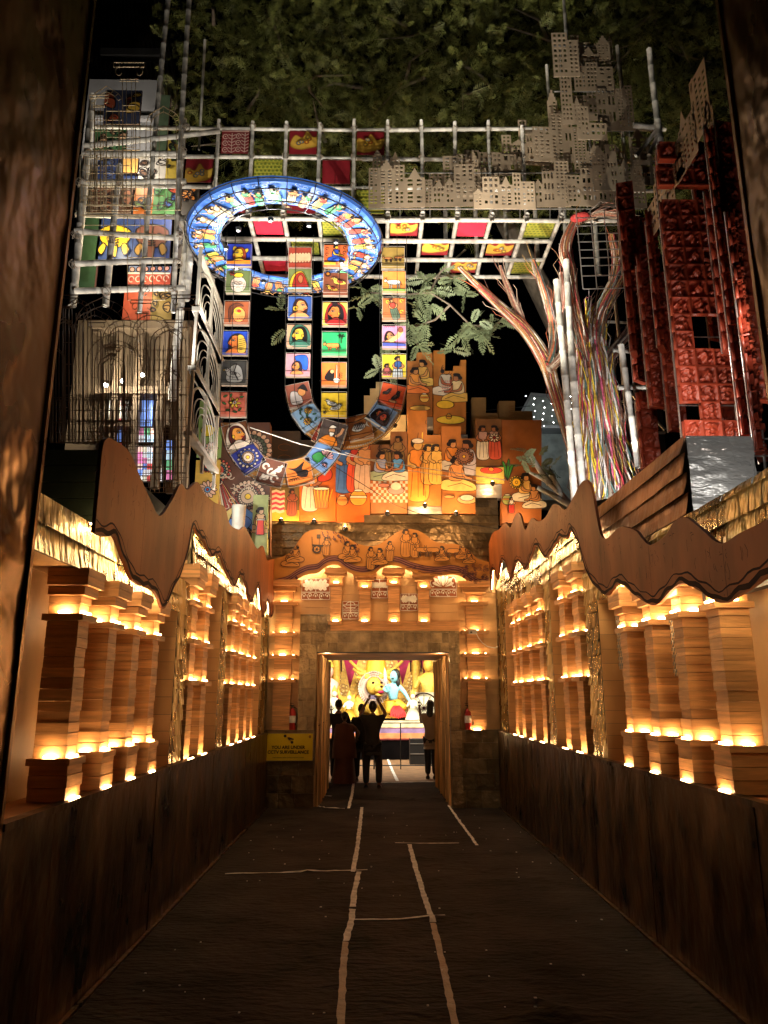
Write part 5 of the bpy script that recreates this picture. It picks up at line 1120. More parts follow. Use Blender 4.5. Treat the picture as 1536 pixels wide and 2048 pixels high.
# ---- hanging picture ribbons
def T_face(p, w, bg, skin_, hair_, veil, fx=1):
    p.raw([(0, 0), (w, 0), (w, w), (0, w)], bg); a_face(p.sub(w * .52, w * .52, w * 1.05, fx), skin_, hair_, veil)
def tile_art(kind, w):
    p = Pen(w, w); p.lim = (0, w, 0, w); p.lw = .008; bg = lambda c: p.raw([(0, 0), (w, 0), (w, w), (0, w)], c); s = lambda x=.5, y=.5, k=.9, fx=1, rot=0: p.sub(w * x, w * y, w * k, fx, rot)
    if kind == 'deer_face': bg((.02, .04, .42)); q = s(.5, .5); q.ell(-.22, .32, .09, .14, Y_); q.ell(.3, .2, .09, .14, Y_, rot=-.6); a_face(q, Y_, (.3, .05, .02)); p.poly([(0, 0), (w, 0), (w, w * .22), (0, w * .14)], O_)
    elif kind == 'mask': bg((.12, .16, .06)); q = s(); q.ell(0, -.15, .36, .4, (.62, .5, .42)); q.poly([(-.28, -.05), (0, -.2), (.28, -.05), (.2, -.4), (0, -.28), (-.2, -.4)], (.75, .7, .6)); q.ell(0, .3, .22, .12, Y_); q.arc(-.1, -.1, .08, .06, 0, 300); q.arc(.1, -.1, .08, .06, 0, 300); a_flower(s(.25, .8, .3), R_, Y_, 6)
    elif kind == 'owl': bg((.30, .08, .03)); q = s(); q.ell(.1, -.1, .28, .36, (.72, .28, .08)); q.arc(.05, .1, .16, .14, 20, 300, Y_, .02); q.ell(.1, .08, .08, .06, R_); q.sm([(-.3, -.5), (-.36, .2), (0, .46), (.3, .3), (0, .3), (-.2, 0)], (.14, .04, .02)); [q.arc(-.0 + .1 * k, -.3, .05, .08, 180, 360) for k in range(4)]
    elif kind == 'blue_woman': T_face(p, w, (.02, .07, .55), (.78, .22, .05), (.02, .02, .03), None, 1); q = s(); q.sm([(.12, .3), (.34, .3), (.5, -.1), (.46, -.5), (.15, -.5), (.14, -.1)], (.8, .5, .08)); [q.line([(.18, -.4 + .1 * k), (.44, -.34 + .1 * k)], INK, .008) for k in range(6)]
    elif kind == 'mono': bg((.06, .06, .06)); q = s(); q.sm([(-.3, -.4), (-.3, .1), (0, .4), (.3, .2), (.34, -.4)], (.5, .5, .5)); a_bird(s(.4, .5, .8), (.6, .6, .6), (.3, .3, .3)); q.line([(.1, .4), (.0, 0), (.2, -.4)], K_, .02)
    elif kind == 'mango': bg((.72, .18, .12)); q = s(); a_flower(s(.55, .55, .6), (.75, .5, .06), W_, 6); [q.ell(x, y, .1, .045, (.05, .18, .05), rot=a) for x, y, a in ((-.34, .34, .5), (-.38, 0, -.5), (-.2, -.3, .2), (.1, -.38, -.3), (.3, -.28, .8), (.36, .3, .2), (-.1, .36, 1.2))]
    elif kind == 'veiled': T_face(p, w, (.14, .05, .02), (.78, .32, .06), (.1, .02, .02), (.72, .6, .5), -1)
    elif kind == 'mandala': bg((.02, .03, .22)); a_mandala(s(), [(.6, .5, .42), (.05, .1, .4), (.5, .3, .2)])
    elif kind == 'scroll': bg((.14, .05, .03)); q = s(); [q.arc(x, y, r, r, a, a + 280, (.7, .62, .55), .03) for x, y, r, a in ((-.3, .2, .12, 0), (0, .0, .16, 90), (.25, .2, .1, 200), (-.2, -.25, .12, 120), (.2, -.25, .14, 10))]; q.line([(-.4, -.4), (0, -.1), (.4, .4)], (.7, .62, .55), .04)
    elif kind == 'crow': bg((.72, .20, .03)); q = s(); q.sm([(-.45, .25), (-.1, .2), (.3, .42), (.15, .1), (.38, .0), (.3, -.25), (-.05, -.2), (-.15, .05)], K_, ol=False); q.ell(.3, -.1, .04, .04, (.3, .1, .02)); [q.arc(-.4 + .1 * k, -.35, .05, .1, 0, 200) for k in range(4)]
    elif kind == 'lotus': bg((.16, .30, .62)); a_lotus(s(.62, .6, .8), (.75, .42, .45)); q = s(); q.sm([(-.35, -.2), (-.2, .1), (.1, .0), (.05, -.3), (-.2, -.35)], G_); a_lotus(s(.8, .22, .35), (.7, .35, .4)); q.line([(.1, .1), (.02, -.4)], G_, .02)
    elif kind == 'oldman': bg((.08, .06, .055)); q = s(); q.sm([(-.45, -.5), (-.2, -.1), (.2, -.15), (.35, -.5)], O_); q.ell(-.05, .14, .14, .16, (.6, .3, .15)); q.sm([(-.2, .2), (-.1, .38), (.1, .34), (0, .24)], W_); q.sm([(-.12, .02), (0, -.16), (.1, .04)], W_); q.line([(.2, -.1), (.36, .1), (.4, .35)], (.6, .3, .15), .04)
    elif kind == 'swans': bg((.74, .50, .03)); a_bird(s(.38, .6, .6), (.7, .68, .6), (.45, .45, .45)); a_bird(s(.6, .38, .6, -1), (.65, .63, .55), (.4, .4, .4)); a_flower(s(.15, .15, .2), (.5, .4, .2), W_, 5)
    elif kind == 'lute': bg((.75, .16, .03)); q = s(); q.ell(.12, -.28, .15, .13, (.8, .7, .6)); q.poly([(.09, -.2), (.15, -.2), (.14, .45), (.1, .45)], (.75, .65, .5)); q.sm([(-.4, -.2), (-.2, .2), (0, .1), (-.05, -.3)], K_); q.ell(-.08, .12, .09, .1, (.75, .4, .15)); [q.arc(.3, .0 - .1 * k, .06, .05, 0, 250) for k in range(3)]
    elif kind == 'green_cow': bg((.03, .42, .14)); a_cow(s(.45, .4, .8), (.78, .26, .06)); q = s(); q.line([(.3, 0), (.3, .3)], (.02, .12, .03), .02); [q.ell(.3 + .1 * math.cos(a), .32 + .06 * math.sin(a), .07, .02, (.02, .14, .04), rot=a) for a in (0, 1, 2, 3, 4, 5)]; p.line([(0, w * .12), (w, w * .14)], (.02, .15, .04), .03)
    elif kind == 'orange_woman': T_face(p, w, (.76, .52, .08), (.80, .22, .05), K_, (.35, .02, .02)); q = s(); q.ell(0, .42, .13, .07, K_); q.ell(0, .33, .1, .05, K_)
    elif kind == 'birds': bg((.20, .06, .03)); a_bird(s(.35, .32, .6), (.75, .45, .06), (.6, .1, .05)); a_bird(s(.62, .58, .75), (.75, .5, .08), (.55, .1, .05)); a_mandala(s(.2, .85, .25), [O_, Y_])
    elif kind == 'blue_lady': bg((.75, .16, .05)); q = s(); a_sit(q, (.03, .1, .6), Y_, (.03, .08, .5)); [q.arc(x, y, .06, .07, 0, 300, K_, .012) for x, y in ((-.4, .3), (-.4, 0), (.4, .35), (.38, .1))]; p.poly([(0, 0), (w * .5, 0), (w * .5, w * .14), (0, w * .14)], Y_); 
    elif kind == 'shawl_woman': bg((.16, .20, .07)); q = s(); q.sm([(-.44, -.5), (-.4, .1), (-.1, .42), (.2, .3), (.42, -.5)], (.78, .48, .04)); q.sm([(-.3, -.5), (-.26, .1), (0, .34), (.2, .2), (.4, -.5)], (.38, .03, .02)); q.sm([(-.1, .0), (0, .22), (.14, .1), (.12, -.18), (0, -.22)], (.45, .14, .05)); p.poly([(0, 0), (w, 0), (w, w * .1), (0, w * .1)], (.3, .5, .7))
    elif kind == 'earring': T_face(p, w, (.04, .10, .38), (.80, .34, .12), (.05, .02, .02), None, -1); q = s(); q.arc(-.2, -.12, .08, .1, 0, 360, Y_, .02)
    elif kind == 'green_veil': T_face(p, w, (.72, .36, .22), (.78, .55, .06), K_, (.05, .18, .13))
    elif kind == 'blue_elephant': bg((.65, .28, .36)); q = s(); q.sm([(-.1, .45), (.4, .45), (.45, -.2), (.2, -.2), (.1, .1), (-.1, .2)], (.03, .12, .6)); a_face(s(.45, .4, .7), (.78, .3, .1), (.03, .02, .06))
    elif kind == 'two_faces': bg((.28, .08, .05)); q = s(); q.sm([(-.4, -.4), (-.35, .2), (0, .1), (.1, -.4)], (.6, .55, .55)); q.ell(.15, .1, .18, .2, (.7, .3, .1)); q.sm([(0, .3), (.3, .45), (.42, .1), (.3, .15), (.1, .28)], K_)
    elif kind == 'daisies': bg((.25, .42, .66)); [a_flower(s(x, y, .42), (.8, .45, .08), (.85, .6, .1), 9) for x, y in ((.65, .7), (.35, .3))]; [s().ell(x, y, .09, .04, (.03, .14, .08), rot=a) for x, y, a in ((-.2, .3, 1), (-.3, .05, .2), (.3, -.1, -.4), (.2, -.34, .6), (.0, .05, 1), (-.1, .4, 0))]
    elif kind == 'fish': bg((.32, .12, .03)); a_fish(s(.5, .5, .95, 1, .2), (.6, .58, .55), (.5, .45, .4)); [s().arc(-.2 + .08 * k, .02, .03, .15, 0, 360, INK, .01) for k in range(5)]
    elif kind == 'lovers': bg((.2, .34, .6)); a_face(s(.38, .5, .55, -1), (.6, .14, .06), K_, K_); a_face(s(.65, .45, .6), (.65, .1, .05), K_, (.1, .06, .06)); p.line([(0, w * .04), (w, w * .04)], W_, .03)
    elif kind == 'redfish': bg((.72, .10, .03)); a_bird(s(.65, .55, .6, -1, .6), (.03, .05, .05), (.3, .15, .1)); a_bird(s(.25, .6, .5, 1, 1.2), (.05, .05, .05), (.2, .1, .1)); s().ell(.1, -.3, .2, .07, (.7, .4, .2))
    elif kind == 'nun': bg((.76, .56, .04)); a_stand(s(.66, .3, 1.1), (.5, .55, .6), (.5, .22, .1), top=(.04, .1, .3)); a_stand(s(.2, .05, .9), (.55, .12, .12), (.22, .08, .05), top=(.4, .1, .1))
    elif kind == 'mirror': bg((.70, .25, .42)); a_face(s(.32, .5, .7, -1), (.6, .25, .12), K_); q = s(); q.line([(-.2, -.3), (.15, -.05), (.35, .25)], (.75, .5, .2), .07); q.ell(.3, .3, .12, .14, (.25, .08, .04)); p.poly([(0, 0), (w, 0), (w, w * .14), (0, w * .2)], (.06, .08, .35)); [q.arc(-.4 + .1 * k, .42, .04, .06, 0, 180) for k in range(5)]
    elif kind == 'dance': bg((.38, .12, .04)); a_stand(s(.5, .45, .9, 1, .3), (.1, .15, .1), (.5, .25, .1), top=(.5, .06, .04)); [s().arc(x, y, .07, .07, 0, 280, Y_, .012) for x, y in ((-.3, .3), (.35, .35), (.35, -.2))]
    elif kind == 'goat': bg((.75, .24, .05)); q = s(); a_cow(s(.5, .45, .85), (.75, .7, .62)); p.poly([(0, 0), (w, 0), (w, w * .14), (0, w * .14)], (.2, .3, .06))
    elif kind == 'deer': bg((.30, .20, .05)); [a_cow(s(x, .45, .5, f), (.42, .16, .05)) for x, f in ((.3, 1), (.72, -1))]; p.line([(0, w * .1), (w, w * .1)], (.08, .06, .02), .03)
    else: bg((.35, .05, .03)); a_motif(s(), random.Random(hash(kind) % 99 if False else len(kind)), (.7, .5, .3))
    p.line([(.004, .004), (w - .004, .004), (w - .004, w - .004), (.004, w - .004), (.004, .004)], (.5, .45, .4), .007)
    return p
TLAB = dict(deer_face='yellow deer-eared face on blue', mask='white patterned mask on green', owl='orange owl in brown arch', blue_woman='orange face with yellow hair on blue', mono='black and white scene', mango='yellow fruit and leaves on pink', veiled='face in white veil', mandala='pale mandala on navy', scroll='white scrolls on brown', crow='black crow on orange', lotus='pink lotus on light blue', oldman='old bearded man in orange', swans='white swans on yellow', lute='woman with a long lute on red', green_cow='orange cow on green', orange_woman='orange woman with topknot on yellow', birds='two yellow birds on brown', blue_lady='woman in blue on red', shawl_woman='woman in yellow and red shawl', earring='woman with hoop earring', green_veil='yellow face in green veil', blue_elephant='face under blue elephant', two_faces='two profile faces', daisies='orange daisies on light blue', fish='white fish on brown', lovers='two dark red faces', redfish='black birds on red', nun='woman in blue and white on yellow', mirror='woman with mirror on pink', dance='dancer on brown', goat='white goat on orange', deer='two deer on olive')
def ribbon_strip(label, path, Y, kinds_at, size, u):
    """path: list of (px,py,angle) for tile centres"""
    c0 = atY(path[0][0], path[0][1], Y); rb = thing('picture_ribbon', label, 'picture ribbon', c0)
    L_, R2, C_ = [], [], []
    tm = mat('tile_edge', (.3, .26, .22), .6, rand=0)
    for (px, py, ang), kd in zip(path, kinds_at):
        c = atY(px, py, Y); a = math.radians(ang); A = Vector((math.cos(a), 0, math.sin(a))); B = Vector((-math.sin(a), 0, math.cos(a)))
        L_.append(c - A * (size / 2 + .015) + VN * .07); R2.append(c + A * (size / 2 + .015) + VN * .07); C_.append(c + A * .07 + VN * .1)
        s_ = size * .98; O = c - A * s_ / 2 - B * s_ / 2
        t = quadboard(O, A, B, VN, s_, s_, .07, tm, rb, 'picture_tile'); t['label'] = 'picture tile: ' + TLAB[kd] if kd in TLAB else 'picture tile'
        place_pic(tile_art(kd, s_), O + VN * .0005, A, B, VN, t)
        mb = MB(); mb.tube([c - A * (size / 2 + .02) - B * size * .35 + VN * .08, c + A * (size / 2 + .02) - B * size * .35 + VN * .08], .004, 4); mb.build('cross_wire', M['wire'], rb)
    cx, cy, rr_, ytop = u
    def rail(o, dy):
        xa, xb = path[0][0], path[-1][0]; pts = [(xa - o, ytop)] + [(cx - rr_ - o, cy - 40)] + [(cx + (rr_ + o) * math.cos(t), cy - (rr_ + o) * math.sin(t)) for t in [math.pi + math.pi * i / 18 for i in range(19)]] + [(cx + rr_ + o, cy - 40), (xb + o, ytop)]
        mb = MB(); mb.tube([atY(x, y, Y + dy) for x, y in pts], .0065, 4); mb.build('wire_rail', M['wire'], rb)
    mb = MB(); n_ = 26; vs = []
    for i in range(n_ + 1):
        t = math.pi + math.pi * i / n_
        for o in (-25, 25): vs.append(atY(cx + (rr_ + o) * math.cos(t), cy - (rr_ + o) * math.sin(t), Y + .085))
    vs += [v + Vector((0, .01, 0)) for v in vs]; m_ = 2 * (n_ + 1)
    mb.add(vs, [(2 * i, 2 * i + 1, 2 * i + 3, 2 * i + 2) for i in range(n_)] + [(m_ + 2 * i, m_ + 2 * i + 2, m_ + 2 * i + 3, m_ + 2 * i + 1) for i in range(n_)]); mb.build('curved_backing', M['ochre_board'], rb)
    mb = MB()
    for i in range(n_ * 3):
        t = math.pi + math.pi * (i + .5) / (n_ * 3)
        for o in (-21, 21): c = atY(cx + (rr_ + o) * math.cos(t), cy - (rr_ + o) * math.sin(t), Y + .082); mb.obox(c, (.012, 0, 0), (0, .001, 0), (0, 0, .012))
    mb.build('dotted_border', M['whitefil'], rb, kind='stuff')
    for o, dy in ((-27, -.09), (27, -.09), (8, -.13), (-27, .12), (27, .12)): rail(o, dy)
    return rb
pA = [(479, 510, 0), (477, 563, 0), (474, 626, 0), (471, 686, 0), (469, 746, 0), (467, 809, 0)]
# tiles keep their bottom edge towards the outside of the bend
curve1 = [(474, 872, 16), (497, 917, 36), (543, 945, -15), (598, 944, 12), (644, 914, -36), (664, 868, -17)]
pC = [(668, 810, 0), (668, 749, 0), (669, 688, 0), (670, 628, 0), (671, 568, 0), (672, 512, 0)]
ribbon_strip('longer U-shaped hanging ribbon of painted picture tiles, in front', pA + curve1 + pC, 10.75,
             ['deer_face', 'mask', 'owl', 'blue_woman', 'mono', 'mango', 'veiled', 'mandala', 'scroll', 'crow', 'lotus', 'oldman', 'swans', 'lute', 'green_cow', 'orange_woman', 'birds', 'blue_lady'], .40, (568, 846, 101, 470))
pB = [(600, 516, 0), (600, 559, 0), (600, 615, 0), (598, 672, 0), (596, 730, 0)]
curve2 = [(598, 790, 13), (616, 834, 35), (655, 868, -25), (719, 855, 12), (762, 832, -33), (784, 792, -13)]
pD = [(788, 732, 0), (788, 674, 0), (788, 618, 0), (788, 564, 0), (786, 516, 0)]
ribbon_strip('shorter U-shaped hanging ribbon of painted picture tiles, behind', pB + curve2 + pD, 11.1,
             ['x1', 'shawl_woman', 'earring', 'green_veil', 'blue_elephant', 'two_faces', 'daisies', 'x', 'fish', 'lovers', 'redfish', 'nun', 'mirror', 'dance', 'goat', 'deer'], .395, (692, 778, 95, 470))
for x, y, Y, e in ((535, 930, 9.6, 26), (620, 990, 9.8, 26), (560, 760, 9.7, 20), (725, 760, 9.8, 24), (725, 620, 9.8, 22), (555, 600, 9.7, 22), (420, 640, 9.6, 16), (830, 700, 9.9, 14)):
    lamp('ribbon_light', atY(x, y, Y), e * 4, (1, .9, .76), .012, kind='SPOT', spot=90, target=atY(x, y - 60, 10.9) + Vector((0, 0, .6)))

# ---- mural boards on the gateway
def stepboard(steps, yb_, Y, base, label, art, seed=0, foot=None):
    """steps: [(x0,x1,ytop)...] photo px; bottom yb_"""
    P = [atY(steps[0][0], yb_, Y)]; 
    for x0, x1, yt in steps: P += [atY(x0, yt, Y), atY(x1, yt, Y)]
    P.append(atY(steps[-1][1], yb_, Y)); zb_ = P[0].z
    poly = [(q.x, max(q.z, zb_)) for q in P]; t = thing('mural_board', label, 'mural', (P[0].x, Y, zb_), 'stepped mural boards above the doorway')
    mb = MB(); mb.prism(poly, Vector((0, Y, 0)), VX, VZ, Vector((0, .25, 0))); mb.build('board', mat('mural_ground%d' % seed, base, .55, var=.35, scale=2.2, rand=0, bump=.1), t)
    x0 = min(a for a, b in poly); x1 = max(a for a, b in poly); z1 = max(b for a, b in poly)
    p = Pen(x1 - x0, z1 - zb_); p.lw = .012; art(p, p.w, p.h); 
    def topz(x):
        for i in range(1, len(poly) - 2, 2):
            if poly[i][0] - .001 <= x <= poly[i + 1][0] + .001: return poly[i][1] - zb_
        return p.h
    p.P = [(pp, c) for pp, c in p.P if all(b < topz(a + x0) + .002 for a, b in pp)]
    mb = MB(); p.emit(mb, Vector((x0, Y, zb_)), VX, VZ, VN, .0002); mb.build('painting', M['paint'], t)
    if foot:
        a = atY(steps[0][0], foot, Y); mb = MB(); mb.box(x0 + .005, x1 - .005, Y + .02, Y + .2, a.z, zb_ - .003); mb.build('metal_foot', M['steel'], t)
    return t
SK = (.55, .26, .10); SK2 = (.36, .14, .06); WH = (.72, .66, .55); SAF = (.75, .26, .04)
def ar_drummer(p, w, h):
    p.poly([(0, h), (w * .5, h), (w * .4, h * .5), (0, h * .6)], (.14, .07, .02), ol=False); p.poly([(w * .7, h), (w, h), (w, h * .4), (w * .8, h * .5)], (.16, .15, .03), ol=False)
    a_stand(p.sub(w * .32, h * .55, h * .75), WH, SK2, top=SAF); a_drum(p.sub(w * .6, h * .38, h * .55)); q = p.sub(w * .68, h * .75, h * .4); q.sm([(-.2, .3), (-.24, -.2), (.26, -.1), (.24, .3)], (.6, .06, .03))
def ar_women(p, w, h):
    for x, d, t_ in ((.24, (.06, .16, .45), None), (.62, (.65, .08, .03), (.5, .04, .02)), (.84, (.6, .4, .28), SK)): a_stand(p.sub(w * x, h * .66, h * .5), d, SK, top=t_ or d)
    a_pot(p.sub(w * .66, h * .36, h * .3), (.6, .3, .04), WH); a_pot(p.sub(w * .2, h * .33, h * .2), (.6, .24, .05), SAF)
def ar_couple(p, w, h):
    n = 14; hh = h * .30
    for j in range(8):
        for i in range(n): p.raw([(w * i / n, h * .13 + hh * j / 8), (w * (i + 1) / n, h * .13 + hh * j / 8), (w * (i + 1) / n, h * .13 + hh * (j + 1) / 8), (w * i / n, h * .13 + hh * (j + 1) / 8)], WH if (i + j) % 2 else (.5, .16, .04))
    for x, f in ((.4, 1), (.74, -1)): a_stand(p.sub(w * x, h * .72, h * .4, f), (.2, .12, .04), (.28, .14, .05), top=(.24, .14, .05))
    a_sit(p.sub(w * .28, h * .52, h * .44), (.35, .45, .3), SK, top=(.3, .35, .55)); a_sit(p.sub(w * .74, h * .52, h * .44, -1), WH, SK2, top=(.1, .32, .7))
    p.ell(w * .68, h * .27, w * .22, h * .05, (.55, .3, .28)); p.ell(w * .68, h * .32, w * .14, h * .045, WH, ol=False); p.ell(w * .36, h * .33, w * .16, h * .025, (.5, .2, .14))
def ar_temple(p, w, h):
    p.poly([(0, h), (w, h), (w, h * .72), (0, h * .6)], (.10, .035, .01), ol=False); a_chariot(p.sub(w * .6, h * .68, h * .42))
    for x, d in ((.3, SAF), (.62, (.7, .36, .08)), (.85, (.72, .44, .1))): a_stand(p.sub(w * x, h * (.36 if x < .5 else .42), h * (.62 if x < .5 else .4)), d, (.62, .36, .1), turban=WH if x < .5 else None)
    p.line([(w * .46, h * .1), (w * .44, h * .56)], K_, .015)
def ar_rice(p, w, h):
    p.poly([(0, h), (w, h), (w, h * .7), (0, h * .7)], (.12, .045, .012), ol=False)
    a_sit(p.sub(w * .3, h * .62, h * .44), WH, SK, top=SAF); a_sit(p.sub(w * .7, h * .58, h * .5, -1), (.55, .5, .55), SK2, top=(.5, .45, .5)); a_sit(p.sub(w * .4, h * .40, h * .5), (.72, .52, .16), SK, top=(.7, .3, .1)); a_mandala(p.sub(w * .6, h * .64, h * .22), [(.3, .14, .08), (.5, .2, .1)])
    p.ell(w * .65, h * .15, w * .26, h * .05, (.6, .42, .2)); p.ell(w * .65, h * .17, w * .18, h * .035, WH); p.ell(w * .2, h * .18, w * .14, h * .02, (.6, .3, .1))
def ar_striped(p, w, h):
    p.poly([(0, 0), (w, 0), (w, h * .3), (0, h * .3)], (.75, .42, .05), ol=False); q = p.sub(w * .33, h * .5, h * .8)
    for k in range(9): q.line([(-.22, .36 - k * .085), (-.05, .42 - k * .085), (.1, .36 - k * .085), (.24, .41 - k * .085)], (.62, .04, .10) if k % 2 else WH, .055)
    a_stand(p.sub(w * .78, h * .5, h * .7), (.25, .06, .03), (.3, .1, .04))
def ar_offer(p, w, h):
    for x, f, d in ((.3, 1, WH), (.7, -1, (.6, .1, .06))): a_stand(p.sub(w * x, h * .62, h * .5, f), d, SK2, top=(.5, .3, .25))
    p.poly([(0, 0), (w, 0), (w, h * .25), (0, h * .25)], (.5, .36, .08), ol=False); p.ell(w * .55, h * .2, w * .4, h * .05, (.6, .06, .04)); p.ell(w * .55, h * .215, w * .1, h * .03, SAF); a_flower(p.sub(w * .7, h * .7, .25), WH, R_, 8)
def ar_family(p, w, h):
    p.poly([(0, h), (w, h), (w, h * .5), (0, h * .62)], (.12, .04, .012), ol=False)
    q = p.sub(w * .16, h * .4, .5)
    for a in (-.5, -.2, .1, .4): q.sm([(0, 0), (math.sin(a) * .5 - .06, .6), (math.sin(a) * .8, 1.0 - abs(a)), (math.sin(a) * .5 + .06, .6)], (.05, .25, .05))
    a_pot(p.sub(w * .14, h * .22, .4), (.3, .35, .1), SAF); a_sit(p.sub(w * .55, h * .3, h * .34), WH, SK, top=(.65, .4, .12)); a_sit(p.sub(w * .75, h * .22, h * .28, -1), WH, SK, top=SK); a_mandala(p.sub(w * .35, h * .38, .3), [Y_, (.5, .4, .1)]); a_stand(p.sub(w * .22, h * .16, .3), R_, SK, top=WH)
def ar_plain(p, w, h): 
    for k in range(3): p.arc(w * .5, h * (.3 + .2 * k), w * .2, h * .06, 20, 300, (.25, .1, .03), .012)
def ar_priest(p, w, h):
    a_sit(p.sub(w * .62, h * .62, h * .5, -1), (.7, .48, .12), (.6, .3, .1), top=(.68, .4, .1)); a_sit(p.sub(w * .3, h * .5, h * .5), (.7, .2, .05), SK, top=(.72, .3, .06)); a_pot(p.sub(w * .66, h * .28, h * .26), (.7, .45, .1), SAF); p.ell(w * .5, h * .12, w * .4, h * .04, (.8, .55, .15))
def ar_cook(p, w, h):
    p.ell(w * .42, h * .76, w * .16, h * .08, WH); a_sit(p.sub(w * .38, h * .58, h * .42), WH, SK2, top=(.55, .5, .4)); a_sit(p.sub(w * .72, h * .5, h * .42, -1), (.7, .45, .1), SK2, top=(.7, .55, .3))
    for i in range(6):
        for j in range(5): p.ell(w * (.28 + .05 * i), h * (.5 + .03 * j), .012, .012, (.5, .04, .03), ol=False, n=5)
    p.ell(w * .35, h * .34, w * .26, h * .05, (.75, .5, .04)); p.ell(w * .5, h * .16, w * .42, h * .05, (.8, .6, .06)); a_pot(p.sub(w * .45, h * .2, h * .12), (.65, .35, .04), SAF)
OB = (.60, .135, .015)
YM = 14.0
stepboard([(534, 598, 970)], 1042, YM, (.16, .11, .03), 'small dark mural of a striped pink cloth at the left end above the doorway', ar_striped, 1)
stepboard([(599, 672, 925)], 1043, YM - .02, OB, 'mural of a white-clad drummer with a big drum', ar_drummer, 2)
stepboard([(673, 740, 868)], 1070, YM - .06, OB, 'tall mural of three women beside a striped clay pot', ar_women, 3)
stepboard([(741, 781, 889), (781, 815, 863)], 1027, YM, (.32, .14, .05), 'mural of a couple eating on a checked cloth', ar_couple, 4)
stepboard([(816, 854, 821), (854, 882, 870)], 1012, YM - .03, (.42, .16, .03), 'mural of a red temple chariot with men in yellow', ar_temple, 5, foot=1027)
stepboard([(883, 922, 853), (922, 957, 877)], 1027, YM - .01, (.40, .15, .035), 'mural of seated people around a plate of rice', ar_rice, 6)
stepboard([(952, 974, 838), (974, 1003, 838)], 968, YM - .04, (.20, .09, .03), 'narrow brown mural of women with offerings and a red dish', ar_offer, 7, foot=996)
stepboard([(1004, 1083, 840)], 1046, YM - .05, (.28, .095, .025), 'dark brown mural of a family beside a banana plant', ar_family, 8)
stepboard([(814, 833, 722), (833, 865, 705)], 833, YM + .35, (.40, .15, .035), 'upper mural of a white-clad priest and an orange figure', ar_priest, 9, foot=860)
stepboard([(867, 890, 701), (890, 907, 742), (907, 921, 732), (921, 932, 720)], 868, YM + .3, (.45, .17, .03), 'upper mural of cooks with yellow dishes', ar_cook, 10, foot=880)
stepboard([(943, 972, 795), (972, 996, 826)], 960, YM + .5, (.26, .15, .05), 'plain brown stepped board behind the offering mural', ar_plain, 11)
stepboard([(998, 1030, 802), (1030, 1065, 822)], 845, YM + .5, (.26, .15, .05), 'plain brown stepped board above the family mural', ar_plain, 12)
stepboard([(728, 740, 791), (740, 752, 777), (752, 765, 764), (765, 812, 830)], 880, YM + .45, (.45, .36, .2), 'pale stepped board left of the upper murals', ar_plain, 13)
stepboard([(599, 668, 880)], 926, YM + .3, (.05, .04, .03), 'black blank board behind the ribbon', ar_plain, 14)
stepboard([(538, 600, 862)], 972, YM + .35, (.08, .06, .045), 'dark glazed board behind the ribbon at left', ar_plain, 15)
def flood(px, py, Y, e, col=(1, .52, .18), tgt=None, label='small flood lamp at the foot of the mural', spot=110):
    c = atY(px, py, Y); t = thing('flood_lamp', label, 'lamp', c, 'small flood lamps at the foot of the murals')
    mb = MB(); mb.tube([c, c + Vector((0, -.03, -.05))], [.05, .03], 8); mb.build('housing', M['black'], t)
    mb = MB(); mb.tube([c + Vector((0, .004, .01)), c + Vector((0, .01, .02))], [.035, .03], 8); mb.build('lens', M['strip'], t)
    return lamp('flood_light', c + Vector((0, -.01, .07)), e * 1.0, col, .012)
for i, (x, y, e) in enumerate(((562, 1040, 22), (628, 1042, 26), (690, 1056, 40), (775, 1026, 14), (850, 1010, 18), (912, 1026, 30), (848, 832, 14), (905, 866, 20), (985, 966, 8), (1040, 1040, 16), (790, 850, 10))):
    flood(x, y, YM - .35 if y > 900 else YM + .05, e, label='small flood lamp lighting %s' % ['the striped cloth mural', 'the drummer mural', 'the mural of three women', 'the mural of the eating couple', 'the temple chariot mural', 'the rice plate mural', 'the priest mural', 'the cooks mural', 'the offering mural', 'the family mural', 'the pale stepped board'][i])
# ---- left mural: mandala dress painting, and green flower board
def ar_dress(p, w, h):
    p.raw([(0, 0), (w, 0), (w, h), (0, h)], (.12, .05, .03))
    r = random.Random(5)
    a_mandala(p.sub(w * .62, h * .78, .75), [(.72, .42, .25), (.08, .10, .06), (.6, .5, .4)], .5, 22)
    a_mandala(p.sub(w * .12, h * .62, .42), [(.6, .1, .06), (.7, .5, .3), (.1, .25, .3)], .5, 16)
    a_mandala(p.sub(w * .62, h * .42, .6), [(.65, .45, .3), (.2, .06, .04), (.7, .55, .4)], .5, 24)
    for k in range(16):
        a = k / 15; p.sm([(w * (.1 + .05 * a), h * .56), (w * (.0 + .75 * a), h * (.16 + .06 * math.sin(k))), (w * (.05 + .77 * a), h * (.14 + .06 * math.sin(k)))], [(.65, .10, .05), (.8, .45, .15), (.75, .65, .5), (.4, .05, .04)][k % 4], lw=.006)
    for k in range(10): a = k / 9; p.sm([(w * .5, h * .36), (w * (.55 + .4 * a), h * (.30 - .1 * a)), (w * (.5 + .42 * a), h * (.22 - .12 * a)), (w * .42, h * .3)], [(.78, .35, .15), (.1, .25, .6), (.75, .6, .45), (.6, .08, .05)][k % 4], lw=.006)
    p.sm([(w * .05, h * .16), (w * .5, h * .28), (w * .7, h * .22), (w * .4, h * .12)], (.1, .22, .6)); p.sm([(w * .05, h * .2), (w * .4, h * .34), (w * .2, h * .12)], (.8, .6, .2))
    for _ in range(40): x, y = r.uniform(0, w), r.uniform(h * .1, h * .6); p.arc(x, y, .05, .04, r.uniform(0, 300), r.uniform(301, 500), (.75, .6, .45), .012)
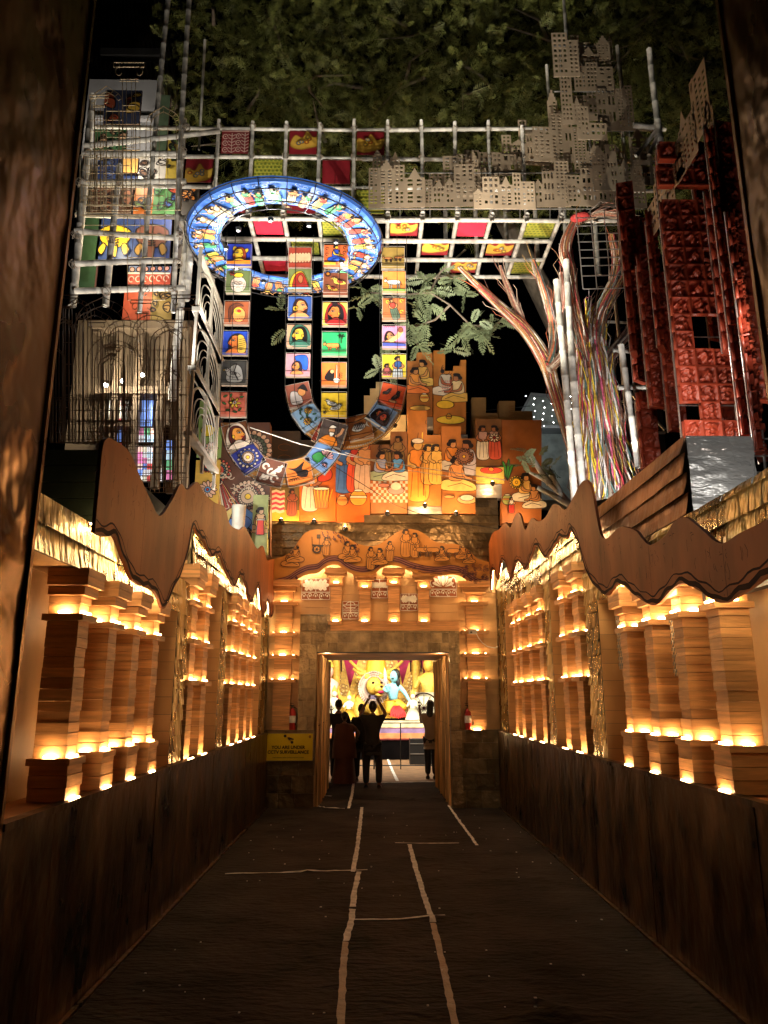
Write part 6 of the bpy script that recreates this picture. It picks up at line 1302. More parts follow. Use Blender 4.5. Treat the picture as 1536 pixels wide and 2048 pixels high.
def ar_green(p, w, h):
    p.raw([(0, h * .55), (w, h * .55), (w, h), (0, h)], (.28, .42, .12)); p.raw([(0, 0), (w, 0), (w, h * .53), (0, h * .53)], (.72, .45, .08)); p.raw([(0, 0), (w, 0), (w, h * .12), (0, h * .12)], (.1, .4, .7))
    q = p.sub(w * .55, h * .78, w * 1.1)
    for k in range(11): a = .3 + k * .2; q.ell(.3 * math.cos(a), .35 * math.sin(a), .26, .05, (.08, .03, .02), rot=a)
    q.ell(-.12, -.1, .26, .24, (.8, .6, .03)); a_flower(p.sub(w * .6, h * .62, w * .7), (.7, .4, .3), Y_, 10); a_flower(p.sub(w * .55, h * .30, w * .95), (.75, .45, .3), (.1, .3, .6), 12); a_mandala(p.sub(w * .5, h * .48, w * .6), [(.6, .05, .04), (.05, .2, .5), (.1, .4, .2)])
def ar_lady(p, w, h):
    p.raw([(0, 0), (w, 0), (w, h), (0, h)], (.36, .42, .18)); a_sit(p.sub(w * .5, h * .5, h * .55), (.65, .4, .2), (.75, .5, .3), top=(.7, .45, .25)); a_drum(p.sub(w * .55, h * .45, h * .35)); p.poly([(w * .3, h * .3), (w * .8, h * .3), (w * .75, h * .55), (w * .35, h * .55)], (.7, .05, .03))
stepboard([(430, 540, 845)], 1110, 12.9, (.12, .05, .03), 'large crowded mural of mandalas and a flowing red dress at the left', ar_dress, 21)
stepboard([(400, 434, 802)], 1060, 12.7, (.28, .42, .12), 'narrow green and yellow mural of petals at the left', ar_green, 22)
stepboard([(507, 533, 990)], 1105, 12.6, (.36, .42, .18), 'narrow green mural of a seated drummer woman by the corner', ar_lady, 23)
lamp('mural_light', atY(455, 1010, 11.6), 26, (1, .95, .85), .012); lamp('mural_light', atY(500, 900, 11.8), 16, (1, .95, .85), .012)
c = atY(477, 1035, 12.2); t = thing('flood_lamp', 'white barrel lamp below the crowded mural at left', 'lamp', c)
mb = MB(); mb.tube([c + Vector((0, 0, -.25)), c + Vector((0, 0, .2))], [.10, .12], 14); mb.build('barrel', M['whitefil'], t, smooth=True); mb = MB(); mb.tube([c + Vector((0, 0, -.55)), c + Vector((0, 0, -.25))], .03, 8); mb.build('stand', M['black'], t)

# ---- skyline of cut metal sheets
def sheet_mesh(w, h, th, rnd, dens=1.0):
    """row of towers cut from one sheet; local x 0..w, z 0..h"""
    mb = MB(); x = 0; hs = []
    while x < w - .04:
        bw1 = min(rnd.uniform(.13, .30), w - x)
        if w - x - bw1 < .06: bw1 = w - x
        hs.append((x, bw1, h * rnd.uniform(.5, 1.0))); x += bw1
    if hs: i = rnd.randrange(len(hs)); hs[i] = (hs[i][0], hs[i][1], h)
    def frame(X0, X1, Z0, Z1): mb.box(X0, X1, 0, th, Z0, Z1)
    for (x0, bw1, bh) in hs:
        kind = rnd.choice('gggsvp'); body = bh * (.82 if kind in 'sp' else 1.0); nc = 2 if bw1 < .17 else rnd.choice((2, 3, 3))
        cols = []; mg = .012; cw = (bw1 - 2 * mg) / nc; ww_ = cw * .55
        base_h = min(.05, body * .15); top_h = .025
        # mask as piers and lintels
        frame(x0, x0 + bw1, 0, base_h); frame(x0, x0 + bw1, body - top_h, body)
        wr_ = rnd.uniform(.75, 1.4); rows = max(2, int((body - base_h - top_h) / wr_ / (.066 if kind != 'v' else .17))); rh = (body - base_h - top_h) / rows
        for c_ in range(nc + 1):
            a = x0 + mg + c_ * cw - (cw - ww_) / 2 if c_ else x0; b = x0 + mg + c_ * cw + (cw - ww_) / 2 if c_ < nc else x0 + bw1
            frame(a, b, base_h, body - top_h)
        for c_ in range(nc):
            a = x0 + mg + c_ * cw + (cw - ww_) / 2; b = a + ww_
            for r in range(rows + 1):
                z = base_h + r * rh; zh = rh * .42
                if rnd.random() < .12: zh = rh
                if r < rows: frame(a, b, z, min(z + zh, body - top_h))
        if kind == 's': # steps
            for s in range(3): e = bw1 * (.14 + .13 * s); frame(x0 + e, x0 + bw1 - e, body + (bh - body) * s / 3, body + (bh - body) * (s + 1) / 3)
        if kind == 'p': mb.add([(x0 + bw1 * .2, 0, body), (x0 + bw1 * .8, 0, body), (x0 + bw1 * .5, 0, bh + .06), (x0 + bw1 * .2, th, body), (x0 + bw1 * .8, th, body), (x0 + bw1 * .5, th, bh + .06)], [(0, 1, 2), (5, 4, 3), (0, 2, 5, 3), (1, 4, 5, 2)])
    return mb.mesh('skyline_sheet', M['skyline'])
sk = thing('metal_skyline', 'bronze cut-out city skyline rising in tiers to a tower above the bridge', 'skyline', (1.5, 10.2, 9.4))
rs_ = random.Random(21)
SKY = [(737, 850, 416, 322, 0), (843, 950, 414, 330, .05), (948, 1072, 417, 345, 0), (1070, 1142, 414, 322, .06), (1136, 1242, 411, 335, .02), (1238, 1295, 415, 345, .1),
       (858, 920, 385, 312, .18), (915, 975, 395, 300, .22), (930, 1010, 372, 300, .28), (985, 1045, 350, 305, .16), (1005, 1068, 322, 268, .3), (1068, 1150, 322, 208, .14), (1040, 1100, 330, 240, .34),
       (1188, 1288, 380, 288, -.06), (1150, 1218, 345, 255, .1), (1190, 1250, 330, 280, .2), (1156, 1216, 278, 212, -.1), (1198, 1270, 262, 172, .0), (1125, 1165, 248, 150, .12), (1150, 1226, 240, 150, .2), (1100, 1130, 300, 180, .25),
       (1108, 1160, 154, 66, .0), (1146, 1224, 150, 70, .08), (1150, 1228, 182, 122, .04), (1160, 1226, 120, 74, .15), (1215, 1260, 215, 160, .22), (1270, 1330, 370, 290, .3), (1262, 1300, 330, 262, .2), (745, 800, 360, 300, .3), (1085, 1150, 395, 300, .26)]
for x0, x1, yb_, yt, dy in SKY:
    Y = 10.15 + dy; a = atY(x0, yb_, Y); b = atY(x1, yb_, Y); c_ = atY((x0 + x1) / 2, yt, Y)
    link('skyline_sheet', sheet_mesh(b.x - a.x, c_.z - a.z, .006, rs_), sk, a, (0, 0, rs_.uniform(-.05, .05)))
mb = MB()
for x0, x1, y, Y in ((737, 1290, 346, 10.3), (737, 1290, 418, 10.3), (1108, 1225, 92, 10.3), (1108, 1228, 183, 10.35), (1100, 1265, 262, 10.4), (1060, 1240, 320, 10.4), (1125, 1290, 376, 10.3)):
    mb.tube([atY(x0, y, Y), atY(x1, y, Y)], .010, 4)
for x in (740, 800, 860, 920, 980, 1040, 1100, 1160): mb.tube([atY(x, 440, 10.25), atY(x, 345, 10.25)], .007, 4)
for x, y0, y1 in ((1120, 420, 90), (1165, 415, 95), (1218, 415, 95), (1255, 412, 180)): mb.tube([atY(x + 10, y0, 10.4), atY(x, y1, 10.4)], .010, 4)
mb.build('support_rod', M['steel'], sk, kind='stuff')
# second skyline beside the terracotta tower (runs along the walkway)
s2 = thing('metal_skyline', 'bronze cut-out skyline running back beside the right portal sheet', 'skyline', (3.0, 6.5, 6.8))
XS = 3.05
for x0, yb_, yt, L_ in ((1398, 300, 168, .5), (1424, 238, 80, .34), (1372, 340, 215, .5), (1352, 400, 290, .7), (1440, 330, 150, .2)):
    a = atX(x0, yb_, XS); c_ = atX(x0, yt, XS)
    link('skyline_sheet', sheet_mesh(L_, max(.2, c_.z - a.z), .006, rs_), s2, a, (0, 0, math.radians(90)))
# ---- terracotta relief towers
def relief(seed, w=.2, h=.2):
    r = np.random.RandomState(seed); n = 19; u = np.linspace(-1, 1, n)[None, :]; v = np.linspace(-1, 1, n)[:, None]; H = np.zeros((n, n))
    BR = np.maximum(abs(u), abs(v)) > .86
    H += .5 * np.exp(-((u / .35) ** 2 + ((v + .05) / .6) ** 2)) + .45 * np.exp(-(((u) / .2) ** 2 + ((v - .55) / .2) ** 2))
    for _ in range(16):
        cu, cv, a, l, t = r.uniform(-.75, .75), r.uniform(-.75, .75), r.uniform(0, 3.14), r.uniform(.2, .55), r.uniform(.07, .11)
        x = (u - cu) * math.cos(a) + (v - cv) * math.sin(a); y = -(u - cu) * math.sin(a) + (v - cv) * math.cos(a)
        H += r.uniform(.4, .9) * np.exp(-(x / l) ** 2 - ((y + .4 * x * x) / t) ** 2)
    H = np.where(BR, .75, np.clip(H - .15, 0, 1.2)) * .052
    vs = [(w * (i / (n - 1)), -float(H[j, i]) - .012, h * (j / (n - 1))) for j in range(n) for i in range(n)]; N0 = len(vs)
    fs = [(j * n + i, j * n + i + 1, (j + 1) * n + i + 1, (j + 1) * n + i) for j in range(n - 1) for i in range(n - 1)]
    mb = MB(); mb.add(vs, fs); mb.box(0, w, -.0119, .012, 0, h); return mb.mesh('terracotta_tile', M['terra'], smooth=True)
REL = [relief(s) for s in range(8)]
def tower(label, x0, yb_, yt, nc, Y, ts=.2, gaps=(), rot=0, rowgap=.0):
    a = atY(x0, yb_, Y); zt_ = atY(x0, yt, Y).z; t = thing('terracotta_tower', label, 'tower', a, 'terracotta relief towers on the right'); k = ts / .2; z = a.z; r = 0
    A = Vector((math.cos(rot), math.sin(rot), 0)); N = Vector((math.sin(rot), -math.cos(rot), 0)); rr2 = random.Random(int(x0))
    while z < zt_ - .05:
        hide = any(g0 <= r < g1 for g0, g1, *_ in gaps)
        for c_ in range(nc):
            if hide and c_ in [g[2] for g in gaps if g[0] <= r < g[1]][0]: continue
            o = link('terracotta_tile', REL[rr2.randrange(8)], t, a + A * (c_ * ts * 1.02) + Vector((0, 0, z - a.z)) + N * rr2.uniform(0, .012), (rr2.uniform(-.03, .03), 0, rot)); o.scale = (k, k * 1.1, k)
        if r % 3 == 0 and not hide: mb = MB(); mb.obox(a + A * nc * ts / 2 + Vector((0, 0, z - a.z - .008)) + N * .02, A * nc * ts / 2, N * .035, Vector((0, 0, .007))); mb.build('ledge', M['terra'], t)
        z += ts * 1.02; r += 1
    for s in (0, nc * ts * 1.02):
        mb = MB(); mb.tube([a + A * s + Vector((0, .03, -.02)), a + A * s + Vector((0, .03, zt_ - a.z))], .009, 4); mb.build('support_rod', M['steel'], t)
    for q in range(0, r, 2): mb = MB(); mb.tube([a + Vector((0, .03, q * ts)), a + A * nc * ts + Vector((0, .03, q * ts))], .006, 4); mb.build('cross_rod', M['steel'], t)
    return t
tower('main tower of red terracotta relief tiles, three tiles wide', 1366, 880, 330, 3, 6.6, .178, gaps=((1, 2, (0, 2)), (5, 7, (1, 2)), (10, 11, (2,)), (14, 15, (0, 1, 2))))
tower('tall single-tile red relief tower against the copper sheet', 1484, 870, 250, 2, 5.7, .16, rot=.9)
tower('narrow red relief tower standing behind the main tower', 1447, 700, 380, 1, 6.2, .18, rot=.5)
tower('narrow red relief tower in the middle, hanging clear of the wall', 1299, 812, 530, 1, 7.6, .2, rot=.3)
tower('lower narrow red relief tower left of the main tower', 1316, 690, 440, 1, 7.2, .2, rot=1.0)
tower('slim red relief tower left of the main one, lowest of all', 1283, 935, 800, 1, 8.0, .22, rot=.3)
tower('dark red relief tower behind the rope tree crown', 1246, 545, 390, 1, 8.2, .2, rot=-.3)
tower('short red relief tower beside the rope tree', 1268, 760, 640, 1, 8.3, .2, rot=.6)
tower('tall red relief tower just behind the main one on its right, two tiles wide', 1440, 850, 300, 2, 7.0, .18, gaps=((3, 5, (0,)), (9, 10, (0, 1))), rot=.25)
tower('red relief tower farthest right, nearest the copper sheet and slightly turned', 1512, 900, 420, 2, 5.5, .16, rot=1.0)
tower('red relief wall strip two tiles wide in the middle behind the hanging tower', 1262, 640, 440, 2, 8.4, .2, rot=.1)
tower('dense red relief tower filling the gap right of the main tower', 1492, 800, 260, 2, 6.3, .17, rot=.15)
tower('narrow crimson relief strip between hanging tower and main tower', 1338, 860, 560, 1, 7.4, .18, rot=.1)
tower('upper wide red relief tower under the skyline', 1316, 322, 296, 2, 6.5, .18)
tower('dark red relief shaft beside the wire grid', 1262, 700, 420, 1, 7.9, .2, rot=1.1)
# ---- block with sheet metal front on the right wall and long shingled wall
rb = thing('metal_block', 'block with crinkled silvery sheet front under the terracotta tower', 'block', (2.6, 5.34, 3))
a = atY(1372, 878, 5.36); X0, X1 = 2.37, a.x + .50; Zt = 3.77; z = 3.0; i = 0
while z < Zt - .01:
    h = min(.155, Zt - z); mb = MB(); vs = []
    for zz in np.linspace(z - .01, z + h, 4):
        for x in np.linspace(X0, X1, 7): vs.append((x, 5.36 - .012 * (z + h - zz) / h - U(0, .010), zz))
    n0 = len(vs); vs += [(v[0], v[1] + .005, v[2]) for v in vs]; fs = []
    for q in range(3):
        for j in range(6): o = q * 7 + j; fs.append((o, o + 1, o + 8, o + 7)); fs.append((n0 + o, n0 + o + 7, n0 + o + 8, n0 + o + 1))
    mb.add(vs, fs); mb.build('metal_plank', M['silver'], rb, smooth=True); z += h
mb = MB(); mb.box(X0 + .0, X1, 5.37, 8.2, 2.9, Zt - .01); mb.build('core', M['black'], rb)
def long_wall(label, X, y0, y1, z0, z1, m, rh, sx, rw=.9, par=None):
    t = par or thing('shingled_wall', label, 'wall', (X, y0, z0)); z = z0
    while z < z1 - .02:
        h = min(rh, z1 - z); y = y0 - rw * U(0, .5)
        while y < y1:
            w = rw * U(.7, 1.3); a, b = max(y, y0), min(y + w, y1)
            if b - a > .06:
                vs = []; o = U(.004, .02); n = 5
                for zz, oo in ((z - .014, .026 + o), (z + h * .5, .018), (z + h, .004)):
                    for i in range(n): vs.append((X - sx * (oo + U(0, .008)), a + .002 + (b - a - .004) * i / (n - 1), zz))
                n0 = len(vs); vs += [(v[0] + sx * .004, v[1], v[2]) for v in vs]; fs = []
                for q in range(2):
                    for j in range(n - 1): k = q * n + j; fs.append((k, k + 1, k + n + 1, k + n)); fs.append((n0 + k, n0 + k + n, n0 + k + n + 1, n0 + k + 1))
                for j in range(n - 1): fs.append((j, n0 + j, n0 + j + 1, j + 1))
                mb = MB(); mb.add(vs, fs); mb.build('shingle', M[m], t)
            y += w
        z += h
    return t
M['coppery'] = mat('coppery_sheet', (.38, .20, .10), .36, .85, .3, 2.5, (1, 1, .5), .2, .8, 5, (1.4, 1.4, .5), dist=.05, rvar=.1)
long_wall('upper copper-coloured shingled wall running back above the right wave board', 2.36, 5.36, 8.2, 3.02, 3.77, 'coppery', .155, 1)
long_wall('near copper-coloured shingled parapet below the silvery block', 2.34, 3.6, 5.35, 2.62, 3.10, 'coppery', .15, 1)
mb = MB(); mb.box(2.37, 2.45, 3.4, 5.35, 2.5, 3.09); mb.build('core', M['black'], rb)
# left block
lb = thing('metal_block', 'dark glossy block with a gold lit side under the wire arches', 'block', (-2.4, 5.3, 3))
mb = MB(); mb.box(-3.4, -1.99, 5.34, 7.4, 2.8, 3.62); mb.build('core', M['black'], lb)
for k in range(5):
    z = 3.0 + k * .125; mb = MB(); mb.box(-3.3, -2.0, 5.318 - U(0, .006), 5.335, z, z + .121); mb.build('metal_plank', mat('dark_gloss%d' % k, (.022, .026, .018), .3, .6, bump=.5, bscale=5, dist=.03), lb)
mb = MB(); mb.box(-1.985, -1.93, 5.32, 5.5, 2.95, 3.62); mb.build('edge_strip', M['gold'], lb)
# ---- rods and cage beside the silver block
rc = thing('rod_frame', 'light steel rod frame beside the silvery block on the right', 'rod frame', (3, 5.6, 3))
for x in (1500, 1523): mb = MB(); mb.tube([atY(x + 12, 1000, 5.55), atY(x, 850, 5.55)], .010, 5); mb.build('upright', M['steel'], rc)
for y in (878, 912, 945): mb = MB(); mb.tube([atY(1498, y, 5.55), atY(1536, y, 5.55)], .008, 5); mb.build('rung', M['steel'], rc)
# ---- wire grid near the rope tree
wg = thing('wire_grid', 'pale wire grid frame in front of the rope tree crown', 'wire frame', atY(1200, 560, 8.6))
for y in (436, 452, 468, 484, 500, 516, 532, 552, 578): mb = MB(); mb.tube([atY(1150 + (y - 436) * .12, y, 8.6), atY(1236 + (y - 436) * .1, y - 2, 8.6)], .007, 4); mb.build('wire', M['steel'], wg)
for x in (1152, 1180, 1208, 1236): mb = MB(); mb.tube([atY(x + 14, 578, 8.6), atY(x, 420, 8.6)], .007, 4); mb.build('wire', M['steel'], wg)

# ---- rope-wrapped tree
tr = thing('rope_tree', 'big tree wrapped in colourful ropes from trunk to limbs on the right', 'tree', atY(1218, 1000, 9.4))
def limb(pts, radii, Y, ncol, pal, seed, nm='limb', zoff=0):
    if nm != 'trunk': radii = [q * .72 for q in radii]
    ncol = int(ncol * (1 if nm == 'trunk' else 1.5))
    r = random.Random(seed); P = [atY(x, y, Y + (dy if False else 0)) for x, y in pts]
    # smooth
    S = []; Rr = []
    for i in range(len(P) - 1):
        p0, p1, p2, p3 = P[max(i - 1, 0)], P[i], P[i + 1], P[min(i + 2, len(P) - 1)]
        for j in range(6):
            t = j / 6; S.append(.5 * (2 * p1 + (p2 - p0) * t + (2 * p0 - 5 * p1 + 4 * p2 - p3) * t * t + (3 * p1 - p0 - 3 * p2 + p3) * t ** 3)); Rr.append(radii[i] + (radii[i + 1] - radii[i]) * t)
    S.append(P[-1]); Rr.append(radii[-1]); n = len(S)
    mb = MB(); mb.tube(S, Rr, 12); lb_ = mb.build(nm, M['bark'], tr, smooth=True)
    mb = MB()
    fr = []
    for i in range(n):
        t = (S[min(i + 1, n - 1)] - S[max(i - 1, 0)]).normalized(); a = Vector((0, 1, 0)) - t * t.y; a.normalize(); b = t.cross(a); fr.append((a, b))
    for k in range(ncol):
        ph = 2 * math.pi * k / ncol + r.uniform(-.06, .06); tw = .12 + r.uniform(-.05, .05); i0 = r.randrange(0, max(1, n // 3)) if r.random() < .4 else 0; i1 = n if r.random() < .7 else n - r.randrange(1, max(2, n // 3))
        if i1 - i0 < 4: continue
        c_ = pal(ph, r); pts_ = []
        for i in range(i0, i1):
            q = ph + tw * i / n + .045 * math.sin(i * .8 + k); rr_ = Rr[i] * (1.05 + .07 * math.sin(i * .7 + k * 1.7)) + .006
            pts_.append(S[i] + fr[i][0] * math.cos(q) * rr_ + fr[i][1] * math.sin(q) * rr_)
        rr_ = r.uniform(.007, .015); mb.tube(pts_, rr_, 4, col=c_)
    for k in range(ncol // 2):
        i = r.randrange(1, n - 2); q = r.uniform(0, 6.28); a_, b_ = fr[i]; o_ = a_ * math.cos(q) + b_ * math.sin(q); t_ = (S[min(i + 2, n - 1)] - S[i]).normalized(); p_ = S[i] + o_ * Rr[i]
        mb.tube([p_, p_ + t_ * .12 + o_ * .03, p_ + t_ * .26 + o_ * r.uniform(.03, .10), p_ + t_ * .38 + o_ * r.uniform(.0, .12) - Vector((0, 0, r.uniform(0, .06)))], [.008, .007, .005, .002], 3, col=pal(0, r))
    mb.build('rope_wrap', M['rope'], lb_, smooth=True, kind='stuff'); return S
M['rope'] = mat('coloured_rope', (1, 1, 1), .95, col=True, var=.3, scale=30, rand=0, bump=.5, bscale=90, dist=.01)
def pal_trunk(ph, r):
    f = (math.cos(ph) * 0 + math.sin(ph))  # position across the trunk
    base = [(.72, .66, .6), (.65, .45, .03), (.70, .62, .55), (.45, .03, .05), (.55, .1, .18), (.5, .42, .38), (.10, .2, .18), (.3, .2, .14), (.2, .1, .06), (.12, .06, .04), (.4, .25, .05), (.3, .1, .05)]
    return r.choice(base)
def pal_mid(ph, r): return r.choice([(.32, .08, .03), (.2, .06, .03), (.28, .16, .05), (.36, .26, .2), (.25, .03, .03), (.07, .03, .02), (.16, .08, .04), (.04, .07, .06), (.1, .04, .02), (.42, .35, .28), (.5, .44, .38)])
def pal_pale(ph, r): return r.choice([(.28, .2, .14), (.22, .07, .04), (.36, .28, .22), (.14, .06, .04), (.2, .13, .08), (.07, .045, .04)])
k1 = 10 / 1500
limb([(1226, 1010), (1216, 950), (1206, 880), (1196, 800), (1188, 730), (1184, 690), (1186, 640), (1196, 610)], [.46, .36, .29, .235, .2, .17, .12, .04], 9.4, 210, pal_trunk, 1, 'trunk')
limb([(1190, 760), (1188, 700), (1196, 640), (1214, 600), (1232, 562), (1236, 520), (1225, 470)], [.2, .17, .14, .12, .11, .09, .06], 9.35, 48, pal_mid, 2)
limb([(1184, 740), (1172, 690), (1156, 640), (1146, 590), (1140, 540), (1130, 500), (1146, 450), (1172, 425)], [.14, .10, .08, .075, .08, .09, .07, .05], 9.3, 34, pal_mid, 3)
limb([(1200, 760), (1212, 725), (1236, 690), (1258, 660), (1272, 610), (1280, 560)], [.13, .10, .075, .06, .05, .012], 9.3, 26, pal_pale, 4)
limb([(1168, 985), (1146, 900), (1128, 840), (1106, 770), (1090, 720), (1052, 662), (1010, 622), (965, 580), (918, 534)], [.10, .09, .09, .10, .12, .10, .075, .055, .015], 10.0, 36, pal_mid, 5)
limb([(1094, 730), (1106, 690), (1102, 640), (1090, 590), (1072, 540), (1066, 520)], [.08, .06, .05, .05, .04, .012], 9.95, 20, pal_mid, 6)
limb([(1098, 740), (1118, 720), (1130, 690), (1118, 650), (1124, 600), (1122, 545)], [.07, .05, .045, .05, .04, .012], 9.8, 20, pal_pale, 7)
limb([(1052, 660), (1030, 610), (1010, 560), (1000, 532)], [.06, .045, .03, .01], 10.05, 18, pal_pale, 8)
limb([(1160, 440), (1200, 425), (1235, 430)], [.06, .07, .05], 9.2, 24, pal_pale, 9)
c = atY(1160, 434, 9.0); mb = MB(); mb.ell(c, (.14, .10, .05), 14, 8, M=Matrix.Rotation(-.15, 3, 'Y')); mb.build('red_rope_knot', mat('red_yarn', (.25, .012, .01), .8, bump=.8, bscale=60), tr, smooth=True)
# bamboo poles round the tree and above
def bp(x0, y0, x1, y1, Y, r, label, Y1=None, m='bamboo'):
    a = atY(x0, y0, Y); b = atY(x1, y1, Y1 or Y); t = thing('bamboo_stake', label, 'bamboo pole', a, 'bamboo poles of the scaffold'); bamboo(a, b, r * .78, t, 'stake', m); return t
for x0, y0, x1, y1, Y, r, lab in ((1150, 1010, 1112, 560, 9.0, .052, 'whitewashed bamboo pole left of the rope tree trunk, outermost of two'), (1166, 980, 1132, 520, 8.9, .055, 'whitewashed bamboo pole left of the rope tree trunk, nearer the trunk'),
        (1276, 935, 1242, 690, 8.8, .05, 'whitewashed bamboo pole right of the rope tree trunk'), (1262, 930, 1226, 560, 10.4, .04, 'thinner bamboo pole behind the rope tree on its right'),
        (1325, 315, 1298, 98, 9.8, .06, 'stout bare bamboo pole topping the bridge right of the skyline'), (1256, 270, 1234, 92, 10.8, .042, 'thin bamboo pole between skyline tower and stout pole'), (1100, 215, 1093, 130, 10.9, .035, 'short pale bamboo pole left of the skyline tower'),
        (1134, 95, 1124, -40, 10.5, .035, 'thin bamboo pole rising out of the skyline tower top'), (340, -40, 279, 625, 10.35, .05, 'tall bamboo pole at left leaning slightly, left one of the pair'), (381, -40, 346, 625, 10.3, .052, 'tall bamboo pole at left, right one of the pair'), (410, 80, 398, 300, 11.6, .03, 'thin dark bamboo pole behind the tall pair'),
        (1236, 775, 1320, 775, 9.0, .04, 'short level bamboo right of the rope trunk, lower'), (1226, 700, 1300, 706, 9.0, .035, 'short level bamboo right of the rope trunk, upper'), (1266, 250, 1325, 256, 9.9, .055, 'level bamboo stub at the bridge corner'), (1312, 262, 1272, 312, 9.9, .04, 'slanting bamboo brace left of the bridge corner'), (1318, 265, 1298, 310, 9.8, .04, 'second slanting bamboo brace at the bridge corner')):
    bp(x0, y0, x1, y1, Y, r, lab)
# ---- left side: scaffold poles, painted panels behind them, wire palace, pale fretwork
sc = thing('bamboo_scaffold', 'whitewashed bamboo scaffold at the upper left with painted panels behind it', 'bamboo frame', atY(150, 600, 10.4))
for x0, y0, x1, y1, r in ((144, 612, 186, 190, .06), (211, 612, 240, 330, .05), (158, 440, 176, 250, .035)): bamboo(atY(x0, y0, 10.4), atY(x1, y1, 10.4), r, sc)
for x0, x1, y0, y1 in ((150, 372, 582, 576), (146, 362, 528, 522), (150, 350, 462, 476), (168, 440, 292, 262), (160, 372, 365, 362), (165, 372, 308, 306)): bamboo(atY(x0, y0, 10.34), atY(x1, y1, 10.34), .045, sc)
for x, y in ((360, 620), (352, 700), (344, 800), (372, 600)): bamboo(atY(x, y, 10.9), atY(x + 18, y - 180, 10.9), .06, sc)
tt = MB()
for x, y in ((146, 528), (150, 470), (160, 365), (213, 582), (222, 478), (240, 365), (290, 582), (355, 527), (365, 300), (372, 255), (357, 470), (345, 580)): tie(tt, atY(x, y, 10.3), .07)
tt.build('rope_tie', M['bark'], sc, kind='stuff')
pb = thing('painted_screen', 'wall of bright painted figure panels behind the upper left scaffold', 'painted wall', atY(180, 580, 11.2))
def pan(x0, y0, x1, y1, Y, art, lab, par=pb):
    a = atY(x0, y1, Y); b = atY(x1, y1, Y); c_ = atY(x0, y0, Y); w, h = b.x - a.x, c_.z - a.z
    bd = quadboard(Vector((a.x, Y, a.z)), VX, VZ, VN, w, h, .04, base_b, par, 'painted_panel'); bd['label'] = lab; p = Pen(w, h); p.lw = .02; p.lim = (0, w, 0, h)
    art(p, w, h); place_pic(p, Vector((a.x, Y - .001, a.z)), VX, VZ, VN, bd)
def flat(c): return lambda p, w, h: p.raw([(0, 0), (w, 0), (w, h), (0, h)], c)
def ar_elephant(c1, c2, bgc):
    def f(p, w, h):
        flat(bgc)(p, w, h); q = p.sub(w * .5, h * .45, min(w, h) * 1.05)
        q.sm([(-.4, .35), (0, .48), (.4, .3), (.36, -.05), (.12, -.2), (-.12, -.2), (-.38, .0)], c1); q.line([(0, .45), (0, -.2)]); q.ell(-.18, .16, .05, .04, K_); q.ell(.18, .16, .05, .04, K_)
        q.poly([(-.1, -.15), (.1, -.15), (.08, -.5), (-.08, -.5)], c1); q.sm([(-.3, -.1), (-.42, -.3), (-.3, -.45), (-.2, -.2)], c2); q.sm([(.3, -.1), (.42, -.3), (.3, -.45), (.2, -.2)], c2); [q.arc(0, .1 - .08 * k, .12, .05, 190, 350) for k in range(4)]
    return f
def ar_band(p, w, h):
    flat((.5, .08, .05))(p, w, h); p.raw([(0, h * .6), (w, h * .6), (w, h), (0, h)], (.15, .2, .4))
    for k in range(6): x = w * (k + .5) / 6; p.ell(x, h * .8, w * .06, h * .14, (.75, .35, .3), rot=.6 * (-1) ** k); p.arc(x, h * .25, w * .06, h * .16, 0, 300, (.8, .6, .5), .015)
    p.line([(0, h * .52), (w, h * .52)], W_, .03)
def ar_abs(c0, cs, seed):
    def f(p, w, h):
        flat(c0)(p, w, h); r = random.Random(seed)
        for _ in range(7):
            x, y, s = r.uniform(.1, .9) * w, r.uniform(.1, .9) * h, r.uniform(.15, .35) * min(w, h)
            p.sub(x, y, s, 1, r.uniform(0, 3)).sm([(-.8, -.2), (-.2, .5), (.5, .4), (.8, -.3), (0, -.5)], r.choice(cs))
            p.arc(x, y, s * .5, s * .3, 0, 280)
    return f
pan(190, 432, 262, 522, 11.2, ar_elephant((.80, .52, .03), (.75, .5, .05), (.04, .07, .22)), 'blue panel with yellow elephant-like head'); pan(263, 432, 338, 522, 11.2, ar_elephant((.22, .08, .05), (.4, .22, .05), (.05, .08, .26)), 'blue panel with brown beast')
pan(156, 432, 189, 585, 11.2, flat((.05, .11, .05)), 'plain green panel'); pan(150, 527, 188, 580, 11.15, flat((.05, .11, .05)), 'plain green panel'); pan(255, 532, 340, 568, 11.2, ar_band, 'red and blue border panel'); pan(244, 575, 300, 640, 11.25, flat((.40, .07, .03)), 'plain red panel')
pan(300, 572, 342, 640, 11.25, ar_abs((.32, .22, .06), [(.5, .3, .1), (.2, .1, .05)], 5), 'ochre panel'); pan(205, 180, 278, 248, 11.3, ar_abs((.05, .06, .12), [(.62, .38, .05), (.5, .3, .05), (.35, .07, .03)], 2), 'panel with golden face'); pan(186, 255, 250, 300, 11.3, ar_abs((.08, .2, .08), [(.6, .35, .2), (.1, .25, .1)], 3), 'green panel with pink face')
pan(193, 300, 274, 358, 11.3, ar_abs((.03, .05, .14), [(.1, .14, .3), (.03, .05, .1), (.55, .6, .65)], 4), 'dark blue panel'); pan(243, 300, 274, 345, 11.2, flat((.70, .36, .10)), 'plain orange panel'); pan(276, 305, 330, 360, 11.25, ar_abs((.55, .5, .45), [(.15, .08, .05), (.6, .55, .5)], 7), 'pale panel'); pan(330, 270, 365, 362, 11.25, ar_abs((.45, .32, .05), [(.1, .18, .05)], 8), 'mustard panel')
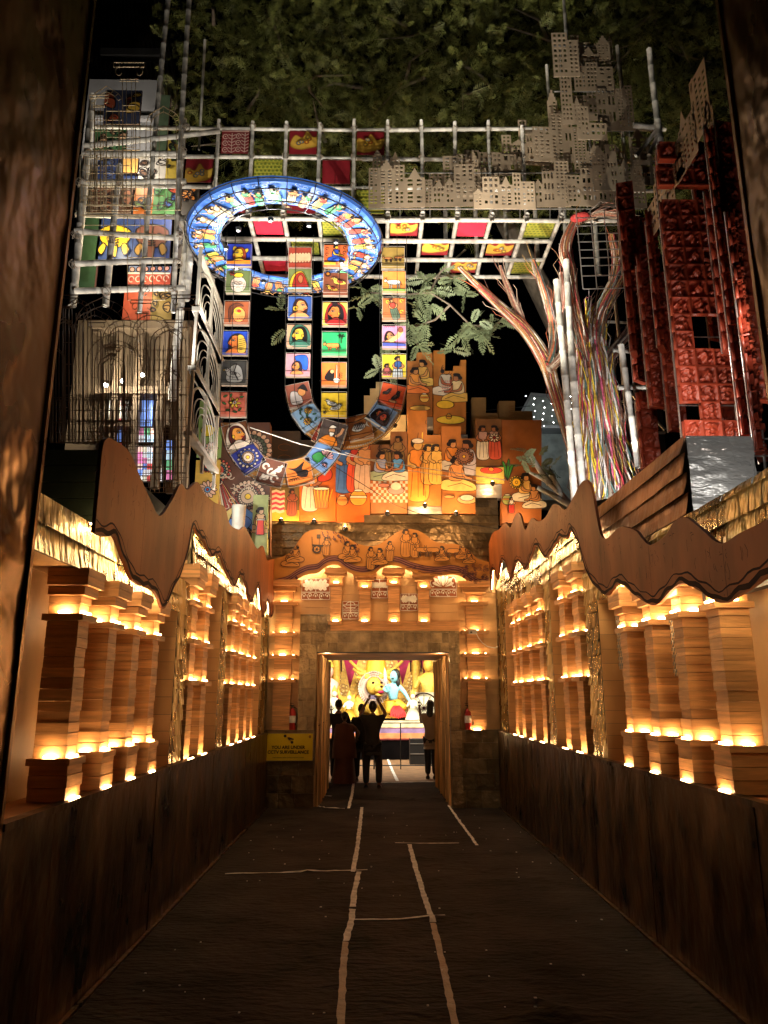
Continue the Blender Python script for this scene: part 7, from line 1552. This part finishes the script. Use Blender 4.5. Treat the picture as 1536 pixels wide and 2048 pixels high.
pan(266, 372, 304, 428, 11.2, ar_abs((.70, .20, .04), [(.75, .3, .05), (.2, .3, .08)], 9), 'orange panel'); pan(304, 372, 360, 428, 11.2, ar_abs((.10, .25, .08), [(.55, .08, .03), (.1, .3, .1), (.05, .1, .3)], 10), 'green and red panel'); pan(180, 372, 262, 428, 11.25, ar_abs((.16, .07, .04), [(.3, .12, .06)], 12), 'brown panel'); pan(362, 375, 395, 430, 11.1, ar_abs((.06, .05, .04), [(.75, .25, .04), (.7, .3, .08)], 13), 'dark panel with orange shapes'); pan(345, 430, 380, 522, 11.3, ar_abs((.2, .15, .12), [(.3, .22, .18), (.5, .4, .3)], 14), 'grey-brown panel')
pan(300, 190, 330, 330, 11.4, flat((.14, .2, .12)), 'grey-green panel')
wp = thing('wire_palace', 'tall see-through palace front of bent wire arches and columns at left', 'wire structure', atY(150, 980, 8.3))
def poly_t(mb, pts, Y, r=.0065): mb.tube([atY(x, y, Y) for x, y in pts], r, 4)
def warch(x0, x1, yt, yb_, Y, bars=3, lay=2, cusp=True, hb=()):
    mb = MB(); w = x1 - x0; cx = (x0 + x1) / 2
    for l in range(lay):
        e = l * w * .13; a, b = x0 + e, x1 - e; h = (b - a) * .55; yt2 = yt + e; pts = [(a, yb_)]
        for i in range(13):
            t = math.pi * (1 - i / 12); x = cx + (b - a) / 2 * math.cos(t); y = yt2 + h * (1 - math.sin(t) ** .8)
            if cusp: y -= 6 * math.exp(-((x - cx) / (w * .09)) ** 2) * (1 if l == 0 else .6)
            pts.append((x, y))
        pts.append((b, yb_)); poly_t(mb, pts, Y, .0055)
    e = (lay - 1) * w * .13
    if lay > 1:
        for i in range(1, 8):
            t = math.pi * i / 8; poly_t(mb, [(cx + w / 2 * math.cos(t), yt + w * .55 * (1 - math.sin(t) ** .8)), (cx + (w / 2 - e) * math.cos(t), yt + e + (w - 2 * e) * .55 * (1 - math.sin(t) ** .8))], Y, .004)
    for k in range(bars):
        x = x0 + e + (w - 2 * e) * (k + 1) / (bars + 1); poly_t(mb, [(x, yt + w * .5), (x, yb_)], Y, .0045)
    for y in hb: poly_t(mb, [(x0, y), (x1, y)], Y, .0045)
    poly_t(mb, [(x0, yb_), (x1, yb_)], Y, .0055); return mb.build('wire_arch', M['goldwire'], wp)
def wcol(x0, x1, yt, yb_, Y, hb=3):
    mb = MB(); w = x1 - x0; cx = (x0 + x1) / 2
    poly_t(mb, [(x0 - w * .2, yt), (x1 + w * .2, yt), (x1 + w * .2, yt + w * .2), (x0 - w * .2, yt + w * .2), (x0 - w * .2, yt)], Y)
    for s in (-1, 1):
        pts = []
        for i in range(14): a = i / 13 * 4.4; r = w * .26 * (1 - i / 18); pts.append((cx + s * (w * .42 + r * math.sin(a) - .0), yt + w * .45 - r * math.cos(a)))
        poly_t(mb, pts, Y, .0055); poly_t(mb, [(cx + s * w * .3, yt + w * .8), (cx + s * w * .3, yb_)], Y, .0055)
        poly_t(mb, [(cx + s * w * .12, yt + w * .8), (cx + s * w * .12, yb_)], Y, .004)
    for y in (yt + w * .75, yt + w * .85, yb_ - 8, yb_): poly_t(mb, [(cx - w * .42, y), (cx + w * .42, y)], Y)
    for k in range(hb): y = yt + w + (yb_ - yt - w) * (k + .5) / hb; poly_t(mb, [(cx - w * .3, y), (cx + w * .3, y)], Y, .004)
    return mb.build('wire_column', M['goldwire'], wp)
def wgrid(x0, x1, y0, y1, Y, nx, ny):
    mb = MB()
    for i in range(nx + 1): x = x0 + (x1 - x0) * i / nx; poly_t(mb, [(x, y0), (x, y1)], Y, .0048)
    for j in range(ny + 1): y = y0 + (y1 - y0) * j / ny; poly_t(mb, [(x0, y), (x1, y)], Y, .0048)
    return mb.build('wire_lattice', M['goldwire'], wp)
wcol(236, 280, 125, 420, 8.6); wcol(184, 212, 190, 420, 8.5); warch(180, 246, 178, 420, 8.8, 3, 2, True, (240, 262)); warch(292, 362, 218, 420, 8.9, 2, 2, True, (260,)); wgrid(172, 262, 300, 425, 8.5, 9, 8); wgrid(212, 280, 222, 300, 8.7, 5, 3); wgrid(166, 330, 372, 470, 8.4, 4, 5)
wgrid(255, 330, 430, 600, 8.9, 3, 2); wgrid(160, 210, 310, 430, 8.9, 6, 4)
M['_w'] = M['goldwire']; M['goldwire'] = M['backlit_wire']  # lower wires take the darker backlit colour
for x0, x1, yt, yb_, Y, b in ((130, 182, 600, 880, 7.9, 4), (106, 150, 640, 885, 7.7, 4), (100, 128, 700, 885, 7.8, 2), (150, 262, 600, 884, 8.4, 7), (146, 232, 622, 888, 8.1, 6), (205, 292, 640, 888, 8.3, 5), (232, 270, 690, 900, 8.0, 2), (265, 340, 630, 975, 8.5, 4), (196, 250, 712, 880, 7.8, 3), (300, 372, 655, 985, 8.2, 5), (172, 300, 668, 885, 8.6, 9), (318, 362, 740, 960, 7.9, 3)):
    warch(x0, x1, yt, yb_, Y, b, 2, (x0 % 2 == 0), (yb_ - 40, yb_ - 90))
for x0, x1, yt, yb_, Y in ((120, 150, 590, 880, 8.0), (268, 300, 600, 960, 8.4), (350, 385, 590, 985, 8.2), (212, 236, 690, 890, 7.9), (334, 360, 640, 975, 8.6), (180, 206, 640, 880, 8.5)): wcol(x0, x1, yt, yb_, Y, 6)
wgrid(112, 262, 800, 886, 8.2, 16, 4); wgrid(250, 372, 840, 960, 8.3, 12, 9); wgrid(276, 366, 700, 860, 8.5, 9, 8); wgrid(150, 270, 820, 885, 7.8, 8, 3); 
M['goldwire'] = M['_w']
# lit facade behind the wires
fc = thing('lit_facade', 'cream facade with stained glass windows glowing behind the wire palace', 'facade', atY(200, 980, 10.9))
crw = mat('cream_facade', (.17, .12, .07), .7, var=.2, rand=.1, bump=.2)
def slab(x0, y0, x1, y1, Y, th, m, nm, par=fc): a = atY(x0, y1, Y); b = atY(x1, y1, Y); c_ = atY(x0, y0, Y); mb = MB(); mb.box(a.x, b.x, Y, Y + th, a.z, c_.z); return mb.build(nm, m, par)
slab(120, 640, 262, 985, 11.6, .1, crw, 'wall_panel'); slab(262, 640, 372, 850, 11.6, .1, crw, 'wall_panel'); slab(330, 850, 372, 985, 11.6, .1, crw, 'wall_panel')
for x in (205, 250, 300, 345): slab(x, 650, x + 14, 975, 11.3, .14, crw, 'pier')
slab(180, 640, 372, 655, 11.2, .3, crw, 'cornice'); slab(190, 772, 372, 786, 11.25, .3, crw, 'cornice'); slab(190, 845, 262, 852, 11.25, .3, crw, 'cornice')
PC = [(.9, .9, .95), (.8, .1, .1), (.15, .5, .25), (.2, .35, .85), (.9, .6, .5), (.95, .9, .7), (.8, .25, .5), (.55, .75, .9)]
PM = [emat('stained_pane%d' % i, c_, 1.15) for i, c_ in enumerate(PC)]; rr = random.Random(3)
for x0, y0, x1, y1, nx, ny in ((266, 856, 320, 884, 5, 2), (264, 892, 324, 962, 6, 6), (232, 790, 242, 955, 1, 7), (332, 880, 344, 960, 1, 4)):
    fr = slab(x0 - 2, y0 - 2, x1 + 2, y1 + 2, 11.48, .05, M['black'], 'window')
    for i in range(nx):
        for j in range(ny):
            xa, xb = x0 + (x1 - x0) * i / nx, x0 + (x1 - x0) * (i + 1) / nx; ya, yb_ = y0 + (y1 - y0) * j / ny, y0 + (y1 - y0) * (j + 1) / ny
            a = atY(xa + .6, yb_ - .6, 11.46); b = atY(xb - .6, yb_ - .6, 11.46); c_ = atY(xa, ya + .6, 11.46); mb = MB(); mb.box(a.x, b.x, 11.455, 11.475, a.z, c_.z); mb.build('pane', PM[rr.choice([0, 5, 0, 5, 1, 2, 3, 4, 6, 7])], fr)
for k_, (x0, y0) in enumerate(((206, 700), (270, 694), (312, 702), (214, 800), (276, 800))): slab(x0, y0, x0 + 26, y0 + 60, 11.5, .03, PM[(5, 0, 4, 5, 3)[k_]] if k_ > 2 else crw, 'niche')
for x, y in ((245, 762), (285, 750), (212, 770)):
    c_ = atY(x, y, 11.0); t = thing('lantern', 'glowing globe lantern in the lit facade, %s' % {245: 'brightest, middle', 285: 'right one', 212: 'left one'}[x], 'lantern', c_, 'globe lanterns'); mb = MB(); mb.ell(c_, .032, 12, 8); mb.build('globe', M['cool'], t, smooth=True)
    lamp('lantern_light', c_ + Vector((0, -.12, .012)), 40 if x == 245 else 22, (1, .88, .7), .05)
# fretwork tower side
fw = thing('fretwork_tower', 'tall whitewashed fretwork frame of stacked arches at left', 'fretwork', atX(400, 960, -2.5))
def fx(px, py): return atX(px, py, -2.52)
zz = [5.35, 6.3, 7.2, 8.1]; y0f, y1f = 9.7, 11.3
for k in range(3):
    z0, z1 = zz[k], zz[k + 1] - .1
    for e, r in ((0, .017), (.13, .010), (.24, .008), (.33, .007)):
        pts = [(-2.5, y0f + e, z0)]; a, b = y0f + e, y1f - e; h = (z1 - z0) * .45
        for i in range(13): t = math.pi * (1 - i / 12); pts.append((-2.5, (a + b) / 2 + (b - a) / 2 * math.cos(t), z1 - h - e + h * math.sin(t)))
        pts.append((-2.5, b, z0)); mb = MB(); mb.tube(pts, r, 4); mb.build('arch_frame', M['whitefil'], fw)
    mb = MB(); mb.box(-2.56, -2.44, y0f - .1, y1f + .1, z0 - .09, z0 - .02); mb.box(-2.54, -2.46, y0f - .05, y1f + .05, z1 + .01, z1 + .04); mb.build('string_course', M['whitefil'], fw, kind='stuff')
    for q in range(7): y = y0f + .1 + q * .23; mb = MB(); mb.tube([(-2.5, y, z0 - .02), (-2.5, y + .12, z0 + .22), (-2.5, y + .2, z0 - .02)], .008, 4); mb.build('fret', M['whitefil'], fw)
for y in (y0f - .05, (y0f + y1f) / 2, y1f + .05): mb = MB(); mb.box(-2.52, -2.48, y - .03, y + .03, 5.0, 8.15); mb.build('post', M['whitefil'], fw)
lamp('fretwork_light', (-2.75, 10.9, 5.4), 10, (1, .95, .88), .012); lamp('fretwork_light', (-3.3, 10.2, 7.4), 9, (1, .95, .88), .012)

# more light for the murals: fill lamps added in the last section
# ---- distant buildings
b1 = thing('tin_roofed_building', 'dark building with rusty corrugated tin roof and grey wall at the upper left', 'building', atY(200, 400, 13))
slab(150, 158, 300, 420, 12.6, .3, M['wall_grey'], 'wall', b1)
mb = MB(); A_ = atY(180, -20, 15.5); B_2 = atY(325, -20, 15.5); C_2 = atY(362, 225, 12.9); D_ = atY(170, 120, 12.9); nn = 60; vs = []
for i in range(nn + 1):
    t = i / nn; up = A_.lerp(B_2, t); dn = D_.lerp(C_2, t); o = Vector((0, -.03 * math.sin(i * 2.1), .05 * math.sin(i * 2.1))); vs += [up + o, dn + o]
mb.add(vs, [(2 * i, 2 * i + 1, 2 * i + 3, 2 * i + 2) for i in range(nn)]); mb.build('roof', M['tin'], b1)
slab(186, 230, 300, 236, 12.5, .1, M['wall_grey'], 'ledge', b1); slab(200, 95, 330, 108, 12.9, .2, M['black'], 'fascia', b1)
b2 = thing('gabled_house', 'pale gabled house with strings of fairy lights behind the murals at right', 'house', atY(1080, 900, 17))
P = [atY(x, y, 17) for x, y in ((1040, 1000), (1040, 830), (1062, 790), (1190, 800), (1240, 1000))]; mb = MB(); mb.prism([(q.x, q.z) for q in P], Vector((0, 17, 0)), VX, VZ, Vector((0, 1, 0))); mb.build('wall', mat('pale_green_wall', (.34, .38, .36), .8, rand=0), b2)
mb = MB(); mb.tube([atY(1040, 832, 16.9), atY(1062, 789, 16.9), atY(1192, 799, 16.9)], .05, 4); mb.build('roof_edge', M['wall_grey'], b2)
slab(1082, 850, 1180, 856, 16.6, .4, M['wall_grey'], 'canopy', b2)
for i in range(34):
    x = 1052 + (i * 37 % 130); y = 792 + (i * 23 % 62); c_ = atY(x, y, 16.4); mb = MB(); mb.ell(c_, .011, 6, 4); mb.build('fairy_light', M['cool'], b2)
for x0, y0, x1, y1, lab in ((1100, 870, 1140, 1000, 'dark pump-like machine behind the rope tree poles'),):
    pass
lamp('house_light', atY(1090, 870, 15.6), 14, (.9, 1, 1), .012)
# light rail frames behind rope tree
rf = thing('steel_rail_frame', 'pale steel rails and struts between rope tree and red towers', 'steel frame', atY(1240, 930, 10.8))
for x0, y0, x1, y1 in ((1228, 700, 1340, 706), (1240, 862, 1330, 866), (1262, 930, 1330, 934), (1236, 940, 1228, 690), (1286, 760, 1300, 960), (1246, 770, 1330, 860), (1150, 640, 1300, 648), (1150, 800, 1330, 806)): mb = MB(); mb.tube([atY(x0, y0, 10.8), atY(x1, y1, 10.8)], .022, 4); mb.build('rail', M['steel'], rf)
slab(1288, 760, 1340, 985, 11.4, .1, M['black'], 'dark_sheet', rf)

# ---- foliage
def fronds(cs, ds, Ls, npair=9, wl=.028, pl=.34, seed=0, droop=.25):
    r = np.random.RandomState(seed); n = len(cs); cs = np.asarray(cs, float); ds = np.asarray(ds, float); ds /= np.linalg.norm(ds, axis=1)[:, None]; Ls = np.asarray(Ls, float)
    up = r.normal(size=(n, 3)); side = np.cross(ds, up); side /= np.linalg.norm(side, axis=1)[:, None]; nrm = np.cross(side, ds)
    V = []
    for k in range(npair):
        t = (k + .7) / npair; base = cs + ds * (Ls * t)[:, None]; base[:, 2] -= droop * Ls * t * t
        ll = Ls * pl * math.sin(math.pi * (.15 + .8 * t)) * r.uniform(.8, 1.15, n)
        for s in (-1, 1):
            dr = side * s * .85 + ds * .5 + nrm * r.uniform(-.25, .25, (n, 1)); dr /= np.linalg.norm(dr, axis=1)[:, None]; w = np.cross(dr, nrm); w /= np.linalg.norm(w, axis=1)[:, None]
            w = w * (wl * r.uniform(.7, 1.2, n))[:, None]; tip = base + dr * ll[:, None]; tip[:, 2] -= ll * .15; mid = (base + tip) / 2
            V.append(np.stack([base, mid + w, tip, mid - w], 1))
    tip = cs + ds * Ls[:, None]; tip[:, 2] -= droop * Ls; V.append(np.stack([cs - side * .005, cs + side * .005, tip + side * .004, tip - side * .004], 1))
    V = np.concatenate(V, 0); m = len(V); me = bpy.data.meshes.new('fronds'); me.vertices.add(4 * m); me.vertices.foreach_set('co', V.reshape(-1).astype(np.float32)); me.loops.add(4 * m); me.loops.foreach_set('vertex_index', np.arange(4 * m, dtype=np.int32)); me.polygons.add(m); me.polygons.foreach_set('loop_start', np.arange(0, 4 * m, 4, dtype=np.int32)); me.polygons.foreach_set('loop_total', np.full(m, 4, dtype=np.int32)); me.update(calc_edges=True); me.validate(); return me
big = thing('rain_tree', 'huge leafy tree with feathery leaves overhanging the bridge against the night sky', 'tree', (5.6, 17, 0))
r = np.random.RandomState(12); C_, D_2, L_2 = [], [], []
clumps = []
for _ in range(1500):
    px, py = r.uniform(350, 1470), r.uniform(-90, 420); Y = r.uniform(11.6, 16.5)
    if px < 420 and py > 250: continue
    if py > 300 and r.rand() < .35: continue
    if px < 520 and r.rand() < .35: continue
    clumps.append((atY(px, py, Y), r.uniform(.35, .8)))
for c_, s in clumps:
    for _ in range(12):
        o = r.normal(size=3) * s * .55; C_.append((c_.x + o[0], c_.y + o[1], c_.z + o[2] * .7)); d = np.array([o[0], o[1] - .2, o[2] * .5 - .15]) + r.normal(size=3) * .4; D_2.append(d); L_2.append(r.uniform(.18, .38))
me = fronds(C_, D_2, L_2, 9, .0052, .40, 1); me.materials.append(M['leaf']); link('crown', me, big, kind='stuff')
mb = MB(); mb.tube([(5.6, 17, 0), (5.4, 17, 5), (4.8, 16.6, 10), (3.0, 16, 13.5)], [.6, .5, .35, .2], 10); mb.build('trunk', M['bark'], big, smooth=True)
rb2 = random.Random(9)
for k in range(26):
    x, y = rb2.uniform(420, 1350), rb2.uniform(20, 380); a = atY(x, y, 13.4); b = a + Vector((rb2.uniform(-1.6, 1.6), rb2.uniform(-.8, .8), rb2.uniform(-.5, .7))); mid = a.lerp(b, .5) + Vector((rb2.uniform(-.2, .2), 0, rb2.uniform(-.1, .25)))
    mb = MB(); mb.tube([a, a.lerp(mid, .5), mid, mid.lerp(b, .5), b], [.045, .04, .03, .02, .01], 5); mb.build('branch', M['bark'], big, smooth=True)
low = thing('leafy_branch', 'pale lit sprays of feathery leaves hanging between ribbons and rope tree', 'branch', atY(900, 640, 11.8))
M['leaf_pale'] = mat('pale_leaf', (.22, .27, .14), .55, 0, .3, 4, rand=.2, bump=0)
C_, D_2, L_2 = [], [], []
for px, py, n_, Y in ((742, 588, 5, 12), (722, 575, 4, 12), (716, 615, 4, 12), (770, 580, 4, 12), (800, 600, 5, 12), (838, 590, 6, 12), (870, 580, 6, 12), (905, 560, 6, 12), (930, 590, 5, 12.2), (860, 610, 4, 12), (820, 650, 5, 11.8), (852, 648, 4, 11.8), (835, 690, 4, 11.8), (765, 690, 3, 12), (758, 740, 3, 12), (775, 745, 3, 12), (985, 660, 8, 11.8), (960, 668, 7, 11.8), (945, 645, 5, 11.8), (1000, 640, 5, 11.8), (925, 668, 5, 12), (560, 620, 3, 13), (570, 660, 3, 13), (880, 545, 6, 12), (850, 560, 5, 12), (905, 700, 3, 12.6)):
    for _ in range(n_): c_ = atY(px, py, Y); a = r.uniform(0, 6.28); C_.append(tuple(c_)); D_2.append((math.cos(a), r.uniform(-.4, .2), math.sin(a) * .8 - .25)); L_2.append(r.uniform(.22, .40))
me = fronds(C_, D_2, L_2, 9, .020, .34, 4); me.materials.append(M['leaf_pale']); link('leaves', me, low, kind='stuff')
for pts in (((1005, 640), (985, 655), (940, 650), (900, 610), (860, 585), (800, 590), (740, 585)), ((900, 610), (870, 640), (825, 655), (835, 690)), ((860, 585), (880, 545), (930, 500)), ((815, 655), (790, 690), (765, 735))):
    mb = MB(); mb.tube([atY(x, y, 11.95) for x, y in pts], [.022 - .002 * i for i in range(len(pts))], 5); mb.build('twig', M['bark'], low, smooth=True)
sm_ = thing('potted_branch', 'pale dry branch with feathery leaves leaning over the right wave board', 'branch', atY(1130, 1000, 11.2))
C_, D_2, L_2 = [], [], []
for px, py in ((1040, 905), (1055, 915), (1048, 895), (1060, 930), (1075, 925), (1090, 930), (1050, 940), (1105, 945), (1115, 950), (1090, 945), (1070, 905), (1036, 925)):
    c_ = atY(px + 8, py + 6, 11.2); a = r.uniform(-.5, 3.6); C_.append(tuple(c_)); D_2.append((math.cos(a), -.2, abs(math.sin(a)) * .5 + .1)); L_2.append(r.uniform(.2, .32))
me = fronds(C_, D_2, L_2, 9, .018, .3, 6, .1); me.materials.append(M['leaf_pale']); link('leaves', me, sm_, kind='stuff')
for pts in (((1140, 1010), (1120, 985), (1090, 960), (1060, 945), (1045, 925)), ((1100, 968), (1080, 940), (1062, 912)), ((1120, 985), (1105, 955), (1098, 940)), ((1140, 1010), (1105, 990), (1075, 975))):
    mb = MB(); mb.tube([atY(x, y, 11.22) for x, y in pts], [.055, .045, .035, .02, .01][:len(pts)], 6); mb.build('dry_branch', M['whitefil'], sm_, smooth=True)
# ---- cables across the view
for pts, Y, r_, lab, m in (([(500, 855), (600, 888), (700, 912), (860, 938), (1010, 960)], 10.2, .006, 'pale cable sagging across the lower ribbon', 'white_tape'), ([(690, 905), (800, 938), (960, 962)], 10.3, .005, 'thin pale cable just below the first one', 'white_tape'), ([(640, 915), (720, 965), (790, 1010), (860, 1035), (1020, 1062)], 12.6, .007, 'thin dark cable drooping over the murals to the right', 'black'),
                           ([(870, 832), (960, 822), (1060, 812)], 15, .008, 'thin dark cable above the right murals', 'black')):
    t = thing('cable', lab, 'cable', atY(*pts[0], Y), 'cables across the murals'); mb = MB(); mb.tube([atY(x, y, Y) for x, y in pts], r_, 4); mb.build('cable_line', M[m], t)

# ---- floodlights of the upper display, and fill lamps added for brightness
W1 = (1, .95, .88)
for _x, _y in ((640, 1040), (780, 1030), (900, 1026), (860, 835)): lamp('mural_fill', atY(_x, _y, YM - (1.1 if _y > 900 else .5)), 30 if _y > 900 else 9, (1, .52, .2), .012)  # warm fill added in front of the murals, besides their foot lamps
def spot(px, py, Y, e, tgt, col=W1, ang=80, size=.015): return lamp('display_light', atY(px, py, Y), e, col, size, kind='SPOT', spot=ang, target=tgt)
spot(560, 800, 8.6, 190, (-.9, 10.9, 9.9), ang=62)
spot(900, 700, 9.2, 210, (.9, 11.0, 9.6), ang=70)
spot(1110, 640, 9.3, 150, (2.6, 10.8, 9.6), ang=80)
spot(1000, 640, 8.4, 260, (2.4, 10.3, 11.0), (1, .82, .62), ang=70)
spot(860, 640, 8.4, 160, (1.0, 10.3, 9.9), (1, .82, .62), ang=60)
spot(330, 760, 8.9, 320, (-3.3, 10.6, 9.5), ang=75)
spot(1180, 985, 8.0, 150, (3.05, 9.4, 5.2), (1, .97, .95), ang=95); spot(1270, 930, 8.6, 80, (3.0, 9.4, 8.0), ang=60)
spot(1120, 960, 8.9, 60, (2.6, 10, 8.0), ang=60)
lamp('tower_light', (2.74, 5.95, 3.85), 34, (1, .82, .68), .012); lamp('tower_light', atY(1330, 720, 6.2), 9, (1, .8, .68), .012); lamp('tower_light', atY(1500, 620, 5.3), 9, (1, .85, .75), .012); lamp('tower_light', atY(1452, 830, 5.9), 7, (1, .85, .75), .012)
lamp('block_light', (2.66, 4.75, 3.35), 7, (1, .97, .92), .012)
lamp('panel_light', atY(222, 470, 10.85), 20, (1, .85, .5), .012); lamp('panel_light', atY(262, 320, 10.8), 22, (1, .92, .75), .012); lamp('panel_light', atY(275, 560, 10.9), 10, (1, .75, .45), .012); lamp('panel_light', atY(330, 400, 10.8), 14, (1, .92, .8), .012)
spot(230, 330, 11.5, 240, atY(270, 100, 14.5), (1, .85, .7), ang=70)  # added dim spot that lifts the tin roof out of the dark
spot(300, 620, 7.9, 110, (-3.4, 8.6, 9.3), (1, .88, .68), ang=70)  # added spot so the upper wires read brighter
lamp('hidden_lamp', (-1.97, 5.18, 3.1), 1.8, (1, .75, .3), .03)
spot(620, 800, 8.0, 950, (-.3, 13.5, 13.5), (1, .95, .8), ang=75); spot(1000, 800, 8.0, 950, (2.4, 13.5, 13.5), (1, .95, .8), ang=75)  # added upward spots that brighten the tree crown
